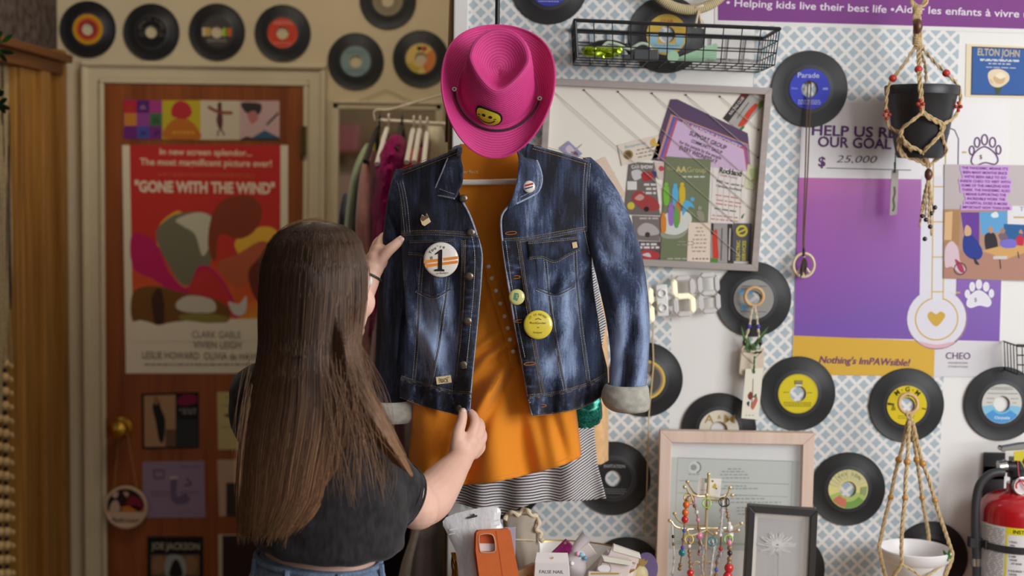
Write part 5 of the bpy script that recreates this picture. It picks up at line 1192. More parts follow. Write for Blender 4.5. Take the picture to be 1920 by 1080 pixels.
def yfront(px, py):
    u = (px - 925) / 195.0
    y = 2.705 + 0.085 * abs(u) ** 2.2
    y -= 0.012 * bump1(py, 640, 150)                          # cloth bellies out over the waist
    y += 0.016 * smooth01(690, 775, py)                       # and tucks in at the band
    a = smooth01(430, 560, py)
    y += a * (0.015 * mnoise.noise(Vector((px * .022, py * .006, 1.7))) + 0.012 * math.sin(px * .105 + 0.6 * math.sin(py * .012)) )
    y += 0.005 * mnoise.noise(Vector((px * .018, py * .02, 5.1)))
    # slanting drag folds from the armholes
    for (cx, cy, dx, dy, L, am) in ((1075, 520, -.75, .66, 70, .016), (1050, 640, -.5, .86, 90, .017), (800, 640, .45, .9, 100, .015), (838, 600, .3, .95, 90, .015), (790, 400, .5, .85, 60, .006), (1060, 400, -.6, .8, 60, .006)):
        ax = (px - cx) * dx + (py - cy) * dy; ay = -(px - cx) * dy + (py - cy) * dx
        y -= am * math.exp(-(ay / 11) ** 2 - (ax / L) ** 2)
    y += 0.0035 * smooth01(700, 715, py) * math.sin(px * .33 + py * .03)
    return y
def fade_front(px, py):
    f = 0.55 * bump1(px, 812, 34) * smooth01(450, 560, py) * (1 - smooth01(700, 740, py)) + 0.55 * bump1(px, 1050, 40) * smooth01(440, 560, py) * (1 - smooth01(690, 740, py))
    f += .5 * bump1(px, 845, 14) * smooth01(520, 600, py) * (1 - smooth01(680, 730, py)) + .42 * bump1(px, 1000, 26) * bump1(py, 415, 50) + .25 * bump1(px, 750, 20) * bump1(py, 380, 60)
    f -= .12 * (1 - smooth01(430, 445, py))
    f += .35 * mnoise.noise(Vector((px * .05, py * .012, 9)))
    return f
def sheet_mesh(outline, yfn, step=6.0, fade=None, org=None, n_spl=0, off=0.0, name='panel', m=None, parent=None, solid=0.0025, seed=0):
    """cloth panel: pixel outline filled with a fine grid and laid on a depth function"""
    pts = [Vector(p) for p in outline]
    out = []
    for i in range(len(pts)):
        a, b_ = pts[i], pts[(i + 1) % len(pts)]; K = max(1, int((b_ - a).length / step))
        out += [a.lerp(b_, k / K) for k in range(K)]
    xs = [p.x for p in out]; ys = [p.y for p in out]; cell = step * .72
    near = {}
    for p in out: near.setdefault((int(p.x // cell), int(p.y // cell)), []).append(p)
    rnd = random.Random(seed + len(out)); grid = []
    y = min(ys); r_ = 0
    while y < max(ys):
        x = min(xs) + (step / 2 if r_ % 2 else 0)
        while x < max(xs):
            q_ = Vector((x + rnd.uniform(-.6, .6), y + rnd.uniform(-.6, .6))); ok = True
            gx_, gy_ = int(q_.x // cell), int(q_.y // cell)
            for i in (-1, 0, 1):
                for j in (-1, 0, 1):
                    for p in near.get((gx_ + i, gy_ + j), ()):
                        if (p - q_).length < step * .55: ok = False
            if ok: grid.append(q_)
            x += step
        y += step * .87; r_ += 1
    allp = out + grid
    res = delaunay_2d_cdt(allp, [], [list(range(len(out)))], 1, 1e-4)
    V, Fs = res[0], res[2]
    vs_ = [P(v.x, v.y, yfn(v.x, v.y) + off) - org for v in V]
    b_ = MB(); b_.add(vs_, [tuple(f) for f in Fs], m)
    o = b_.build(name, m, parent, smooth=70)
    at = o.data.attributes.new('fade', 'FLOAT', 'POINT')
    at.data.foreach_set('value', [fade(v.x, v.y) if fade else 0.0 for v in V])
    if solid:
        md = o.modifiers.new('solid', 'SOLIDIFY'); md.thickness = solid; md.offset = 0
    return o
def spl(L, n=5, closed=True): return [(v.x, v.y) for v in spline([Vector(p + (0,)) for p in L], n, closed)]
jorg = P(930, 300, 2.76)
jk = thing('denim_jacket', 'dark blue denim jacket with pins hanging open over the orange top', 'jacket', jorg)
LEFT = [(858, 278), (800, 302), (752, 322), (748, 350), (752, 400), (753, 450), (757, 520), (762, 600), (766, 680), (762, 700), (750, 712), (750, 742), (775, 753), (805, 764), (835, 772), (860, 778), (880, 772), (882, 740), (886, 690), (894, 610), (900, 540), (903, 478), (893, 438), (880, 402), (866, 376), (852, 330)]
RIGHT = [(988, 268), (1040, 284), (1104, 302), (1100, 350), (1102, 420), (1110, 470), (1108, 540), (1120, 590), (1128, 650), (1138, 690), (1140, 736), (1110, 754), (1080, 767), (1040, 775), (998, 779), (990, 740), (978, 670), (964, 600), (952, 525), (942, 452), (941, 404), (966, 376), (978, 330)]
sheet_mesh(LEFT, yfront, 5.5, fade_front, jorg, name='front_panel', m=DEN, parent=jk)
sheet_mesh(RIGHT, yfront, 5.5, fade_front, jorg, name='front_panel', m=DEN, parent=jk)
def yback(px, py):
    u = max(-1, min(1, (px - 942) / 200)); return 2.945 - 0.10 * abs(u) ** 2.4 + .006 * mnoise.noise(Vector((px * .02, py * .008, 3)))
sheet_mesh([(850, 282), (990, 272), (1104, 302), (1104, 420), (1112, 540), (1128, 650), (1138, 730), (1060, 752), (930, 758), (800, 748), (752, 735), (764, 640), (757, 520), (752, 420), (752, 325)], yback, 14, None, jorg, name='back_panel', m=DEN, parent=jk)
# pale raw edges of the fronts
edge_m = mat('worn_denim_edge', (150, 160, 178), 0.9, noise=.3, nscale=220)
b_ = MB()
for L in ([(866, 376), (880, 402), (893, 438), (903, 478), (900, 540), (894, 610), (886, 690), (882, 740), (880, 770)], [(964, 378), (941, 404), (942, 452), (952, 525), (964, 600), (978, 670), (990, 740), (998, 778)]):
    b_.tube([P(v.x, v.y, yfront(v.x, v.y) - .001) - jorg for v in spline([Vector(p + (0,)) for p in L], 5)], .0021, n=7)
b_.build('front_edge', edge_m, jk)
# sleeves
def sleeve(rows_, Yc, dep, name, m, fade, seed, folds, parent=jk, cap=False, nu=36, k=7, flat=0.95):
    rr = spline([Vector(r) for r in rows_], k); N = len(rr); vs_ = []; fv = []
    for i, r in enumerate(rr):
        py, xl, xr = r; Y = Yc(py); l, rt = P(xl, py, Y) - jorg, P(xr, py, Y) - jorg; c = (l + rt) / 2; hw = (rt - l).length / 2
        for q_ in range(nu):
            a = 2 * PI * q_ / nu; ca, sa = math.cos(a), math.sin(a)
            px = (xl + xr) / 2 + ca * (xr - xl) / 2
            d = folds(px, py, sa) if sa < 0.3 else 0
            vs_.append(c + Vector((ca * hw, sa * hw * dep + d, 0))); fv.append(fade(px, py))
    fs = [(i * nu + q_, i * nu + (q_ + 1) % nu, (i + 1) * nu + (q_ + 1) % nu, (i + 1) * nu + q_) for i in range(N - 1) for q_ in range(nu)]
    if cap: fs += [tuple(range(nu - 1, -1, -1)), tuple((N - 1) * nu + q_ for q_ in range(nu))]
    b_ = MB(); b_.add(vs_, fs, m); o = b_.build(name, m, parent, smooth=70)
    at = o.data.attributes.new('fade', 'FLOAT', 'POINT'); at.data.foreach_set('value', fv)
    md = o.modifiers.new('solid', 'SOLIDIFY'); md.thickness = .002; md.offset = -1
    return o
def gauss_fold(L):
    def f(px, py, sa):
        s = 0
        for (cx, cy, dx, dy, wd, ln_, am) in L:
            n_ = math.hypot(dx, dy); ux, uy = dx / n_, dy / n_
            ax = (px - cx) * ux + (py - cy) * uy; ay = -(px - cx) * uy + (py - cy) * ux
            s -= 1.35 * am * math.exp(-(ay / wd) ** 2 - (ax / ln_) ** 2)
        return s + .004 * mnoise.noise(Vector((px * .03, py * .012, 4.4)))
    return f
fr_ = gauss_fold([(1160, 420, .55, .83, 13, 60, .014), (1132, 470, .3, .95, 9, 50, -.012), (1150, 560, .25, .97, 11, 90, .010), (1195, 560, .1, 1, 10, 120, .008), (1176, 640, -.28, .96, 10, 70, -.014), (1160, 690, -.4, .9, 10, 50, .010), (1190, 690, -.3, .95, 8, 50, .008), (1170, 500, .7, .7, 10, 40, -.008)])
RS = [(296, 1095, 1106), (312, 1093, 1124), (335, 1093, 1141), (370, 1096, 1163), (430, 1102, 1188), (480, 1111, 1202), (540, 1125, 1212), (600, 1138, 1216), (660, 1146, 1215), (700, 1145, 1212), (738, 1142, 1209)]
sleeve(RS, lambda y: 2.795 - .03 * smooth01(300, 560, y) + .0 * y, .85, 'sleeve', DEN, lambda x, y: .5 * bump1(x, 1150, 22) * smooth01(330, 420, y) * (1 - smooth01(470, 520, y)) + .6 * bump1(x, 1200, 14) * smooth01(480, 600, y) + .65 * bump1(x, 1162 - (y - 600) * .06, 11) * smooth01(520, 620, y) - .35 * bump1(x, 1183 - (y - 640) * .16, 9) * smooth01(540, 640, y) + .12, 1, fr_)  # worn fade streaks, strengthened to carry sleeve highlights in the colour
fl_ = gauss_fold([(742, 420, .2, 1, 9, 60, -.014), (728, 560, .05, 1, 10, 120, .008), (750, 620, -.1, 1, 7, 110, -.012), (735, 380, .4, .9, 9, 40, .008)])
LS = [(318, 744, 760), (332, 738, 764), (360, 731, 768), (400, 725, 768), (470, 717, 766), (540, 711, 768), (600, 708, 770), (680, 705, 767), (766, 700, 764)]
sleeve(LS, lambda y: 2.835 - .02 * smooth01(300, 420, y), .8, 'sleeve', DEN, lambda x, y: -.1 + .3 * bump1(x, 742, 10) * (1 - smooth01(420, 480, y)), 2, fl_)
cf = lambda x, y: 0
wob = lambda px, py, sa: .004 * mnoise.noise(Vector((px * .06, py * .08, 2)))
sleeve([(722, 1140, 1210), (726, 1134, 1214), (742, 1129, 1216), (758, 1134, 1216), (766, 1143, 1214), (769, 1150, 1208)], lambda y: 2.757, 1.0, 'cuff', DEN_IN, cf, 3, wob)
sleeve([(752, 698, 764), (758, 694, 770), (770, 693, 775), (782, 698, 774), (790, 706, 768)], lambda y: 2.80, .8, 'cuff', DEN_IN, cf, 4, wob)
# collar
CL = spl([(852, 276), (842, 292), (828, 325), (815, 361), (832, 368), (852, 372), (858, 361), (866, 345), (868, 318), (864, 295), (866, 276)], 4)
CRt = spl([(984, 262), (996, 282), (1010, 310), (1016, 338), (1010, 358), (996, 368), (968, 382), (952, 392), (962, 366), (970, 335), (973, 300), (968, 272)], 4)
def ycol(px, py): return 2.685 + .05 * (abs(px - 920) / 100) ** 2 - .012 * bump1(py, 330, 40) + .05 * (1 - smooth01(262, 310, py))
fcol = lambda x, y: .15 + .3 * mnoise.noise(Vector((x * .04, y * .03, 2)))
for L in (CL, CRt): sheet_mesh(L, ycol, 5, fcol, jorg, name='collar', m=DEN, parent=jk, solid=.004)
b_ = MB()
for L in ([(842, 292), (828, 325), (815, 361), (832, 368), (852, 372)], [(990, 272), (1003, 294), (1013, 318), (1016, 338), (1010, 358), (996, 368), (968, 382)]):
    b_.tube([P(v.x, v.y, ycol(v.x, v.y) - .002) - jorg for v in spline([Vector(p + (0,)) for p in L], 5)], .002, n=7)
b_.build('collar_edge', edge_m, jk)
b_ = MB(); b_.grid(lambda u, v: P(858 + 118 * u, 272 + 46 * v * (1 - .0 * u), 2.90 - .05 * abs(2 * u - 1) ** 2 - .01 * v) - jorg, 14, 6); b_.build('collar_stand', DEN, jk, solid=.003)
# pocket flaps and pouches, plackets, waistband
flap1 = [(768, 450), (852, 447), (855, 470), (838, 478), (812, 486), (790, 476), (765, 474)]
flap2 = [(989, 452), (1083, 443), (1086, 466), (1062, 478), (1040, 490), (1016, 481), (993, 483)]
for L in (flap1, flap2): sheet_mesh(L, yfront, 4.5, lambda x, y: -.05 + .25 * mnoise.noise(Vector((x * .08, y * .05, 1))), jorg, off=-.0045, name='pocket_flap', m=DEN, parent=jk, solid=.003)
for L in ([(776, 474), (845, 470), (842, 540), (812, 556), (782, 542)], [(1004, 480), (1078, 468), (1076, 535), (1042, 552), (1008, 540)]):
    sheet_mesh(L, yfront, 5, lambda x, y: .22 + .3 * mnoise.noise(Vector((x * .06, y * .03, 7))), jorg, off=-.0018, name='pocket', m=DEN, parent=jk, solid=.0015)
PLL = [(868, 448), (897, 444), (903, 478), (900, 540), (894, 610), (886, 690), (882, 738), (850, 735), (856, 680), (864, 600), (868, 520)]
PLR = [(942, 452), (972, 450), (982, 520), (994, 600), (1006, 670), (1018, 742), (990, 745), (978, 670), (964, 600), (952, 525)]
for L in (PLL, PLR): sheet_mesh(L, yfront, 5, lambda x, y: -.22 + .9 * max(0, mnoise.noise(Vector((x * .05, y * .22, 3)))), jorg, off=-.0022, name='placket', m=DEN, parent=jk, solid=.002)
WBL = [(752, 708), (800, 724), (850, 736), (884, 738), (880, 771), (860, 777), (835, 772), (805, 764), (775, 753), (751, 743)]
WBR = [(988, 744), (1040, 738), (1100, 722), (1138, 702), (1140, 735), (1110, 753), (1080, 766), (1040, 774), (999, 778)]
for L in (WBL, WBR): sheet_mesh(L, yfront, 5, lambda x, y: -.15 + 1.0 * max(0, mnoise.noise(Vector((x * .16, y * .05, 3)))), jorg, off=-.0028, name='waistband', m=DEN, parent=jk, solid=.003)
# seams and stitching
seam_m = denim('denim_seam', (44, 48, 58), (98, 106, 120), (178, 182, 188)); thread = mat('tan_thread', (168, 136, 96), 0.8); thread_w = mat('pale_thread', (186, 184, 178), 0.8)
sm = MB(); st_ = MB()
def seam_line(L, r=.0020, dist=2.6, col=None, both=True, n=6, off=-.0012, ridge=True, yf=yfront, dash=3.4):
    path = [Vector((v.x, v.y)) for v in spline([Vector(p + (0,)) for p in L], n)]
    if ridge: sm.tube([P(p.x, p.y, yf(p.x, p.y) + off) - jorg for p in path], r, seam_m, n=6)
    # dashes of thread beside it
    for sgn in ((-1, 1) if both else (1,)):
        acc = 0; on = True; run = []
        for i in range(len(path) - 1):
            a, c2 = path[i], path[i + 1]; d = c2 - a; Ld = d.length
            if Ld < 1e-6: continue
            nn = Vector((-d.y, d.x)) / Ld * dist * sgn; t = 0
            while t < Ld:
                p = a + d * (t / Ld) + nn; e = a + d * (min(t + dash * .62, Ld) / Ld) + nn
                st_.tube([P(p.x, p.y, yf(p.x, p.y) + off - .0014) - jorg, P(e.x, e.y, yf(e.x, e.y) + off - .0014) - jorg], .00060, col or thread, n=4, cap=False)
                t += dash
for L in ([(753, 438), (800, 436), (850, 438), (896, 442)], [(944, 452), (990, 448), (1050, 438), (1104, 428)]): seam_line(L, .0024, 4)
for L in ([(764, 440), (758, 380), (750, 340)], [(1102, 306), (1098, 360), (1100, 425), (1110, 475)]): seam_line(L, .0022, 5, thread_w)
for L in ([(856, 282), (800, 304), (752, 322)], [(1000, 274), (1050, 288), (1104, 304)]): seam_line(L, .0024, 5)
for L in ([(792, 484), (786, 560), (782, 640), (776, 712)], [(840, 520), (832, 580), (822, 650), (806, 724)], [(1022, 484), (1030, 560), (1044, 650), (1060, 732)], [(1078, 470), (1082, 540), (1092, 630), (1104, 718)]): seam_line(L, .0022, 2.8, thread_w)
for L in ([(766, 474), (790, 476), (812, 485), (838, 478), (855, 470)], [(993, 483), (1016, 481), (1040, 489), (1062, 478), (1086, 466)], [(768, 452), (852, 449)], [(990, 454), (1083, 445)]): seam_line(L, .0014, 3, thread, False, off=-.006)
for L in ([(780, 545), (812, 558), (844, 542)], [(1006, 542), (1042, 553), (1077, 537)]): seam_line(L, .0014, 2.5, thread_w, False, off=-.003)
for L in ([(752, 708), (800, 724), (850, 736), (884, 738)], [(988, 744), (1040, 738), (1100, 722), (1138, 702)]): seam_line(L, .0022, 3.2, thread, off=-.003)
for L in ([(751, 742), (775, 752), (805, 763), (835, 771), (860, 776)], [(999, 777), (1040, 773), (1080, 765), (1110, 752), (1140, 734)]): seam_line(L, .0016, 3, thread, False, off=-.003)
for L in ([(869, 450), (868, 520), (864, 600), (856, 680), (850, 735)], [(972, 452), (982, 520), (994, 600), (1006, 670), (1018, 740)]): seam_line(L, .0014, 3, thread, off=-.003)
for L in ([(884, 440), (890, 478), (888, 540), (882, 610), (874, 690)], [(948, 452), (958, 525), (970, 600), (984, 670)]): seam_line(L, .0005, 0, thread_w, False, off=-.003, ridge=False)
for L in ([(824, 354), (842, 361), (852, 364)], [(1006, 318), (1009, 340), (1004, 354), (975, 370)]): seam_line(L, .0005, 0, thread_w, False, off=-.003, ridge=False, yf=ycol)
sm.build('seam', seam_m, jk); st_.build('stitching', thread, jk, smooth=0)
# buttons and buttonholes
copper = mat('button_metal', (120, 108, 96), 0.35, 0.9); bhole = mat('buttonhole_thread', (170, 104, 48), 0.8)
def yq(px, py, off): return P(px, py, yfront(px, py) + off) - jorg
for p in ((869, 372), (883, 436), (880, 518), (877, 602), (869, 684), (862, 766), (812, 470)):
    MB().lathe([(0, -.0042), (.003, -.0045), (.0055, -.0042), (.0076, -.0030), (.008, -.001), (.0076, .001), (0, .001)], n=22, c=yq(*p, -.004), axis='Y').build('button', copper, jk)
for p, s in (((958, 437), 1), ((965, 520), 1), ((976, 602), 1), ((993, 682), 1), ((1014, 761), 1)):
    c = yq(*p, -.0042); b_ = MB()
    b_.tube([c + Vector((.011 * math.cos(a), 0, .0028 * math.sin(a) + .001 * math.cos(a))) for a in [2 * PI * k / 16 for k in range(16)]], .0009, n=5, closed=True).build('buttonhole', bhole, jk)
# ------------------------------------------------------------------ pins on the jacket
def badge(px, py, rpx, Y, label, face, art, tilt=0):
    o = P(px, py, Y); k = Y / F; r = rpx * k
    t = thing('pin_badge', label, 'badge', o, 'badges pinned to the denim jacket', rot=(R_(-4), 0, 0))
    MB().lathe([(0, -.0035), (r * .6, -.0030), (r * .88, -.0018), (r * .98, .0), (r, .0015), (r * .96, .003), (0, .003)], n=44, axis='Y').build('button_face', face, t, smooth=60)
    m = MB(); art(m, r, k)
    if m.v: m.build('printed_design', None, t, smooth=0)
    return t
def yb_(px, py, r=24): return min(yfront(px + r * math.cos(a), py + r * math.sin(a)) for a in [k * PI / 8 for k in range(16)]) - .008
wht = mat('badge_white', (232, 226, 214), .2, coat=.5); yel = mat('badge_yellow', (228, 206, 70), .22, coat=.5); grn = mat('badge_pale_yellow', (214, 206, 130), .25, coat=.5)
def art1(m, r, k):
    y = -.0038; og = flatc((232, 140, 60), .3); bk_ = flatc((40, 36, 34), .3)
    for z0, z1 in ((-.10, .06), (-.34, -.18)):
        h = lambda z: math.sqrt(max(0, .96 - z * z))
        zl, zr = z0 - .1, z0 + .1
        m.prism([(-h(z0 - .12) * r, (z0 - .12) * r), (h(z0 + .16) * r, (z0 + .16) * r), (h(z1 + .16) * r, (z1 + .16) * r), (-h(z1 - .12) * r, (z1 - .12) * r)], y + .0004, y + .0010, og)
    m.prism([(-.10 * r + x * r * .31, z * r * .62 - .04 * r) for x, z in ((-.85, -1), (1.0, -1), (1.0, -.84), (.55, -.78), (.55, 1), (.2, 1), (-.75, .62), (-.75, .5), (-.2, .62), (-.2, -.78), (-.85, -.84))], y - .0002, y + .0004, bk_)
    m.arctext("You're", 0, 0, .66 * r, PI * .62, .20 * r, y, bk_, .01, .24); m.text('#', -.52 * r, .02 * r, .22 * r, y, bk_, rot=.3); m.text('at Budget', .1 * r, -.80 * r, .11 * r, y, bk_, wd=.7 * r, rot=.08)
badge(827, 487, 33, yb_(827, 487), "large white badge reading You're #1 with two orange stripes", wht, art1)
def art2(m, r, k):
    c = flatc((96, 84, 36), .3); y = -.0038
    m.arctext('IT IS NEVER', 0, 0, .66 * r, PI * .52, .15 * r, y, c, .01, .17); m.text('Rocklander', 0, .06 * r, .17 * r, y, c, wd=1.1 * r); m.text('as', 0, -.22 * r, .14 * r, y, c); m.text('bonjour', 0, -.58 * r, .16 * r, y, c, wd=.6 * r); m.line([(-.2 * r, .36 * r), (0, .44 * r), (.2 * r, .36 * r)], .05 * r, y, c)
badge(1009, 609, 27.5, yb_(1009, 609), 'large plain yellow badge with small lettering on the open front', yel, art2)
def art3(m, r, k):
    m.prism([(-.45 * r, -.3 * r), (.05 * r, -.5 * r), (.3 * r, .1 * r), (.2 * r, .5 * r), (-.3 * r, .55 * r)], -.0036, -.003, flatc((60, 150, 130), .3)); m.prism([(-.1 * r, -.1 * r), (.1 * r, -.2 * r), (.12 * r, .3 * r), (-.05 * r, .36 * r)], -.0040, -.0036, flatc((226, 150, 60), .3))
badge(969, 557, 15, yb_(969, 557), 'small pale yellow badge with a teal shape on the front opening', grn, art3)
def art4(m, r, k):
    m.prism([(-.7 * r, -.05 * r), (.7 * r, .35 * r), (.62 * r, .62 * r), (-.6 * r, .3 * r)], -.0036, -.003, flatc((180, 60, 50), .3)); m.prism([(-.6 * r, -.5 * r), (.6 * r, -.1 * r), (.7 * r, .1 * r), (-.7 * r, -.25 * r)], -.0036, -.003, flatc((60, 70, 120), .3))
badge(992, 350, 11.5, ycol(992, 350) - .008, 'tiny red, white and blue badge on the denim collar', wht, art4)
def plate(px, py, quad, Y, label, c, name, art):
    o = P(px, py, Y); Wp = Wall(Y, px, py); r_ = MB().prism(Wp.pts(quad), -.0016, .0016).build(name, mat('enamel_%s' % name, c, .3, coat=.4), smooth=0, bevel=.0006, loc=o)
    tag(r_, label, 'pin', 'badges pinned to the denim jacket'); m = MB(); art(m, Wp)
    if m.v: m.build('engraving', None, r_, smooth=0)
    return r_
dkp = flatc((80, 66, 48)); 
plate(832, 712, [(817, 707), (845, 703), (847, 717), (819, 721)], yfront(832, 712) - .010, 'small tan rectangular pin just above the jacket waistband', (226, 200, 156), 'enamel_pin', lambda m, Wp: (m.text('TRACK', *Wp(832, 717), .0075, -.0020, dkp, wd=.020, bold=.02, rot=.12), m.line([Wp(822, 709), Wp(830, 711), Wp(842, 707)], .0010, -.002, dkp)))
plate(798, 412, [(788, 411), (791, 402), (797, 406), (800, 400), (804, 408), (808, 416), (796, 424), (791, 421)], yfront(798, 412) - .008, 'small bronze and cream house shaped pin high on the jacket front', (196, 178, 150), 'enamel_pin', lambda m, Wp: m.prism(Wp.pts([(789, 411), (791, 403), (797, 406), (800, 401), (804, 408), (793, 415)]), -.0021, -.0016, flatc((110, 84, 64))))
plate(1076, 460, [(1072, 455), (1081, 453), (1083, 464), (1074, 466)], yfront(1076, 460) - .011, 'tiny cream tag pinned on the pocket flap', (214, 200, 170), 'enamel_pin', lambda m, Wp: m.rect(*Wp(1075, 458), *Wp(1080, 456), -.002, dkp) if False else None)

# ================================================================== orange top under the jacket
def yor(px, py):
    y = 2.795 + .03 * abs((px - 925) / 170) ** 2
    b = smooth01(640, 800, py); t = smooth01(420, 640, py)
    y += b * (.026 * math.sin(px * .050 + 2.0 + .5 * math.sin(py * .01)) + .009 * mnoise.noise(Vector((px * .02, py * .005, 2))))
    for (cx, cy, dx, dy, wd, L, am) in ((930, 720, -.62, .78, 12, 90, .014), (960, 690, -.45, .9, 11, 110, -.010), (900, 690, -.7, .7, 9, 60, .010), (880, 800, -.5, .86, 14, 90, .014), (1000, 820, .2, .98, 14, 90, .013), (840, 850, -.2, .98, 14, 80, .012), (920, 560, -.3, .95, 12, 70, .006), (915, 640, -.8, .6, 7, 40, .008), (935, 655, -.85, .52, 6, 50, .008), (1050, 820, .25, .97, 12, 70, -.012), (890, 860, -.3, .95, 10, 60, -.008)):
        n_ = math.hypot(dx, dy); ax = ((px - cx) * dx + (py - cy) * dy) / n_; ay = (-(px - cx) * dy + (py - cy) * dx) / n_
        y -= 1.6 * am * math.exp(-(ay / wd) ** 2 - (ax / L) ** 2)
    return y - .03 * smooth01(480, 780, py)
oorg = P(925, 600, 2.8)
ot = thing('orange_top', 'bright orange top hanging inside the denim jacket', 'top', oorg)
om, nt, bb = nodes_of('orange_jersey', 0.75, 0.2); n = NB(nt)
c_ = n.coords(); f_ = n.noise(n.coords(scale=(500, 500, 700)), 1, 3); n.link(n.mix(f_, (226, 132, 22), (236, 148, 40)), bb.inputs['Base Color']); n.bump(f_, .3, .0008, bb); bb.inputs['Sheen Weight'].default_value = .2
HEM = [(1088, 858), (1050, 874), (1010, 885), (960, 897), (920, 905), (880, 909), (845, 908), (810, 903), (764, 887)]
sheet_mesh([(862, 270), (978, 270), (1000, 330), (1020, 420), (1040, 600), (1076, 740), (1082, 800)] + HEM + [(768, 830), (775, 760), (800, 640), (820, 500), (836, 400), (852, 330)], yor, 5.5, None, oorg, name='front', m=om, parent=ot)
sheet_mesh([(862, 270), (978, 270), (1040, 420), (1060, 600), (1084, 800), (1090, 850), (1000, 880), (880, 900), (768, 880), (775, 760), (800, 600), (820, 420)], lambda x, y: 2.885 - .05 * abs((x - 925) / 165) ** 2, 16, None, oorg, name='back', m=om, parent=ot)
pl = [(905, 488), (922, 484), (932, 520), (950, 575), (964, 630), (975, 690), (958, 690), (946, 640), (930, 585), (914, 530)]
sheet_mesh(pl, yor, 5, None, oorg, off=-.003, name='button_placket', m=om, parent=ot, solid=.002)
b_ = MB(); 
b_.tube([P(v.x, v.y, yor(v.x, v.y) - .004) - oorg for v in spline([Vector(p + (0,)) for p in ((904, 486), (912, 530), (928, 585), (944, 640), (956, 690))], 5)], .0012, n=5)
b_.tube([P(v.x, v.y - 9, yor(v.x, v.y) - .0016) - oorg for v in spline([Vector(p + (0,)) for p in HEM], 6)], .0008, n=5)
b_.build('seam', om, ot)
pearl = mat('pearl_button', (240, 226, 206), .25, coat=.4)
for p in ((916, 500), (922, 522), (930, 545), (938, 569), (946, 593), (952, 615), (956, 637), (962, 659)):
    MB().lathe([(0, -.003), (.0038, -.0026), (.0046, -.001), (.0044, .001), (0, .001)], n=16, c=P(*p, yor(*p) - .005) - oorg, axis='Y').build('button', pearl, ot)
Wo = Wall(yor(885, 320) - .0035, 885, 320); off = Wo.o - oorg
m = MB(); m.text('perfect', 0, 0, .0075, 0, flatc((236, 190, 120)), wd=.036, bold=.02, rot=.03); t_ = m.build('size_print', None, ot, smooth=0); t_.location = P(880, 325, yor(880, 325) - .004) - oorg
# hanger, hook and rod
hg = thing('clothes_hanger', 'white hanger inside the neck of the denim jacket', 'hanger', P(920, 342, 2.765)); go = hg.location
wpl = mat('white_hanger_plastic', (236, 230, 222), .35)
b_ = MB(); b_.tube([P(780, 346, 2.80) - go, P(862, 342, 2.772) - go, P(920, 341.5, 2.768) - go, P(972, 340, 2.772) - go, P(1070, 344, 2.80) - go], .0058, n=12); b_.build('bar', wpl, hg)
b_ = MB(); b_.tube(spline([P(780, 346, 2.80) - go, P(770, 332, 2.81) - go, P(850, 290, 2.85) - go, P(925, 262, 2.85) - go, P(1010, 286, 2.85) - go, P(1078, 330, 2.81) - go, P(1070, 344, 2.80) - go], 6), .0055, n=10); b_.build('shoulder_bar', wpl, hg)
b_ = MB(); b_.tube(spline([P(925, 262, 2.85) - go, P(926, 225, 2.85) - go, P(934, 205, 2.85) - go, P(942, 190, 2.85) - go, P(936, 178, 2.85) - go, P(926, 182, 2.85) - go], 6), .002, n=8); b_.build('hook', stl, hg)
rd = thing('hanging_rod', 'black rod running up behind the pink hat', 'rod', P(932, 40, 2.87)); ro2 = rd.location
MB().tube([P(931, 190, 2.87) - ro2, P(933, 0, 2.87) - ro2, Vector((P(933, 0, 2.87).x - ro2.x, 0, 2.9 - ro2.z))], .0048, n=10).build('rod', mat('black_steel', (40, 40, 42), .4, .3), rd)
b_ = MB(); b_.tube(spline([P(931, 190, 2.87) - ro2, P(931, 200, 2.86) - ro2, P(936, 204, 2.84) - ro2, P(940, 192, 2.83) - ro2], 5), .003, n=8).build('hook', stl, rd)

# ================================================================== pink straw cowboy hat
EL = R_(23)
ax_a = Vector((0.03, -math.cos(EL), math.sin(EL))).normalized(); ax_f = Vector((-.05, -math.sin(EL), -math.cos(EL))); ax_f = (ax_f - ax_a * ax_f.dot(ax_a)).normalized(); ax_x = ax_f.cross(ax_a).normalized()
Mh = Matrix((ax_x, ax_f, ax_a)).transposed()      # local x = towards the wearer's right, y = front, z = crown axis
hpos = P(933, 170, 2.70)
hat = thing('cowboy_hat', 'hot pink straw cowboy hat with a smiley patch above the denim jacket', 'hat', hpos); hat.rotation_euler = Mh.to_euler()
straw, nt, bb = nodes_of('pink_straw', 0.6, 0.35); n = NB(nt)
c_ = n.coords(); x, y, z = n.xyz(c_)
row_ = nt.nodes.new('ShaderNodeAttribute'); row_.attribute_name = 'row'; rr2 = row_.outputs['Fac']
w1 = n.m('SINE', n.m('MULTIPLY', rr2, 1250.0)); an = n.m('ARCTAN2', y, x); w2 = n.m('SINE', n.m('MULTIPLY', an, 330.0)); ns = n.noise(c_, 380, 3)
h_ = n.m('ADD', n.m('MULTIPLY', w1, .8), n.m('ADD', n.m('MULTIPLY', w2, .3), ns))
n.link(n.ramp(n.m('MULTIPLY_ADD', h_, .3, .35), [(0, (186, 40, 108)), (.5, (210, 58, 130)), (1, (226, 90, 156))]), bb.inputs['Base Color']); n.bump(h_, .3, .0012, bb)
Rx_, Rf_ = .072, .078
prof = [(0, .072), (.10, .072), (.22, .073), (.34, .076), (.46, .082), (.57, .090), (.66, .097), (.73, .101), (.79, .100), (.85, .090), (.91, .066), (.96, .036), (1.0, .012), (1.05, .003)]
nu = 96; vs_ = []; rings_ = 0
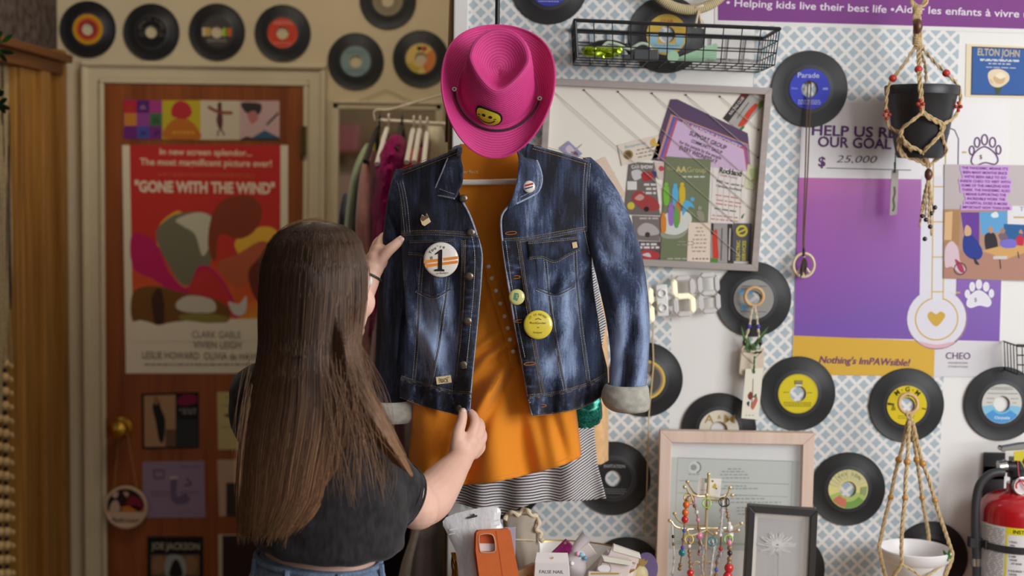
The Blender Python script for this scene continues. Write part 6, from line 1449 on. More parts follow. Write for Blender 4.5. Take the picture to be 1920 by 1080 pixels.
def crown_pt(rf, h, th):
    cx, sy = math.cos(th), math.sin(th); x_ = cx * Rx_ * rf; y_ = sy * Rf_ * rf
    k_ = smooth01(.02, .10, h)
    if sy > 0: x_ *= 1 - .36 * k_ * sy ** 1.2                      # pinched towards the front
    y_ -= .016 * k_                                                 # crown leans back
    hh = h - .012 * k_ * max(0, sy) ** 2 + .006 * k_ * max(0, -sy)
    return Vector((x_, y_, hh))
def brim_pt(t, th):
    cx, sy = math.cos(th), math.sin(th)
    bx, by = .117, (.137 if sy > 0 else .143)
    if sy > 0: bx *= 1 - .10 * sy ** 2
    a = Vector((cx * Rx_ * 1.05, sy * Rf_ * 1.05, .003)); e = Vector((cx * bx, sy * by, 0)); p = a.lerp(e, t)
    up_ = abs(cx) ** 2.2
    p.z = .003 + .050 * up_ * t ** 1.7 - .012 * abs(sy) ** 2 * t ** 1.4 * (1 if sy > 0 else .4)
    p.x *= 1 - .085 * up_ * t ** 2
    return p
for rf, h in prof:
    for q_ in range(nu): vs_.append(crown_pt(rf, h, 2 * PI * q_ / nu))
for i in range(1, 15):
    for q_ in range(nu): vs_.append(brim_pt(i / 14, 2 * PI * q_ / nu))
NR = len(prof) + 14
fs = [(i * nu + q_, (i + 1) * nu + q_, (i + 1) * nu + (q_ + 1) % nu, i * nu + (q_ + 1) % nu) for i in range(1, NR - 1) for q_ in range(nu)]
fs += [(0, nu + q_, nu + (q_ + 1) % nu) for q_ in range(nu)]
b_ = MB(); b_.add(vs_, fs, straw); o = b_.build('hat_body', straw, hat, smooth=80)
rv = []; acc = 0
for i in range(NR):
    if i: acc += sum((vs_[i * nu + q_] - vs_[(i - 1) * nu + q_]).length for q_ in range(0, nu, 8)) / (nu / 8)
    rv += [acc] * nu
a_ = o.data.attributes.new('row', 'FLOAT', 'POINT'); a_.data.foreach_set('value', rv)
md = o.modifiers.new('solid', 'SOLIDIFY'); md.thickness = .0022; md.offset = -1
b_ = MB(); b_.tube([brim_pt(1, 2 * PI * q_ / nu) for q_ in range(nu)], .0022, n=8, closed=True).build('brim_edge', straw, hat)
blackc = mat('black_cord', (34, 30, 32), .6)
E0, E1 = R_(168), R_(8); b_ = MB()
pth = [Vector((math.cos(a) * Rx_ * 1.16, math.sin(a) * Rf_ * 1.13, .0075 + .008 * abs(math.cos(a)) ** 3)) for a in [E0 + (E1 - E0) * k / 40 for k in range(41)]]
b_.tube(pth, .0021, n=8).build('cord', blackc, hat)
for e in (pth[0], pth[-1]): MB().lathe([(.002, 0), (.0046, 0), (.005, .0012), (.0046, .002), (.002, .002)], n=18, c=e + Vector((0, 0, .0005)), loop=True).build('eyelet', stl, hat)
# smiley patch, curved onto the front of the crown
def patch_pt(u, v, lift):                          # metres across / up from the patch centre
    th = R_(79) + u / .064; hh = .034 + 1.25 * v
    rf = 1.0 - .02 if hh < .03 else .985 - (hh - .03) * 1.75
    p = crown_pt(rf, hh, th); nrm = Vector((math.cos(th) * .9, math.sin(th), .28)).normalized()
    return p + nrm * lift
def patch(m_, outline, lift, mm):
    c = Vector((sum(p[0] for p in outline) / len(outline), sum(p[1] for p in outline) / len(outline)))
    vs_ = [patch_pt(c.x, c.y, lift)]; K = 5
    for r in range(1, K + 1):
        for p in outline: vs_.append(patch_pt(c.x + (p[0] - c.x) * r / K, c.y + (p[1] - c.y) * r / K, lift))
    n_ = len(outline); fs = [(0, 1 + q_, 1 + (q_ + 1) % n_) for q_ in range(n_)]
    for r in range(K - 1):
        for q_ in range(n_): a = 1 + r * n_ + q_; b2 = 1 + r * n_ + (q_ + 1) % n_; fs.append((a, a + n_, b2 + n_, b2))
    m_.add(vs_, fs, mm)
oval = spl([(x_ * .95, y_ * 1.25) for x_, y_ in [(-.0255, .012), (-.012, .0155), (.006, .0155), (.022, .011), (.0262, .001), (.021, -.010), (.010, -.0175), (-.006, -.0185), (-.019, -.009), (-.0265, .003)]], 4)
sm_ = mat('patch_yellow', (222, 206, 44), .8, bump=.5, bscale=700); smk = mat('patch_black', (30, 28, 28), .8)
b_ = MB(); patch(b_, [(x * 1.0, y) for x, y in oval], .0030, smk); patch(b_, [(x * .86, y * .84) for x, y in oval], .0042, sm_)
for ex_ in (-.0085, .0035): patch(b_, [(ex_ + .0034 * math.cos(a), .0050 + .0030 * math.sin(a)) for a in [2 * PI * k / 12 for k in range(12)]], .0050, smk)
b_.tube([patch_pt(-.0025 + .0145 * math.cos(a), .002 + .0135 * math.sin(a), .0048) for a in [R_(195) + R_(150) * k / 16 for k in range(17)]], .0009, smk, n=6)
for ex_, a0_ in ((-.0168, .0035), (.0118, .0035)): b_.tube([patch_pt(ex_ - .002, a0_ - .002, .0048), patch_pt(ex_ + .002, a0_ - .001, .0048)], .0008, smk, n=5)
b_.build('smiley_patch', sm_, hat)

# ================================================================== garments behind the jacket
stp, nt, bb = nodes_of('striped_cotton', .85, .2); n = NB(nt)
x, y, z = n.xyz(n.coords()); wv_ = n.noise(n.coords(scale=(6, 6, 3)), 1.5, 2)
t_ = n.m('ADD', z, n.m('MULTIPLY', n.m('MAXIMUM', n.m('SUBTRACT', x, .06), 0.0), -.55)); t_ = n.m('ADD', t_, n.m('MULTIPLY', wv_, .02))
n.link(n.mix(n.m('LESS_THAN', n.m('FRACT', n.m('MULTIPLY', t_, 165.0)), .5), (222, 216, 212), (58, 54, 62)), bb.inputs['Base Color'])
sorg = P(1000, 800, 2.98)
sd_ = thing('striped_dress', 'black and white striped dress hem below the orange top', 'dress', sorg)
def ystr(px, py): return 2.965 + .03 * abs((px - 990) / 150) ** 2 + smooth01(700, 900, py) * (.014 * math.sin(px * .075) + .008 * mnoise.noise(Vector((px * .03, py * .01, 6)))) - .03 * smooth01(800, 960, py)
sheet_mesh([(860, 470), (1104, 470), (1122, 545), (1136, 606), (1120, 700), (1112, 790), (1120, 870), (1136, 934), (1100, 938), (1050, 940), (1008, 942), (975, 952), (938, 967), (905, 958), (870, 946), (842, 940), (842, 880), (850, 700)], ystr, 6, None, sorg, name='front', m=stp, parent=sd_)
sheet_mesh([(880, 470), (1104, 470), (1120, 700), (1112, 850), (1128, 920), (1000, 930), (850, 930), (850, 700)], lambda x, y: 3.06 - .03 * abs((x - 990) / 150) ** 2, 18, None, sorg, name='back', m=stp, parent=sd_)
crm = fabric('apricot_cloth', (226, 180, 128))
garment('blouse', 'apricot blouse edge hanging beside the striped dress', 'blouse', [(560, 1060, 1134), (620, 1050, 1138), (700, 1050, 1141), (800, 1050, 1140), (862, 1056, 1139)], 3.185, .06, crm, 3, amp=.05, seed=22)
garment('sequin_top', 'emerald sequin top peeking out below the denim waistband', 'top', [(690, 1040, 1116), (745, 1040, 1126), (775, 1044, 1129), (792, 1050, 1124), (800, 1070, 1110)], 2.905, .02, mat('emerald_sequins', (24, 104, 88), .2, .5, noise=.8, nscale=300), 4, amp=.05, fuzz=.10, seed=23)
# ================================================================== person
skin, nt, bb = nodes_of('skin', 0.5, 0.35); n = NB(nt)
c_ = n.coords(); f_ = n.noise(c_, 22, 4); g_ = n.noise(c_, 420, 3)
n.link(n.mix(f_, (226, 178, 158), (236, 194, 172)), bb.inputs['Base Color']); n.bump(g_, .12, .0006, bb)
bb.inputs['Subsurface Weight'].default_value = .15; bb.inputs['Subsurface Radius'].default_value = (.010, .004, .002); bb.inputs['Subsurface Scale'].default_value = 1.0
porg = Vector((P(598, 1060, 2.38).x, 2.38, 0))
per = thing('person', 'person with long brown hair in a black T-shirt holding the open denim jacket', 'person', porg)
def B(px, py, Y): return P(px, py, Y) - porg
def fuse(mb, name, m, voxel, parent, smooth_it=4, disp=None):
    """weld overlapping shapes into one continuous skin"""
    o = mb.build('tmp_fuse', m, None, smooth=0)
    md = o.modifiers.new('r', 'REMESH'); md.mode = 'VOXEL'; md.voxel_size = voxel; md.use_smooth_shade = True
    s = o.modifiers.new('s', 'SMOOTH'); s.factor = .5; s.iterations = smooth_it
    dg = bpy.context.evaluated_depsgraph_get(); me = bpy.data.meshes.new_from_object(o.evaluated_get(dg))
    bpy.data.objects.remove(o)
    me.name = name
    if disp:
        ns = [v.normal.copy() for v in me.vertices]
        for v, nn in zip(me.vertices, ns): v.co = v.co + nn * disp(v.co)
    me.materials.clear(); me.materials.append(m)
    me.polygons.foreach_set('use_smooth', [True] * len(me.polygons)); me.update()
    r = bpy.data.objects.new(name, me); COL.objects.link(r); r.parent = parent
    return r
def limb(mb, pts, n_=5, end=True):
    """tapering limb: (point, radius) list swept with spheres and a tube"""
    P4 = [(Vector(p), r) for p, r in pts]
    path = spline([p for p, r in P4], n_); rad = []
    for i in range(len(P4) - 1):
        for k in range(n_): t = k / n_; rad.append(P4[i][1] * (1 - t) + P4[i + 1][1] * t)
    rad.append(P4[-1][1])
    mb.tube(path, rad, n=20)
    for p, r in (P4[0], P4[-1])[:2 if end else 1]: mb.ball(p, r, n=18)
rt = Vector((.76, -.65, 0)); fw_ = Vector((.65, .76, 0))
def loft(mb, rings, nu=40, m=None):
    """rings of (centre, lateral half width, front/back half depth)"""
    vs_ = []
    for c, a, b2 in rings:
        for q_ in range(nu):
            t = 2 * PI * q_ / nu; vs_.append(Vector(c) + rt * a * math.cos(t) + fw_ * b2 * math.sin(t))
    N = len(rings); fs = [(i * nu + q_, i * nu + (q_ + 1) % nu, (i + 1) * nu + (q_ + 1) % nu, (i + 1) * nu + q_) for i in range(N - 1) for q_ in range(nu)]
    fs += [tuple(range(nu - 1, -1, -1)), tuple((N - 1) * nu + q_ for q_ in range(nu))]
    return mb.add(vs_, fs, m)
def sring(L, n_=4):
    rr = spline([Vector((c[0], c[1], c[2])) for c, a, b2 in L], n_); aa = spline([Vector((a, b2, 0)) for c, a, b2 in L], n_)
    return [(c, v.x, v.y) for c, v in zip(rr, aa)]
# --- body: torso, neck, head, arms, hands in one surface
bd = MB()
loft(bd, sring([(B(592, 1150, 2.38), .140, .100), (B(596, 1085, 2.38), .117, .086), (B(600, 1040, 2.38), .112, .082), (B(602, 960, 2.385), .122, .090), (B(600, 880, 2.39), .128, .098), (B(584, 800, 2.39), .118, .090), (B(584, 745, 2.385), .100, .072), (B(598, 705, 2.38), .06, .055)]))
limb(bd, [(B(598, 730, 2.38), .056), (B(601, 680, 2.385), .050), (B(604, 640, 2.395), .050)])
hc = B(602, 535, 2.40); hu = Vector((0, 0, 1))
HM = Matrix((rt, fw_, hu)).transposed()
bd.ball(hc + Vector((0, 0, .012)), 1, n=28, sc=(.074, .092, .098), rot=HM)
bd.ball(hc + fw_ * .030 - hu * .045, 1, n=24, sc=(.058, .062, .068), rot=HM)
bd.ball(hc + fw_ * .072 - hu * .082, 1, n=16, sc=(.026, .022, .022), rot=HM)                       # chin
bd.ball(hc + fw_ * .062 + rt * .034 - hu * .030, 1, n=16, sc=(.026, .026, .030), rot=HM); bd.ball(hc + fw_ * .062 - rt * .034 - hu * .030, 1, n=16, sc=(.026, .026, .030), rot=HM)   # cheeks
limb(bd, [(hc + fw_ * .086 + hu * .012, .009), (hc + fw_ * .098 - hu * .012, .010), (hc + fw_ * .104 - hu * .026, .012)])   # nose
for s in (-1, 1): bd.ball(hc + fw_ * .098 - hu * .030 + rt * s * .010, .007, n=10)
bd.ball(hc + fw_ * .086 - hu * .052, 1, n=14, sc=(.024, .012, .007), rot=HM); bd.ball(hc + fw_ * .085 - hu * .062, 1, n=14, sc=(.021, .012, .007), rot=HM)     # lips
for s in (-1, 1): bd.ball(hc + rt * s * .078 - hu * .015 - fw_ * .004, 1, n=14, sc=(.010, .020, .030), rot=HM)   # ears
# right arm
limb(bd, [(B(636, 795, 2.33), .046), (B(684, 862, 2.385), .043), (B(746, 918, 2.44), .043), (B(780, 946, 2.485), .042), (B(806, 934, 2.53), .0445), (B(833, 900, 2.60), .037), (B(855, 872, 2.65), .0275), (B(867, 856, 2.668), .0235)], 6)
bd.ball(B(783, 951, 2.475), .0415, n=16)
for p in ((864, 846, 2.672, .0235), (878, 846, 2.682, .021), (862, 832, 2.672, .0195), (878, 829, 2.68, .0205), (890, 838, 2.69, .016), (870, 838, 2.676, .022)): bd.ball(B(*p[:3]), p[3], n=16)
def finger(L): limb(bd, [(B(*p[:3]), p[3]) for p in L], 5)
finger([(857, 838, 2.668, .0145), (859, 812, 2.668, .0118), (866, 789, 2.678, .0102), (868, 772, 2.686, .0085)])
finger([(880, 822, 2.682, .0125), (890, 798, 2.692, .0104), (889, 782, 2.703, .0094), (883, 774, 2.710, .0082)])
finger([(889, 829, 2.69, .0115), (901, 806, 2.702, .0096), (899, 792, 2.716, .0088), (891, 787, 2.724, .008)])
finger([(893, 840, 2.694, .0108), (905, 822, 2.706, .0090), (903, 808, 2.720, .0083), (895, 803, 2.727, .0075)])
finger([(891, 852, 2.694, .0100), (903, 840, 2.706, .0082), (902, 827, 2.717, .0075), (895, 822, 2.722, .007)])
# left arm
limb(bd, [(B(494, 765, 2.46), .044), (B(530, 770, 2.58), .046), (B(585, 738, 2.69), .040), (B(612, 690, 2.715), .041), (B(650, 610, 2.745), .034), (B(680, 545, 2.768), .0262), (B(693, 517, 2.776), .0225)], 6)
for p in ((699, 502, 2.78, .0225), (706, 488, 2.784, .0235), (712, 476, 2.788, .021), (700, 490, 2.79, .02)): bd.ball(B(*p[:3]), p[3], n=16)
finger([(708, 494, 2.776, .0135), (726, 472, 2.766, .0118), (740, 460, 2.764, .0103), (752, 449, 2.768, .0086)])
finger([(708, 474, 2.795, .0118), (713, 455, 2.81, .0102), (719, 444, 2.826, .0092), (727, 441, 2.842, .0082)])
finger([(702, 476, 2.80, .0112), (706, 458, 2.822, .0098), (714, 449, 2.842, .009), (722, 447, 2.858, .008)])
finger([(698, 482, 2.804, .0105), (702, 466, 2.828, .0092), (710, 458, 2.848, .0084), (718, 456, 2.862, .0076)])
finger([(695, 489, 2.806, .0095), (699, 476, 2.828, .0082), (706, 469, 2.846, .0075), (713, 467, 2.858, .0068)])
body = fuse(bd, 'body', skin, .0032, per, 3)
# nails, eyes, bracelet
nail = mat('finger_nail', (234, 196, 184), .25, coat=.4)
for p, dx in (((868, 773, 2.679), 0), ((752, 450, 2.7605), 0)):
    MB().ball(B(*p), 1, n=12, sc=(.0055, .0026, .0072), rot=Matrix.Rotation(.1 if p[0] > 800 else .9, 3, 'Y')).build('thumbnail', nail, per)
for s in (-1, 1):
    e = hc + fw_ * .078 + rt * s * .031 + hu * .006
    ey = MB().ball(e, .0115, n=14).build('eye', mat('eye_white', (230, 226, 220), .2), per); MB().ball(e + fw_ * .0075, .0058, n=12).build('iris', mat('eye_iris', (70, 50, 36), .15), ey)
b_ = MB(); wa = (B(693, 517, 2.776) - B(680, 545, 2.768)).normalized(); wo = wa.orthogonal().normalized(); wb = wa.cross(wo); wcn = B(693, 517, 2.776)
b_.tube([wcn + (wo * math.cos(a) + wb * math.sin(a)) * .0252 for a in [2 * PI * k / 30 for k in range(30)]], .0022, n=7, closed=True).build('bracelet', mat('dark_green_band', (44, 60, 52), .5), per)

# --- T-shirt
shirt_m, nt, bb = nodes_of('black_cotton', .85, .15); n = NB(nt)
c_ = n.coords(); f_ = n.noise(n.coords(scale=(60, 60, 25)), 2, 5); g_ = n.noise(c_, 900, 2)
n.link(n.ramp(n.m('ADD', n.m('MULTIPLY', f_, .7), n.m('MULTIPLY', g_, .3)), [(.35, (33, 31, 32)), (.7, (58, 55, 57))]), bb.inputs['Base Color']); n.bump(g_, .3, .0006, bb); bb.inputs['Sheen Weight'].default_value = .12
ts = MB()
loft(ts, sring([(B(610, 1024, 2.38), .138, .112), (B(612, 1014, 2.38), .150, .120), (B(612, 980, 2.383), .156, .122), (B(610, 920, 2.387), .158, .120), (B(596, 850, 2.39), .146, .114), (B(580, 795, 2.39), .138, .106), (B(578, 752, 2.387), .124, .090), (B(590, 718, 2.383), .092, .072), (B(598, 700, 2.38), .066, .062)]))
limb(ts, [(B(632, 800, 2.33), .060), (B(656, 852, 2.35), .068), (B(686, 890, 2.39), .073), (B(718, 920, 2.425), .072), (B(748, 940, 2.45), .067)], 6, False)
limb(ts, [(B(494, 742, 2.45), .060), (B(494, 790, 2.47), .060), (B(515, 790, 2.53), .058), (B(545, 800, 2.60), .056)], 6)
def shirt_fold(co):
    p = co + porg
    return .006 * mnoise.noise(Vector((p.x * 9, p.y * 9, p.z * 22))) + .004 * mnoise.noise(Vector((p.x * 26 + p.z * 14, p.y * 26, p.z * 30)))
shirt = fuse(ts, 't_shirt', shirt_m, .006, per, 10, shirt_fold)
b_ = MB()
d_ = (B(748, 940, 2.45) - B(718, 920, 2.425)).normalized(); o1 = d_.orthogonal().normalized(); o2 = d_.cross(o1); cc = B(748, 940, 2.45)
for off_, r_ in ((-.003, .0645), (-.018, .0680)):
    b_.tube([cc + d_ * (off_ - .0) + (o1 * math.cos(a) + o2 * math.sin(a)) * r_ for a in [2 * PI * k / 40 for k in range(40)]], .0024 if off_ > -.01 else .0012, n=7, closed=True)
b_.build('sleeve_hem', shirt_m, shirt)

# --- jeans
jeans_m = denim('jeans_light', (86, 104, 130), (128, 146, 170), (176, 190, 206))
jb = MB()
loft(jb, sring([(B(596, 1040, 2.38), .116, .090), (B(596, 1056, 2.38), .122, .096), (B(596, 1120, 2.38), .150, .115), (B(594, 1240, 2.38), .172, .125), (B(592, 1330, 2.38), .150, .110)]))
for s, fy in ((-1, .02), (1, -.02)):
    hp0 = B(594, 1230, 2.38) + rt * s * .085; limb(jb, [(hp0, .09), (Vector((0, 0, .48)) + rt * s * .095 + fw_ * (.02 + fy), .062), (Vector((0, 0, .28)) + rt * s * .10 + fw_ * fy, .056), (Vector((0, 0, .07)) + rt * s * .10 + fw_ * fy, .050)], 6)
jeans = fuse(jb, 'jeans', jeans_m, .008, per, 5)
b_ = MB(); wr = [Vector(B(596, 1046, 2.38)) + rt * .122 * math.cos(t) + fw_ * .096 * math.sin(t) for t in [2 * PI * k / 48 for k in range(48)]]
b_.tube(wr, .005, n=8, closed=True); b_.tube([p + Vector((0, 0, -.026)) + (p - B(596, 1046, 2.38)) * .05 for p in wr], .0035, n=8, closed=True)
for k in (3, 14, 26, 32, 38, 44): q_ = wr[k]; b_.tube([q_ + (q_ - B(596, 1046, 2.38)) * .05 + Vector((0, 0, .004)), q_ + (q_ - B(596, 1046, 2.38)) * .08 + Vector((0, 0, -.03))], .005, n=6)
b_.build('waistband', jeans_m, jeans)
for s, fy in ((-1, .02), (1, -.02)):
    b_ = MB(); c0 = rt * s * .10 + fw_ * (fy + .045)
    b_.ball(c0 + Vector((0, 0, .045)), 1, n=20, sc=(.044, .125, .045), rot=HM); b_.ball(c0 + Vector((0, 0, .016)), 1, n=20, sc=(.047, .13, .016), rot=HM); b_.build('shoe', mat('white_shoe', (220, 216, 210), .5), per)

# --- hair
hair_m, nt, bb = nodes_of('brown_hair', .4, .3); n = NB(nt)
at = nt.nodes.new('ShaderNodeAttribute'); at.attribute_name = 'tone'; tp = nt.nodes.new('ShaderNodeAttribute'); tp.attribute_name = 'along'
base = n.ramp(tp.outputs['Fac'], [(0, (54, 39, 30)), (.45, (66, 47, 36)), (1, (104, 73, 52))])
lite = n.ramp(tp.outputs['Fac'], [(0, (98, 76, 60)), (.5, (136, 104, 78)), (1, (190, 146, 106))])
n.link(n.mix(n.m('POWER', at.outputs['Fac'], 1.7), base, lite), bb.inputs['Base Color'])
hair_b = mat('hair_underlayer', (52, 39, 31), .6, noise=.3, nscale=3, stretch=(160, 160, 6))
# rows: y, left, right, centre depth, thickness towards the back
HR = [(416, 578, 606, 2.40, .015), (421, 552, 640, 2.40, .045), (432, 524, 662, 2.40, .072), (455, 503, 679, 2.40, .096), (500, 488, 688, 2.40, .116), (550, 484, 687, 2.40, .120), (600, 483, 680, 2.395, .116), (650, 484, 672, 2.385, .108), (700, 476, 676, 2.375, .112), (760, 462, 690, 2.370, .116), (820, 449, 690, 2.365, .118), (880, 443, 676, 2.362, .118), (940, 441, 660, 2.362, .118), (985, 442, 618, 2.362, .116), (1006, 444, 590, 2.362, .114)]
HS = [(455, 600, 679, 2.40, .096), (500, 604, 688, 2.40, .112), (560, 608, 686, 2.395, .110), (610, 612, 679, 2.385, .105), (650, 617, 674, 2.375, .105), (700, 622, 682, 2.365, .108), (740, 640, 700, 2.355, .106), (780, 668, 722, 2.345, .100), (820, 700, 742, 2.345, .096), (855, 727, 760, 2.355, .092), (880, 750, 770, 2.37, .090), (896, 768, 777, 2.38, .088)]
def row_at(RW, y):
    if y <= RW[0][0]: return RW[0]
    for i in range(len(RW) - 1):
        a, b2 = RW[i], RW[i + 1]
        if y <= b2[0]:
            t = (y - a[0]) / (b2[0] - a[0]); t_ = t
            return tuple(u + (v - u) * t_ for u, v in zip(a, b2))
    return RW[-1]
def volume(RW, shrink, back, nu=36, y1=None):
    b_ = MB(); vs_ = []; ys = []
    for i in range(len(RW) - 1):
        for k in range(4): ys.append(RW[i][0] + (RW[i + 1][0] - RW[i][0]) * k / 4)
    ys.append(RW[-1][0])
    if y1: ys = [y for y in ys if y <= y1]
    for y in ys:
        _, xl, xr, Yc, D = row_at(RW, y); c = (xl + xr) / 2; hw = (xr - xl) / 2 * shrink
        for q_ in range(nu):
            a = 2 * PI * q_ / nu; sa = math.sin(a)
            g_ = 1 + .03 * math.sin(a * 23 + y * .004)
            vs_.append(B(c + math.cos(a) * hw * g_, y, Yc + (sa * D * shrink * g_ if sa < 0 else sa * (back(y)))))
    N = len(ys); fs = [(i * nu + q_, i * nu + (q_ + 1) % nu, (i + 1) * nu + (q_ + 1) % nu, (i + 1) * nu + q_) for i in range(N - 1) for q_ in range(nu)]
    fs += [tuple(range(nu - 1, -1, -1)), tuple((N - 1) * nu + q_ for q_ in range(nu))]
    return b_.add(vs_, fs, hair_b)
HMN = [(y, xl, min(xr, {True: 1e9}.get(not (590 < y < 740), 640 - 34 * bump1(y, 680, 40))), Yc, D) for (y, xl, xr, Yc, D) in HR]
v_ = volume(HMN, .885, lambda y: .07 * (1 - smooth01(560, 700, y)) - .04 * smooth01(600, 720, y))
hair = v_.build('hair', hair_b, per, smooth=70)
rnd = random.Random(11); SV = []; SF = []; ST = []; SA = []
def strand(pts, r, tone):
    n_ = len(pts); o = len(SV); prev = None
    for i, p in enumerate(pts):
        t = (pts[min(i + 1, n_ - 1)] - pts[max(i - 1, 0)]).normalized()
        a = t.cross(Vector((0, 1, 0))); a = a.normalized() if a.length > 1e-4 else Vector((1, 0, 0)); b2 = t.cross(a)
        rr = r * (1 - .75 * (i / (n_ - 1)) ** 4)
        for q_ in range(3):
            th = 2 * PI * q_ / 3 + .5; SV.append(p + a * math.cos(th) * rr + b2 * math.sin(th) * rr); ST.append(tone); SA.append(i / (n_ - 1) * 1.0 if n_ > 12 else .6 + .4 * i / (n_ - 1))
    for i in range(n_ - 1):
        for q_ in range(3): SF.append((o + i * 3 + q_, o + i * 3 + (q_ + 1) % 3, o + (i + 1) * 3 + (q_ + 1) % 3, o + (i + 1) * 3 + q_))
def end_y(s): 
    return 1004 - 4 * s if s < .66 else 1000 - (s - .66) * 190
def lay(RW, s, y0, y1, jitter, lift, n_=22):
    pts = []; ph = rnd.uniform(0, 6); drift = rnd.gauss(0, .022); cl = rnd.uniform(-.012, .012); curl = rnd.gauss(0, .010)
    for i in range(n_):
        t = i / (n_ - 1); y = y0 + (y1 - y0) * t
        _, xl, xr, Yc, D = row_at(RW, y); ss = min(.999, max(.001, s + drift * t + jitter * math.sin(ph + t * 5) * t + curl * max(0, t - .8) * 5))
        x = xl + (xr - xl) * ss; u = 2 * ss - 1
        Y = Yc - D * math.sqrt(max(0, 1 - u * u)) * lift - .001
        pts.append(B(x, y, Y))
    return pts
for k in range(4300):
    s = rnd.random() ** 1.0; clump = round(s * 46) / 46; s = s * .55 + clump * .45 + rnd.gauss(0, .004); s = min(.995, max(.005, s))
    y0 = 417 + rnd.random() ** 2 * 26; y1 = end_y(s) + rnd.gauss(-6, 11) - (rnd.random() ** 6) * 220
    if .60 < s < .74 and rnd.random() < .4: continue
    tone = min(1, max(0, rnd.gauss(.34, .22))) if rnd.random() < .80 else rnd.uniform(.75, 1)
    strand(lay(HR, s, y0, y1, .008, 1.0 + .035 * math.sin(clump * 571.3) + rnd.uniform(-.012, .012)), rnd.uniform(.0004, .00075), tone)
for k in range(2300):
    s = rnd.random(); y0 = 418 + rnd.random() ** 2 * 24; y1 = 894 - rnd.random() ** 3 * 110 - abs(s - .75) * 30
    pts = []
    HS2 = HS
    drift = rnd.gauss(0, .06)
    for i in range(24):
        t = i / 23; y = y0 + (y1 - y0) * t
        a = row_at(HR, y); b2 = row_at(HS, y); w_ = smooth01(440, 520, y)
        sa = .60 + .40 * s; xa = a[1] + (a[2] - a[1]) * sa; ss = min(1.1, max(-.1, s + drift * t)); xb = b2[1] + (b2[2] - b2[1]) * ss
        ua = 2 * sa - 1; Ya = a[3] - a[4] * math.sqrt(max(0, 1 - ua * ua)); ub = 2 * min(1, max(0, ss)) - 1; Yb = b2[3] - b2[4] * (.55 + .45 * math.sqrt(max(0, 1 - ub * ub)))
        Ylow = Yb if y > 640 else Ya + (Yb - Ya) * smooth01(560, 640, y)
        pts.append(B(xa + (xb - xa) * w_, y, Ylow - .001 + rnd.uniform(0, .0003)))
    strand(pts, rnd.uniform(.0004, .00075), min(1, max(0, rnd.gauss(.5, .22))))
# wisps hanging between the two masses, on the shoulder and stray hairs at the outline
for k in range(170):
    x0 = rnd.uniform(600, 690); y0 = rnd.uniform(660, 760); x1 = x0 + rnd.gauss(12, 26); y1 = y0 + rnd.uniform(110, 240); Yw = 2.25
    if y1 > 955: y1 = 955 - rnd.random() * 30
    strand([B(x0 + (x1 - x0) * t + 5 * math.sin(t * 5 + k), y0 + (y1 - y0) * t, Yw + .012 * math.sin(k) - .006 * t) for t in [i / 10 for i in range(11)]], .00042, rnd.uniform(.4, .95))
for k in range(70):
    L = rnd.random() < .35
    y0 = rnd.uniform(640, 760); x0 = (470 if L else 676) + rnd.uniform(-4, 4); bow = rnd.uniform(8, 60) * (-.35 if L else 1)
    strand([B(x0 + bow * math.sin(t * 2.2) + (10 * t if not L else -16 * t), y0 + rnd.uniform(-.4, .4) + 190 * t, 2.30 - .02 * t) for t in [i / 10 for i in range(11)]], .00026, rnd.uniform(.5, 1))
for k in range(120):
    a = rnd.uniform(PI * 1.05, PI * 1.95); cx, cy = 588, 520; r0 = 1.0; da = rnd.uniform(.25, .7) * rnd.choice((-1, 1)); h_ = rnd.uniform(.01, .055)
    strand([B(cx + 102 * (1 + h_ * math.sin(PI * t * .8)) * math.cos(a + da * t), cy + 106 * (1 + h_ * math.sin(PI * t * .8)) * math.sin(a + da * t), 2.385) for t in [i / 10 for i in range(11)]], .00024, rnd.uniform(.4, .9))
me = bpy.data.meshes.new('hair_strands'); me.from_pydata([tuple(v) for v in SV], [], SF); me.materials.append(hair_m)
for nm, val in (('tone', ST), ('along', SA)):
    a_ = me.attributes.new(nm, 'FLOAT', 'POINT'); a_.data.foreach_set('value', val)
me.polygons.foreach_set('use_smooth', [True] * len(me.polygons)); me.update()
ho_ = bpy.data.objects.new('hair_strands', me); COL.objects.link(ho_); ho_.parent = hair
# ================================================================== counter below the frame edge and what stands on it
ZC = 0.70
oak = wood('counter_top', (176, 140, 100), (204, 170, 128), 'X', .8, .45)
ct = thing('counter', 'low counter under the wallpaper carrying the frames and product boxes', 'counter', (0.33, 2.97, 0))
MB().box((0, 0, ZC - .015), (0.90, .54, .03)).build('worktop', oak, ct, smooth=0, bevel=.003)
MB().box((0, .02, (ZC - .03) / 2), (0.86, .48, ZC - .03)).build('cabinet_body', mat('counter_white', (222, 214, 202), .6), ct, smooth=0)
# --- framed certificate leaning on the wall
def framed(name, label, quad, Y, side, mf, depth, layers, matc, back=.012):
    cx = sum(p[0] for p in quad) / 4; cy = sum(p[1] for p in quad) / 4; Wq = Wall(Y, cx, cy)
    t = thing(name, label, 'frame', Wq.o); q = [Vector((*Wq(*p), 0)) for p in quad]; qi = inset(q, side * Wq.k)
    frame_sides(q, qi, 0, depth).build('frame_moulding', mf, t, smooth=0, bevel=.0015)
    MB().prism([(v.x, v.y) for v in q], depth - .006, depth - .002).build('backing', matc, t, smooth=0)
    m = MB()
    for i, L in enumerate(layers): L(m, Wq, depth - .0068 - .00012 * i)
    m.build('print', None, t, smooth=0)
    MB().prism([(v.x, v.y) for v in qi], .004, .0055).build('glass', mat('frame_glass', (255, 255, 255), .02, alpha=.10, spec=.5), t, smooth=0)
    return t
blush = wood('blush_wood', (214, 186, 166), (228, 202, 184), 'Z', .7, .5)
SAGE = (186, 192, 184); G1 = (120, 126, 120)
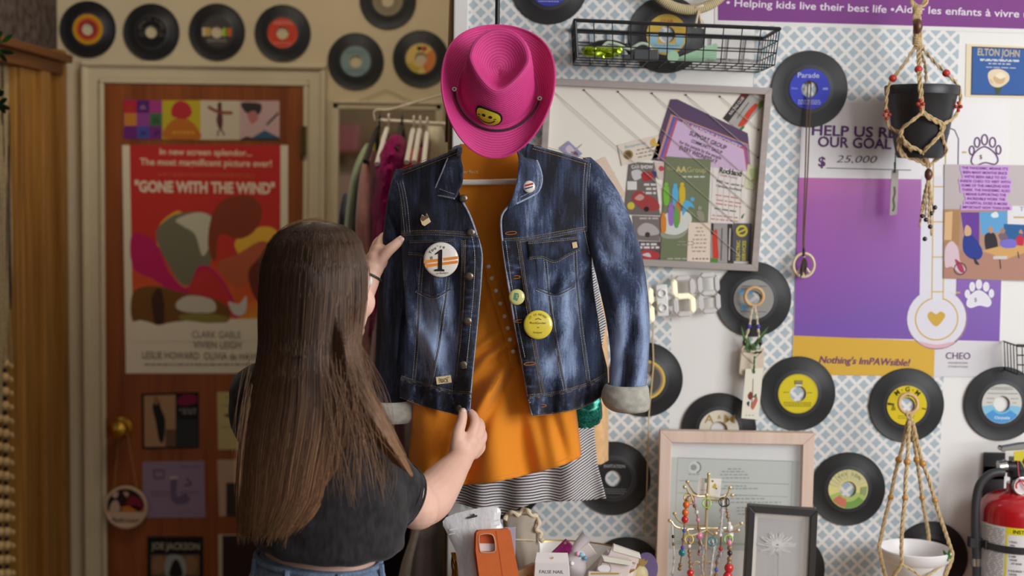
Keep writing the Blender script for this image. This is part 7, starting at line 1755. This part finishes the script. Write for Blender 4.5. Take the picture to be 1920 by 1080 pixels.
framed('certificate_frame', 'large pink wooden frame holding a sage green certificate', [(1238, 808), (1528, 813), (1519, 1112), (1229, 1112)], 3.16, 22, blush, .03, [
    pg(SAGE, [(1262, 861), (1503, 868), (1496, 1040), (1256, 1034)]), ln(G1, [(1273, 862), (1490, 869), (1484, 1028), (1266, 1024)], 1.4, True), ln(G1, [(1274, 905), (1484, 912)], 1.2), ln(G1, [(1272, 928), (1480, 936)], .9), ln(G1, [(1270, 1020), (1484, 1027)], 1.2),
    circ((206, 210, 204), 1305, 880, 12), ringp((70, 74, 72), 1305, 880, 10, 12.5, -70, 70), circ((120, 126, 122), 1303, 880, 6), dashes((130, 136, 130), 1292, 1318, (892,), 2, 3, 3, 7),
    *[dashes(G1, a, b2, (y,), 1.8, int(y), 3, 9) for (a, b2, y) in ((1358, 1396, 882), (1352, 1402, 887), (1348, 1406, 893), (1350, 1408, 899), (1360, 1402, 914), (1350, 1424, 919), (1340, 1428, 932), (1340, 1440, 938), (1330, 1470, 945), (1378, 1440, 955), (1378, 1440, 961), (1378, 1440, 967))]], flatc((222, 222, 220)))
dand = [rc((150, 146, 144), 1411, 966, 1520, 1112)] + [pg((168, 163, 160), [(1424, 975), (1508, 981), (1502, 1112), (1418, 1112)])] + \
    [ln((200, 196, 192), [(1459 + 5 * math.cos(a), 1030 + 4 * math.sin(a)), (1459 + r * math.cos(a) * 1.1, 1024 + r * math.sin(a) * .72)], 1.6) for k in range(64) for a, r in ((2 * PI * k / 64, 26 + 8 * math.sin(k * 7.3)),)] + \
    [ln((216, 212, 208), [(1459 + 3 * math.cos(a), 1024 + 2 * math.sin(a)), (1459 + r * math.cos(a), 1020 + r * math.sin(a) * .7)], 1.4) for k in range(40) for a, r in ((2 * PI * k / 40 + .1, 16 + 8 * math.sin(k * 3.1)),)] + \
    [ln((128, 124, 122), [(1460, 1036), (1459, 1112)], 1.8), ln((190, 186, 182), [(1450, 1090), (1478, 1096)], 1.2)]
framed('picture_frame', 'small black frame with a grey dandelion photo in front of the pink frame', [(1404, 948), (1534, 957), (1526, 1130), (1394, 1130)], 2.99, 13, mat('black_frame', (50, 47, 46), .45), .028, [pg((226, 216, 204), [(1400, 955), (1525, 963), (1520, 1125), (1400, 1125)]), pg((200, 188, 172), [(1424, 971), (1511, 977), (1505, 1125), (1418, 1125)])] + dand[1:], flatc((222, 216, 208)))
# --- jewellery tree
YJ = 2.90
jt = thing('jewellery_tree', 'cream metal bracelet tree with ball tipped arms before the pink frame', 'stand', P(1325, 1000, YJ)); jo = jt.location
def jp(x, y, d=0): return P(x, y, YJ + d) - jo
jm = mat('cream_metal', (226, 206, 160), .3, .5)
b_ = MB(); b_.tube([jp(1329, 890), jp(1325, 960), jp(1322, 1040), Vector((jp(1321, 1080).x, 0, ZC - jo.z + .004))], .0032, n=10); b_.ball(jp(1329, 889), .0042, n=12)
b_.lathe([(0, .008), (.035, .006), (.06, 0), (0, 0)], n=36, c=(jp(1321, 1080).x, 0, ZC - jo.z)); b_.build('post', jm, jt)
def arm(L, ball=True):
    b_ = MB(); b_.tube(spline([jp(*p) for p in L], 6), .0021, n=8)
    if ball: b_.ball(jp(*L[-1]), .0044, n=12)
    b_.build('arm', jm, jt)
for L in ([(1327, 930, 0), (1306, 930, -.01), (1292, 924, -.02), (1287, 914, -.02), (1284, 913, -.02)], [(1327, 930, 0), (1305, 926, .02), (1295, 914, .03), (1289, 903, .03)], [(1327, 936, 0), (1350, 938, -.01), (1362, 930, -.02), (1369, 914, -.02)], [(1327, 930, 0), (1350, 932, .02), (1362, 928, .03), (1373, 928, .03)],
          [(1325, 990, 0), (1292, 992, -.01), (1268, 988, -.02), (1259, 978, -.02), (1256, 976, -.02)], [(1325, 985, 0), (1290, 984, .02), (1272, 976, .03), (1265, 963, .03)], [(1325, 992, 0), (1358, 996, -.01), (1380, 996, -.03), (1384, 994, -.03)], [(1325, 990, 0), (1360, 990, .02), (1380, 986, .02), (1390, 981, .02)], [(1326, 932, 0), (1326, 938, -.03), (1325, 928, -.045)], [(1325, 994, 0), (1338, 1004, -.03), (1342, 1000, -.045)], [(1325, 994, 0), (1296, 1004, -.03), (1288, 994, -.045)]): arm(L)
for cx in (1307, 1331): MB().tube([jp(cx + 10 * math.cos(a), 1068 + 15 * math.sin(a), 0) for a in [2 * PI * k / 24 for k in range(24)]], .002, n=7, closed=True).build('scroll', jm, jt)
# bracelets and earring card on it
gb = 'bracelets on the jewellery tree'; rnd = random.Random(21)
BC = {'o': (226, 110, 40), 'r': (206, 36, 44), 'y': (222, 186, 40), 'g': (150, 200, 60), 'b': (70, 90, 190), 't': (40, 140, 150), 'v': (104, 64, 170), 'p': (230, 140, 170), 'n': (150, 116, 84), 'k': (50, 44, 44), 'w': (228, 222, 216)}
def bm(k):
    if k == 'c': return mat('clear_bead', (236, 236, 238), .05, trans=.85, ior=1.4)
    return mat('bead_' + k, BC[k], .25, coat=.5)
def strandy(label, L, seq, ringc=None, cordc='n', r=.0042):
    t = thing('bracelet', label, 'bracelet', jp(*L[0]) + jo, gb); path = [jp(*p) + jo - t.location for p in L]; sp_ = spline(path, 8)
    MB().tube(sp_, .0016, n=6).build('cord', mat('bracelet_cord_' + cordc, BC[cordc], .8), t)
    if ringc:
        c = path[0]; MB().tube([c + Vector((.0085 * math.cos(a), .003 * math.sin(a), .0085 * math.sin(a) - .004)) for a in [2 * PI * k / 24 for k in range(24)]], .0015, n=8, closed=True).build('ring', bm(ringc), t)
    tot = len(seq)
    for i, ch in enumerate(seq):
        if ch == '.': continue
        q_ = sp_[min(len(sp_) - 1, int((i + .7) / tot * len(sp_)))]; big = ch.isupper(); c = ch.lower()
        MB().ball(q_ + Vector((0, -.002, 0)), r * (1.75 if big else 1), n=12, sc=(1, 1, 1.1)).build('bead', bm(c), t)
strandy('jute bracelet with a large orange and red bead, outer left of the tree', [(1290, 930, -.02), (1286, 950, -.022), (1282, 1000, -.022), (1278, 1040, -.022), (1274, 1066, -.02)], '.nOORbnvT.nn', 'y')
strandy('jute bracelet with pink flower bead, inner left of the tree', [(1296, 934, -.012), (1306, 960, -.014), (1311, 1000, -.014), (1312, 1030, -.014), (1310, 1040, -.014)], '.nwpnPnwnp.', 'p')
strandy('jute bracelet hanging on a lone yellow ring', [(1292, 1008, -.047), (1292, 1030, -.047), (1294, 1062, -.047), (1294, 1090, -.047)], '.nwnnnnRkR', 'y')
strandy('green ring keyring on the post of the tree', [(1325, 940, -.047), (1326, 950, -.047), (1326, 956, -.047)], '...', 'g')
strandy('bracelet of clear and white beads under a brown ring', [(1356, 938, -.02), (1354, 960, -.022), (1352, 985, -.022), (1350, 1004, -.022)], '.CccCw', 'k', 'w')
strandy('bracelet with white and red beads, right of the tree', [(1360, 938, -.014), (1364, 965, -.016), (1368, 990, -.016), (1369, 1004, -.016)], '.nnwWrW', 'k')
strandy('wide jute bracelet on a bright green ring', [(1366, 1008, -.033), (1368, 1030, -.035), (1367, 1058, -.035), (1364, 1080, -.035)], '.pnknnRkR', 'g', 'n', .0056)
strandy('teal ring bracelet with clear beads, centre of the tree', [(1336, 1012, -.047), (1338, 1030, -.047), (1334, 1060, -.047), (1332, 1085, -.047)], '.CccCcc', 't', 'w')
strandy('bracelet with a large clear ball and blue bead', [(1352, 1006, -.02), (1350, 1036, -.024), (1344, 1054, -.024), (1342, 1080, -.024)], '.rCCnbn', None)
strandy('clear bead earring at the far left of the tree', [(1260, 980, -.02), (1262, 1010, -.02), (1264, 1050, -.02), (1260, 1076, -.02)], '..kn.cc.c', None, 'w', .0034)
strandy('string of clear crystals at the foot of the tree', [(1312, 1010, -.01), (1318, 1030, -.03), (1316, 1060, -.03), (1320, 1084, -.03)], '.cCcCcc', None, 'w')
ecd = art_px('earring_card', 'white earring card with gold stars behind the jewellery tree post', 'card', YJ + .012, [(1310, 896), (1353, 898), (1350, 932), (1307, 929)], flatc((232, 226, 216)), [bl((206, 170, 60), [(1337, 910), (1341, 906), (1343, 911), (1341, 916), (1336, 914)], 3), circ((90, 90, 90), 1343, 916, 1.6), circ((150, 120, 50), 1336, 902, 2), rc((110, 140, 120), 1322, 897, 1327, 905), dashes((180, 176, 170), 1312, 1330, (918,), 1.4, 3, 3, 6)])
# --- basket tray with the accessories
YT = 2.83
ty = thing('tray', 'round white tray with a gold rim holding the boxes and pouches', 'tray', P(1062, 1062, 2.93) * 1.0); ty.location.z = ZC
Rt = .155; zr = P(1062, 1022, 3.05).z - ZC
MB().lathe([(0, .0), (.10, .0), (.12, .004), (Rt, zr), (Rt - .004, zr), (.115, .010), (0, .006)], n=56).build('bowl', mat('white_enamel', (230, 224, 214), .3, coat=.4), ty, smooth=50)
MB().tube([(Rt * math.cos(a), Rt * math.sin(a), zr) for a in [2 * PI * k / 64 for k in range(64)]], .0026, n=8, closed=True).build('rim', mat('gold_rim', (206, 160, 80), .3, .9), ty)
def slab(name, label, cat, quad, Y, th, m, layers=(), bev=.0015, lean=0.0, group=None, extra='print'):
    cx = sum(p[0] for p in quad) / len(quad); cy = sum(p[1] for p in quad) / len(quad); Wq = Wall(Y, cx, cy)
    r_ = MB().prism(Wq.pts(quad), 0, th).build(name, m, smooth=0, bevel=bev, loc=Wq.o); tag(r_, label, cat, group)
    if layers:
        b_ = MB()
        for i, L in enumerate(layers): L(b_, Wq, -.0006 - .00015 * i)
        b_.build(extra, m, r_, smooth=0)
    return r_, Wq
film, nt, bb = nodes_of('white_pouch_film', .22, .6); n = NB(nt)
bb.inputs['Base Color'].default_value = srgb((228, 226, 226)) + (1,); f_ = n.noise(n.coords(scale=(14, 14, 6)), 2, 4); n.bump(f_, .8, .008, bb)
pq = [(836, 970), (930, 949), (938, 978), (945, 1002), (962, 1130), (872, 1130), (856, 1040), (841, 1006)]
Wz = Wall(2.80, 895, 1030)
zp = thing('zip_pouch', 'white zip pouch with a hanging slot behind the orange phone case', 'pouch', Wz.o)
b_ = MB(); outl = Wz.blob(pq, 4); ctr = Vector((0, 0)); K = 7; n_ = len(outl)
for sgn in (-1, 1):
    vs_ = [(0, sgn * .014, 0)]
    for r in range(1, K + 1): vs_ += [(p[0] * r / K, sgn * .014 * (1 - (r / K) ** 2.5) + .002 * mnoise.noise(Vector((p[0] * 40 * r / K, p[1] * 25 * r / K, sgn))), p[1] * r / K) for p in outl]
    fs = [(0, 1 + q_, 1 + (q_ + 1) % n_) for q_ in range(n_)]
    for r in range(K - 1):
        for q_ in range(n_): a = 1 + r * n_ + q_; b2 = 1 + r * n_ + (q_ + 1) % n_; fs.append((a, a + n_, b2 + n_, b2))
    b_.add(vs_, [tuple(reversed(f)) for f in fs] if sgn > 0 else fs, film)
b_.build('pouch_body', film, zp, smooth=70)
b_ = MB(); b_.line([Wz(843, 992), Wz(890, 982), Wz(936, 973)], .0022, -.0085, mat('seal_line', (240, 240, 240), .3)); b_.line([Wz(842, 1000), Wz(890, 990), Wz(938, 982)], .0016, -.0090, mat('seal_line', (240, 240, 240), .3)); b_.build('zip_seal', None, zp)
MB().prism(Wz.pts([(876, 968), (886, 966), (886, 962), (890, 962), (891, 965), (895, 964), (895, 967), (877, 971)]), -.0092, -.006).build('hang_slot', mat('slot_dark', (70, 66, 60), .8), zp)
orc, nt, bb = nodes_of('orange_leather', .5, .4); n = NB(nt)
n.link(n.mix(n.noise(n.coords(), 60, 3), (216, 104, 50), (226, 118, 62)), bb.inputs['Base Color']); n.bump(n.noise(n.coords(), 800, 2), .2, .0005, bb)
Wp_ = Wall(2.755, 930, 1045)
pcs = thing('phone_case', 'orange leather phone case with a camera cut-out in front of the white pouch', 'phone case', Wp_.o)
out = [(893, 998), (898, 994), (952, 991), (957, 996), (972, 1074), (974, 1130), (905, 1130), (892, 1030)]
hole = [(898, 1006), (903, 1001), (918, 1000), (926, 1006), (929, 1026), (925, 1034), (906, 1035), (900, 1030)]
def holed(mb, outer, inner, y0, y1, m):
    A = [Vector((*Wp_(*p), 0)) for p in outer]; Bh = [Vector((v[0], v[1], 0)) for v in Wp_.blob(inner, 4)]
    tri = tessellate_polygon([A, list(reversed(Bh))]); allv = A + list(reversed(Bh)); nA, nB = len(A), len(Bh); N = nA + nB
    vs_ = [(v.x, y0, v.y) for v in allv] + [(v.x, y1, v.y) for v in allv]; fs = []
    for t in tri: fs.append(tuple(t)); fs.append(tuple(i + N for i in reversed(t)))
    for i in range(nA): j = (i + 1) % nA; fs.append((i, j, j + N, i + N))
    for i in range(nB): j = (i + 1) % nB; fs.append((nA + i, nA + j, nA + j + N, nA + i + N))
    mb.add(vs_, fs, m); return mb
holed(MB(), out, hole, -.004, .004, orc).build('back_shell', orc, pcs, smooth=0, bevel=.0012)
MB().prism(Wp_.pts([(889, 1003), (893, 996), (953, 996), (970, 1074), (970, 1130), (902, 1130), (888, 1040)]), .008, .012).build('front_cover', mat('orange_suede', (206, 96, 48), .7), pcs, smooth=0, bevel=.001)
MB().line([Wp_(*p) for p in ((930, 994), (937, 1040), (944, 1090), (947, 1128))], .0012, -.0046, mat('case_crease', (196, 92, 44), .6)).build('crease', None, pcs)
hr = [Vector((v[0], -.0044, v[1])) for v in Wp_.blob(hole, 4)]; MB().tube(hr, .0011, closed=True, n=6).build('cutout_rim', mat('case_rim', (206, 170, 140), .4), pcs)
MB().rect(*Wp_(898, 1035), *Wp_(930, 1021), .0065, t=.001).build('inner_card', flatc((232, 224, 226)), pcs)
tn = thing('tinsel', 'gold tinsel bunch at the foot of the white pouch', 'tinsel', P(853, 1060, 2.86)); b_ = MB(); rnd = random.Random(6)
for k in range(40):
    x = rnd.uniform(846, 866); b_.tube(spline([P(850 + rnd.uniform(-4, 4), 1036, 2.86) - tn.location, P(x, 1060, 2.86 + jit(.02)) - tn.location, P(x + rnd.uniform(-8, 10), 1100, 2.86 + jit(.02)) - tn.location], 4), .0009, n=4)
b_.build('tinsel_strand', mat('gold_foil', (190, 140, 60), .25, .9), tn)
# mesh bag with drawstring frill
sk, nt, bb = nodes_of('net_cloth', .85, .2); n = NB(nt); x, y, z = n.xyz(n.coords())
w_ = n.m('MULTIPLY', n.m('SINE', n.m('MULTIPLY', n.m('ADD', x, z), 1500)), n.m('SINE', n.m('MULTIPLY', n.m('SUBTRACT', x, z), 1500)))
n.link(n.mix(n.m('LESS_THAN', w_, .25), (226, 214, 196), (176, 160, 142)), bb.inputs['Base Color']); n.bump(w_, .6, .001, bb)
Wn = Wall(2.90, 985, 1020); nb = thing('net_pouch', 'beige net drawstring pouch beside the orange phone case', 'pouch', Wn.o)
rows2 = [(962, 950, 1008), (972, 944, 1010), (985, 944, 1006), (1002, 948, 1008), (1030, 958, 1012), (1060, 968, 1006), (1100, 972, 1000)]
b_ = MB(); rr = [tuple(v) for v in spline([Vector(r) for r in rows2], 4)]; nu = 32; vs_ = []
for y_, xl, xr in rr:
    for q_ in range(nu): a = 2 * PI * q_ / nu; f = 1 + .04 * math.sin(a * 7); l, r = Wn(xl, y_), Wn(xr, y_); vs_.append(((l[0] + r[0]) / 2 + math.cos(a) * (r[0] - l[0]) / 2 * f, math.sin(a) * .022 * f, (l[1] + r[1]) / 2))
N = len(rr); b_.add(vs_, [(i * nu + q_, i * nu + (q_ + 1) % nu, (i + 1) * nu + (q_ + 1) % nu, (i + 1) * nu + q_) for i in range(N - 1) for q_ in range(nu)] + [tuple(range(nu)), tuple((N - 1) * nu + q_ for q_ in range(nu - 1, -1, -1))], sk); b_.build('pouch_body', sk, nb, smooth=70)
b_ = MB(); fr = [(946, 972), (952, 962), (962, 956), (972, 962), (980, 954), (988, 952), (996, 962), (1006, 966), (1010, 978), (1006, 988), (1014, 996), (1012, 1006), (1018, 1010)]
b_.tube(spline([Vector((Wn(*p)[0], -.016 + .006 * math.sin(i * 2), Wn(*p)[1])) for i, p in enumerate(fr)], 6), lambda t: .0045 + .0012 * math.sin(t * 60), n=8); b_.tube([Vector((Wn(x_, 1006)[0], -.0232, Wn(x_, 1006 + (x_ - 950) * .03)[1])) for x_ in range(950, 1009, 6)], .0018, n=6); b_.build('frill', mat('frill_cotton', (222, 204, 172), .9), nb)
# False Nail box
wb_m = flatc((232, 224, 220), .45); FX = (90, 82, 78)
fn, Wf = slab('product_box', 'white False Nail box standing in front of the tray', 'box', [(1003, 1054), (1067, 1056), (1072, 1140), (998, 1140)], 2.77, .03, wb_m, [tx(FX, 'FALSE NAIL', 1034, 1075, 7, 46, 0.0), dashes((150, 140, 134), 1018, 1050, (1080,), 1.4, 3, 3, 8)])
MB().add([(*(lambda q_: (q_[0], yy, q_[1]))(Wf(*p)),) for p, yy in (((1003, 1054), 0), ((1067, 1056), 0), ((1065, 1041), .018), ((1007, 1040), .018))] + [(*(lambda q_: (q_[0], yy, q_[1]))(Wf(*p)),) for p, yy in (((1003, 1055), .002), ((1067, 1057), .002), ((1065, 1042), .02), ((1007, 1041), .02))], [(0, 1, 2, 3), (7, 6, 5, 4), (0, 4, 5, 1), (1, 5, 6, 2), (2, 6, 7, 3), (3, 7, 4, 0)], wb_m).build('box_lid', wb_m, fn, smooth=0)
MB().disc(*Wf(1036, 1047), .0022, .004, flatc((200, 160, 80))).build('fastener', None, fn)
# two lash boxes with flip lids
def lash(label, front, lid, Y, th, win):
    r_, Wl = slab('lash_box', label, 'box', front, Y, th, flatc((226, 212, 206), .4), [circ((236, 234, 234), win[0], win[1], win[2], win[2] * .62), ringp((176, 160, 160), win[0], win[1], win[2], win[2] + 1.2), dashes((90, 80, 80), win[0] + 16, win[0] + 28, (win[1] - 12,), 2, 3, 3, 6)] if win else [], group='pink and white lash boxes')
    b_ = MB(); b_.prism(Wl.pts(lid), -.012, -.009); b_.build('flip_lid', flatc((228, 224, 208), .4), r_, smooth=0, bevel=.001)
    b_ = MB(); b_.prism(Wl.pts([lid[0], lid[1], front[1], front[0]]), -.010, .001) ; b_.build('hinge_panel', flatc((222, 206, 200), .4), r_, smooth=0)
lash('open lash box behind, topped by the higher cream lid', [(1140, 1040), (1196, 1054), (1180, 1100), (1090, 1090)], [(1150, 1019), (1199, 1036), (1201, 1045), (1148, 1030)], 2.86, .04, None)
lash('open lash box in front with a round window', [(1130, 1050), (1184, 1056), (1170, 1120), (1110, 1110)], [(1128, 1040), (1184, 1050), (1185, 1058), (1132, 1050)], 2.80, .04, (1133, 1066, 12))
slab('gold_card', 'gold edged white card at the foot of the front lash box', 'card', [(1103, 1073), (1166, 1077), (1164, 1140), (1098, 1140)], 2.76, .012, flatc((226, 214, 196)), [rc((190, 150, 80), 1108, 1074, 1160, 1077), dashes((120, 100, 80), 1122, 1150, (1080,), 2, 4, 3, 6)])
slab('gift_pouch', 'magenta triangular pouch behind the False Nail box', 'pouch', [(1032, 1040), (1061, 1012), (1082, 1032), (1060, 1046)], 2.86, .012, mat('magenta_satin', (176, 50, 128), .35), [circ((200, 176, 150), 1060, 1018, 2.5)])
bg2 = thing('plastic_bag', 'clear plastic bag with pastel bits between the nail box and lash boxes', 'bag', P(1080, 1060, 2.83)); b_ = MB()
b_.ball((0, 0, 0), 1, n=24, sc=(.024, .018, .034)); 
b_.v = [tuple(Vector(v) * (1 + .14 * mnoise.noise(Vector(v) * 60))) for v in b_.v]; b_.tube(spline([Vector((-.004, 0, .030)), Vector((.008, 0, .048)), Vector((.022, 0, .062))], 4), lambda t: .008 + .006 * t, n=10); b_.build('bag_film', mat('milky_film', (230, 218, 220), .2, alpha=.7), bg2, smooth=70)
for k, c in enumerate(((110, 170, 200), (230, 170, 190), (240, 236, 230), (130, 190, 210))): MB().ball((.014 * math.cos(k * 1.7) + .004, -.016, .02 + .012 * math.sin(k * 2.3)), .005, n=10).build('trinket', flatc(c, .3), bg2)
slab('card_packet', 'pearl white card packet leaning behind the magenta pouch', 'packet', [(1075, 1018), (1093, 1003), (1120, 1040), (1092, 1052)], 2.88, .004, flatc((222, 210, 204), .3))
slab('card_packet', 'iridescent packet peeking out between the phone case and the net pouch', 'packet', [(944, 990), (967, 988), (966, 1060), (950, 1060)], 2.84, .006, mat('iridescent_film', (206, 200, 220), .15, .3))
# pear shaped ornament with lavender leaf at the right of the boxes
pr = thing('pineapple_ornament', 'cream and gold pineapple ornament with lavender backing by the pink frame', 'ornament', P(1200, 1078, 2.95)); prl = pr.location
MB().ball((0, 0, .0), 1, n=20, sc=(.018, .012, .022)).build('fruit', mat('cream_gloss', (222, 206, 160), .35), pr)
for k in range(5):
    b_ = MB(); leaf(b_, (0, -.004, .018), (-.016 + .008 * k, -.004, .042 - .004 * abs(k - 2)), .005, None); b_.build('leaf', mat('gold_leaf', (200, 176, 110), .35, .4), pr)
MB().disc(.014, .010, .026, .012, rz=.036, t=.003).build('backing', mat('lavender_card', (126, 110, 160), .5), pr)
slab('wooden_divider', 'pale wooden box front at the left of the False Nail box', 'box', [(968, 1072), (1002, 1058), (1000, 1140), (968, 1140)], 2.80, .02, oak)
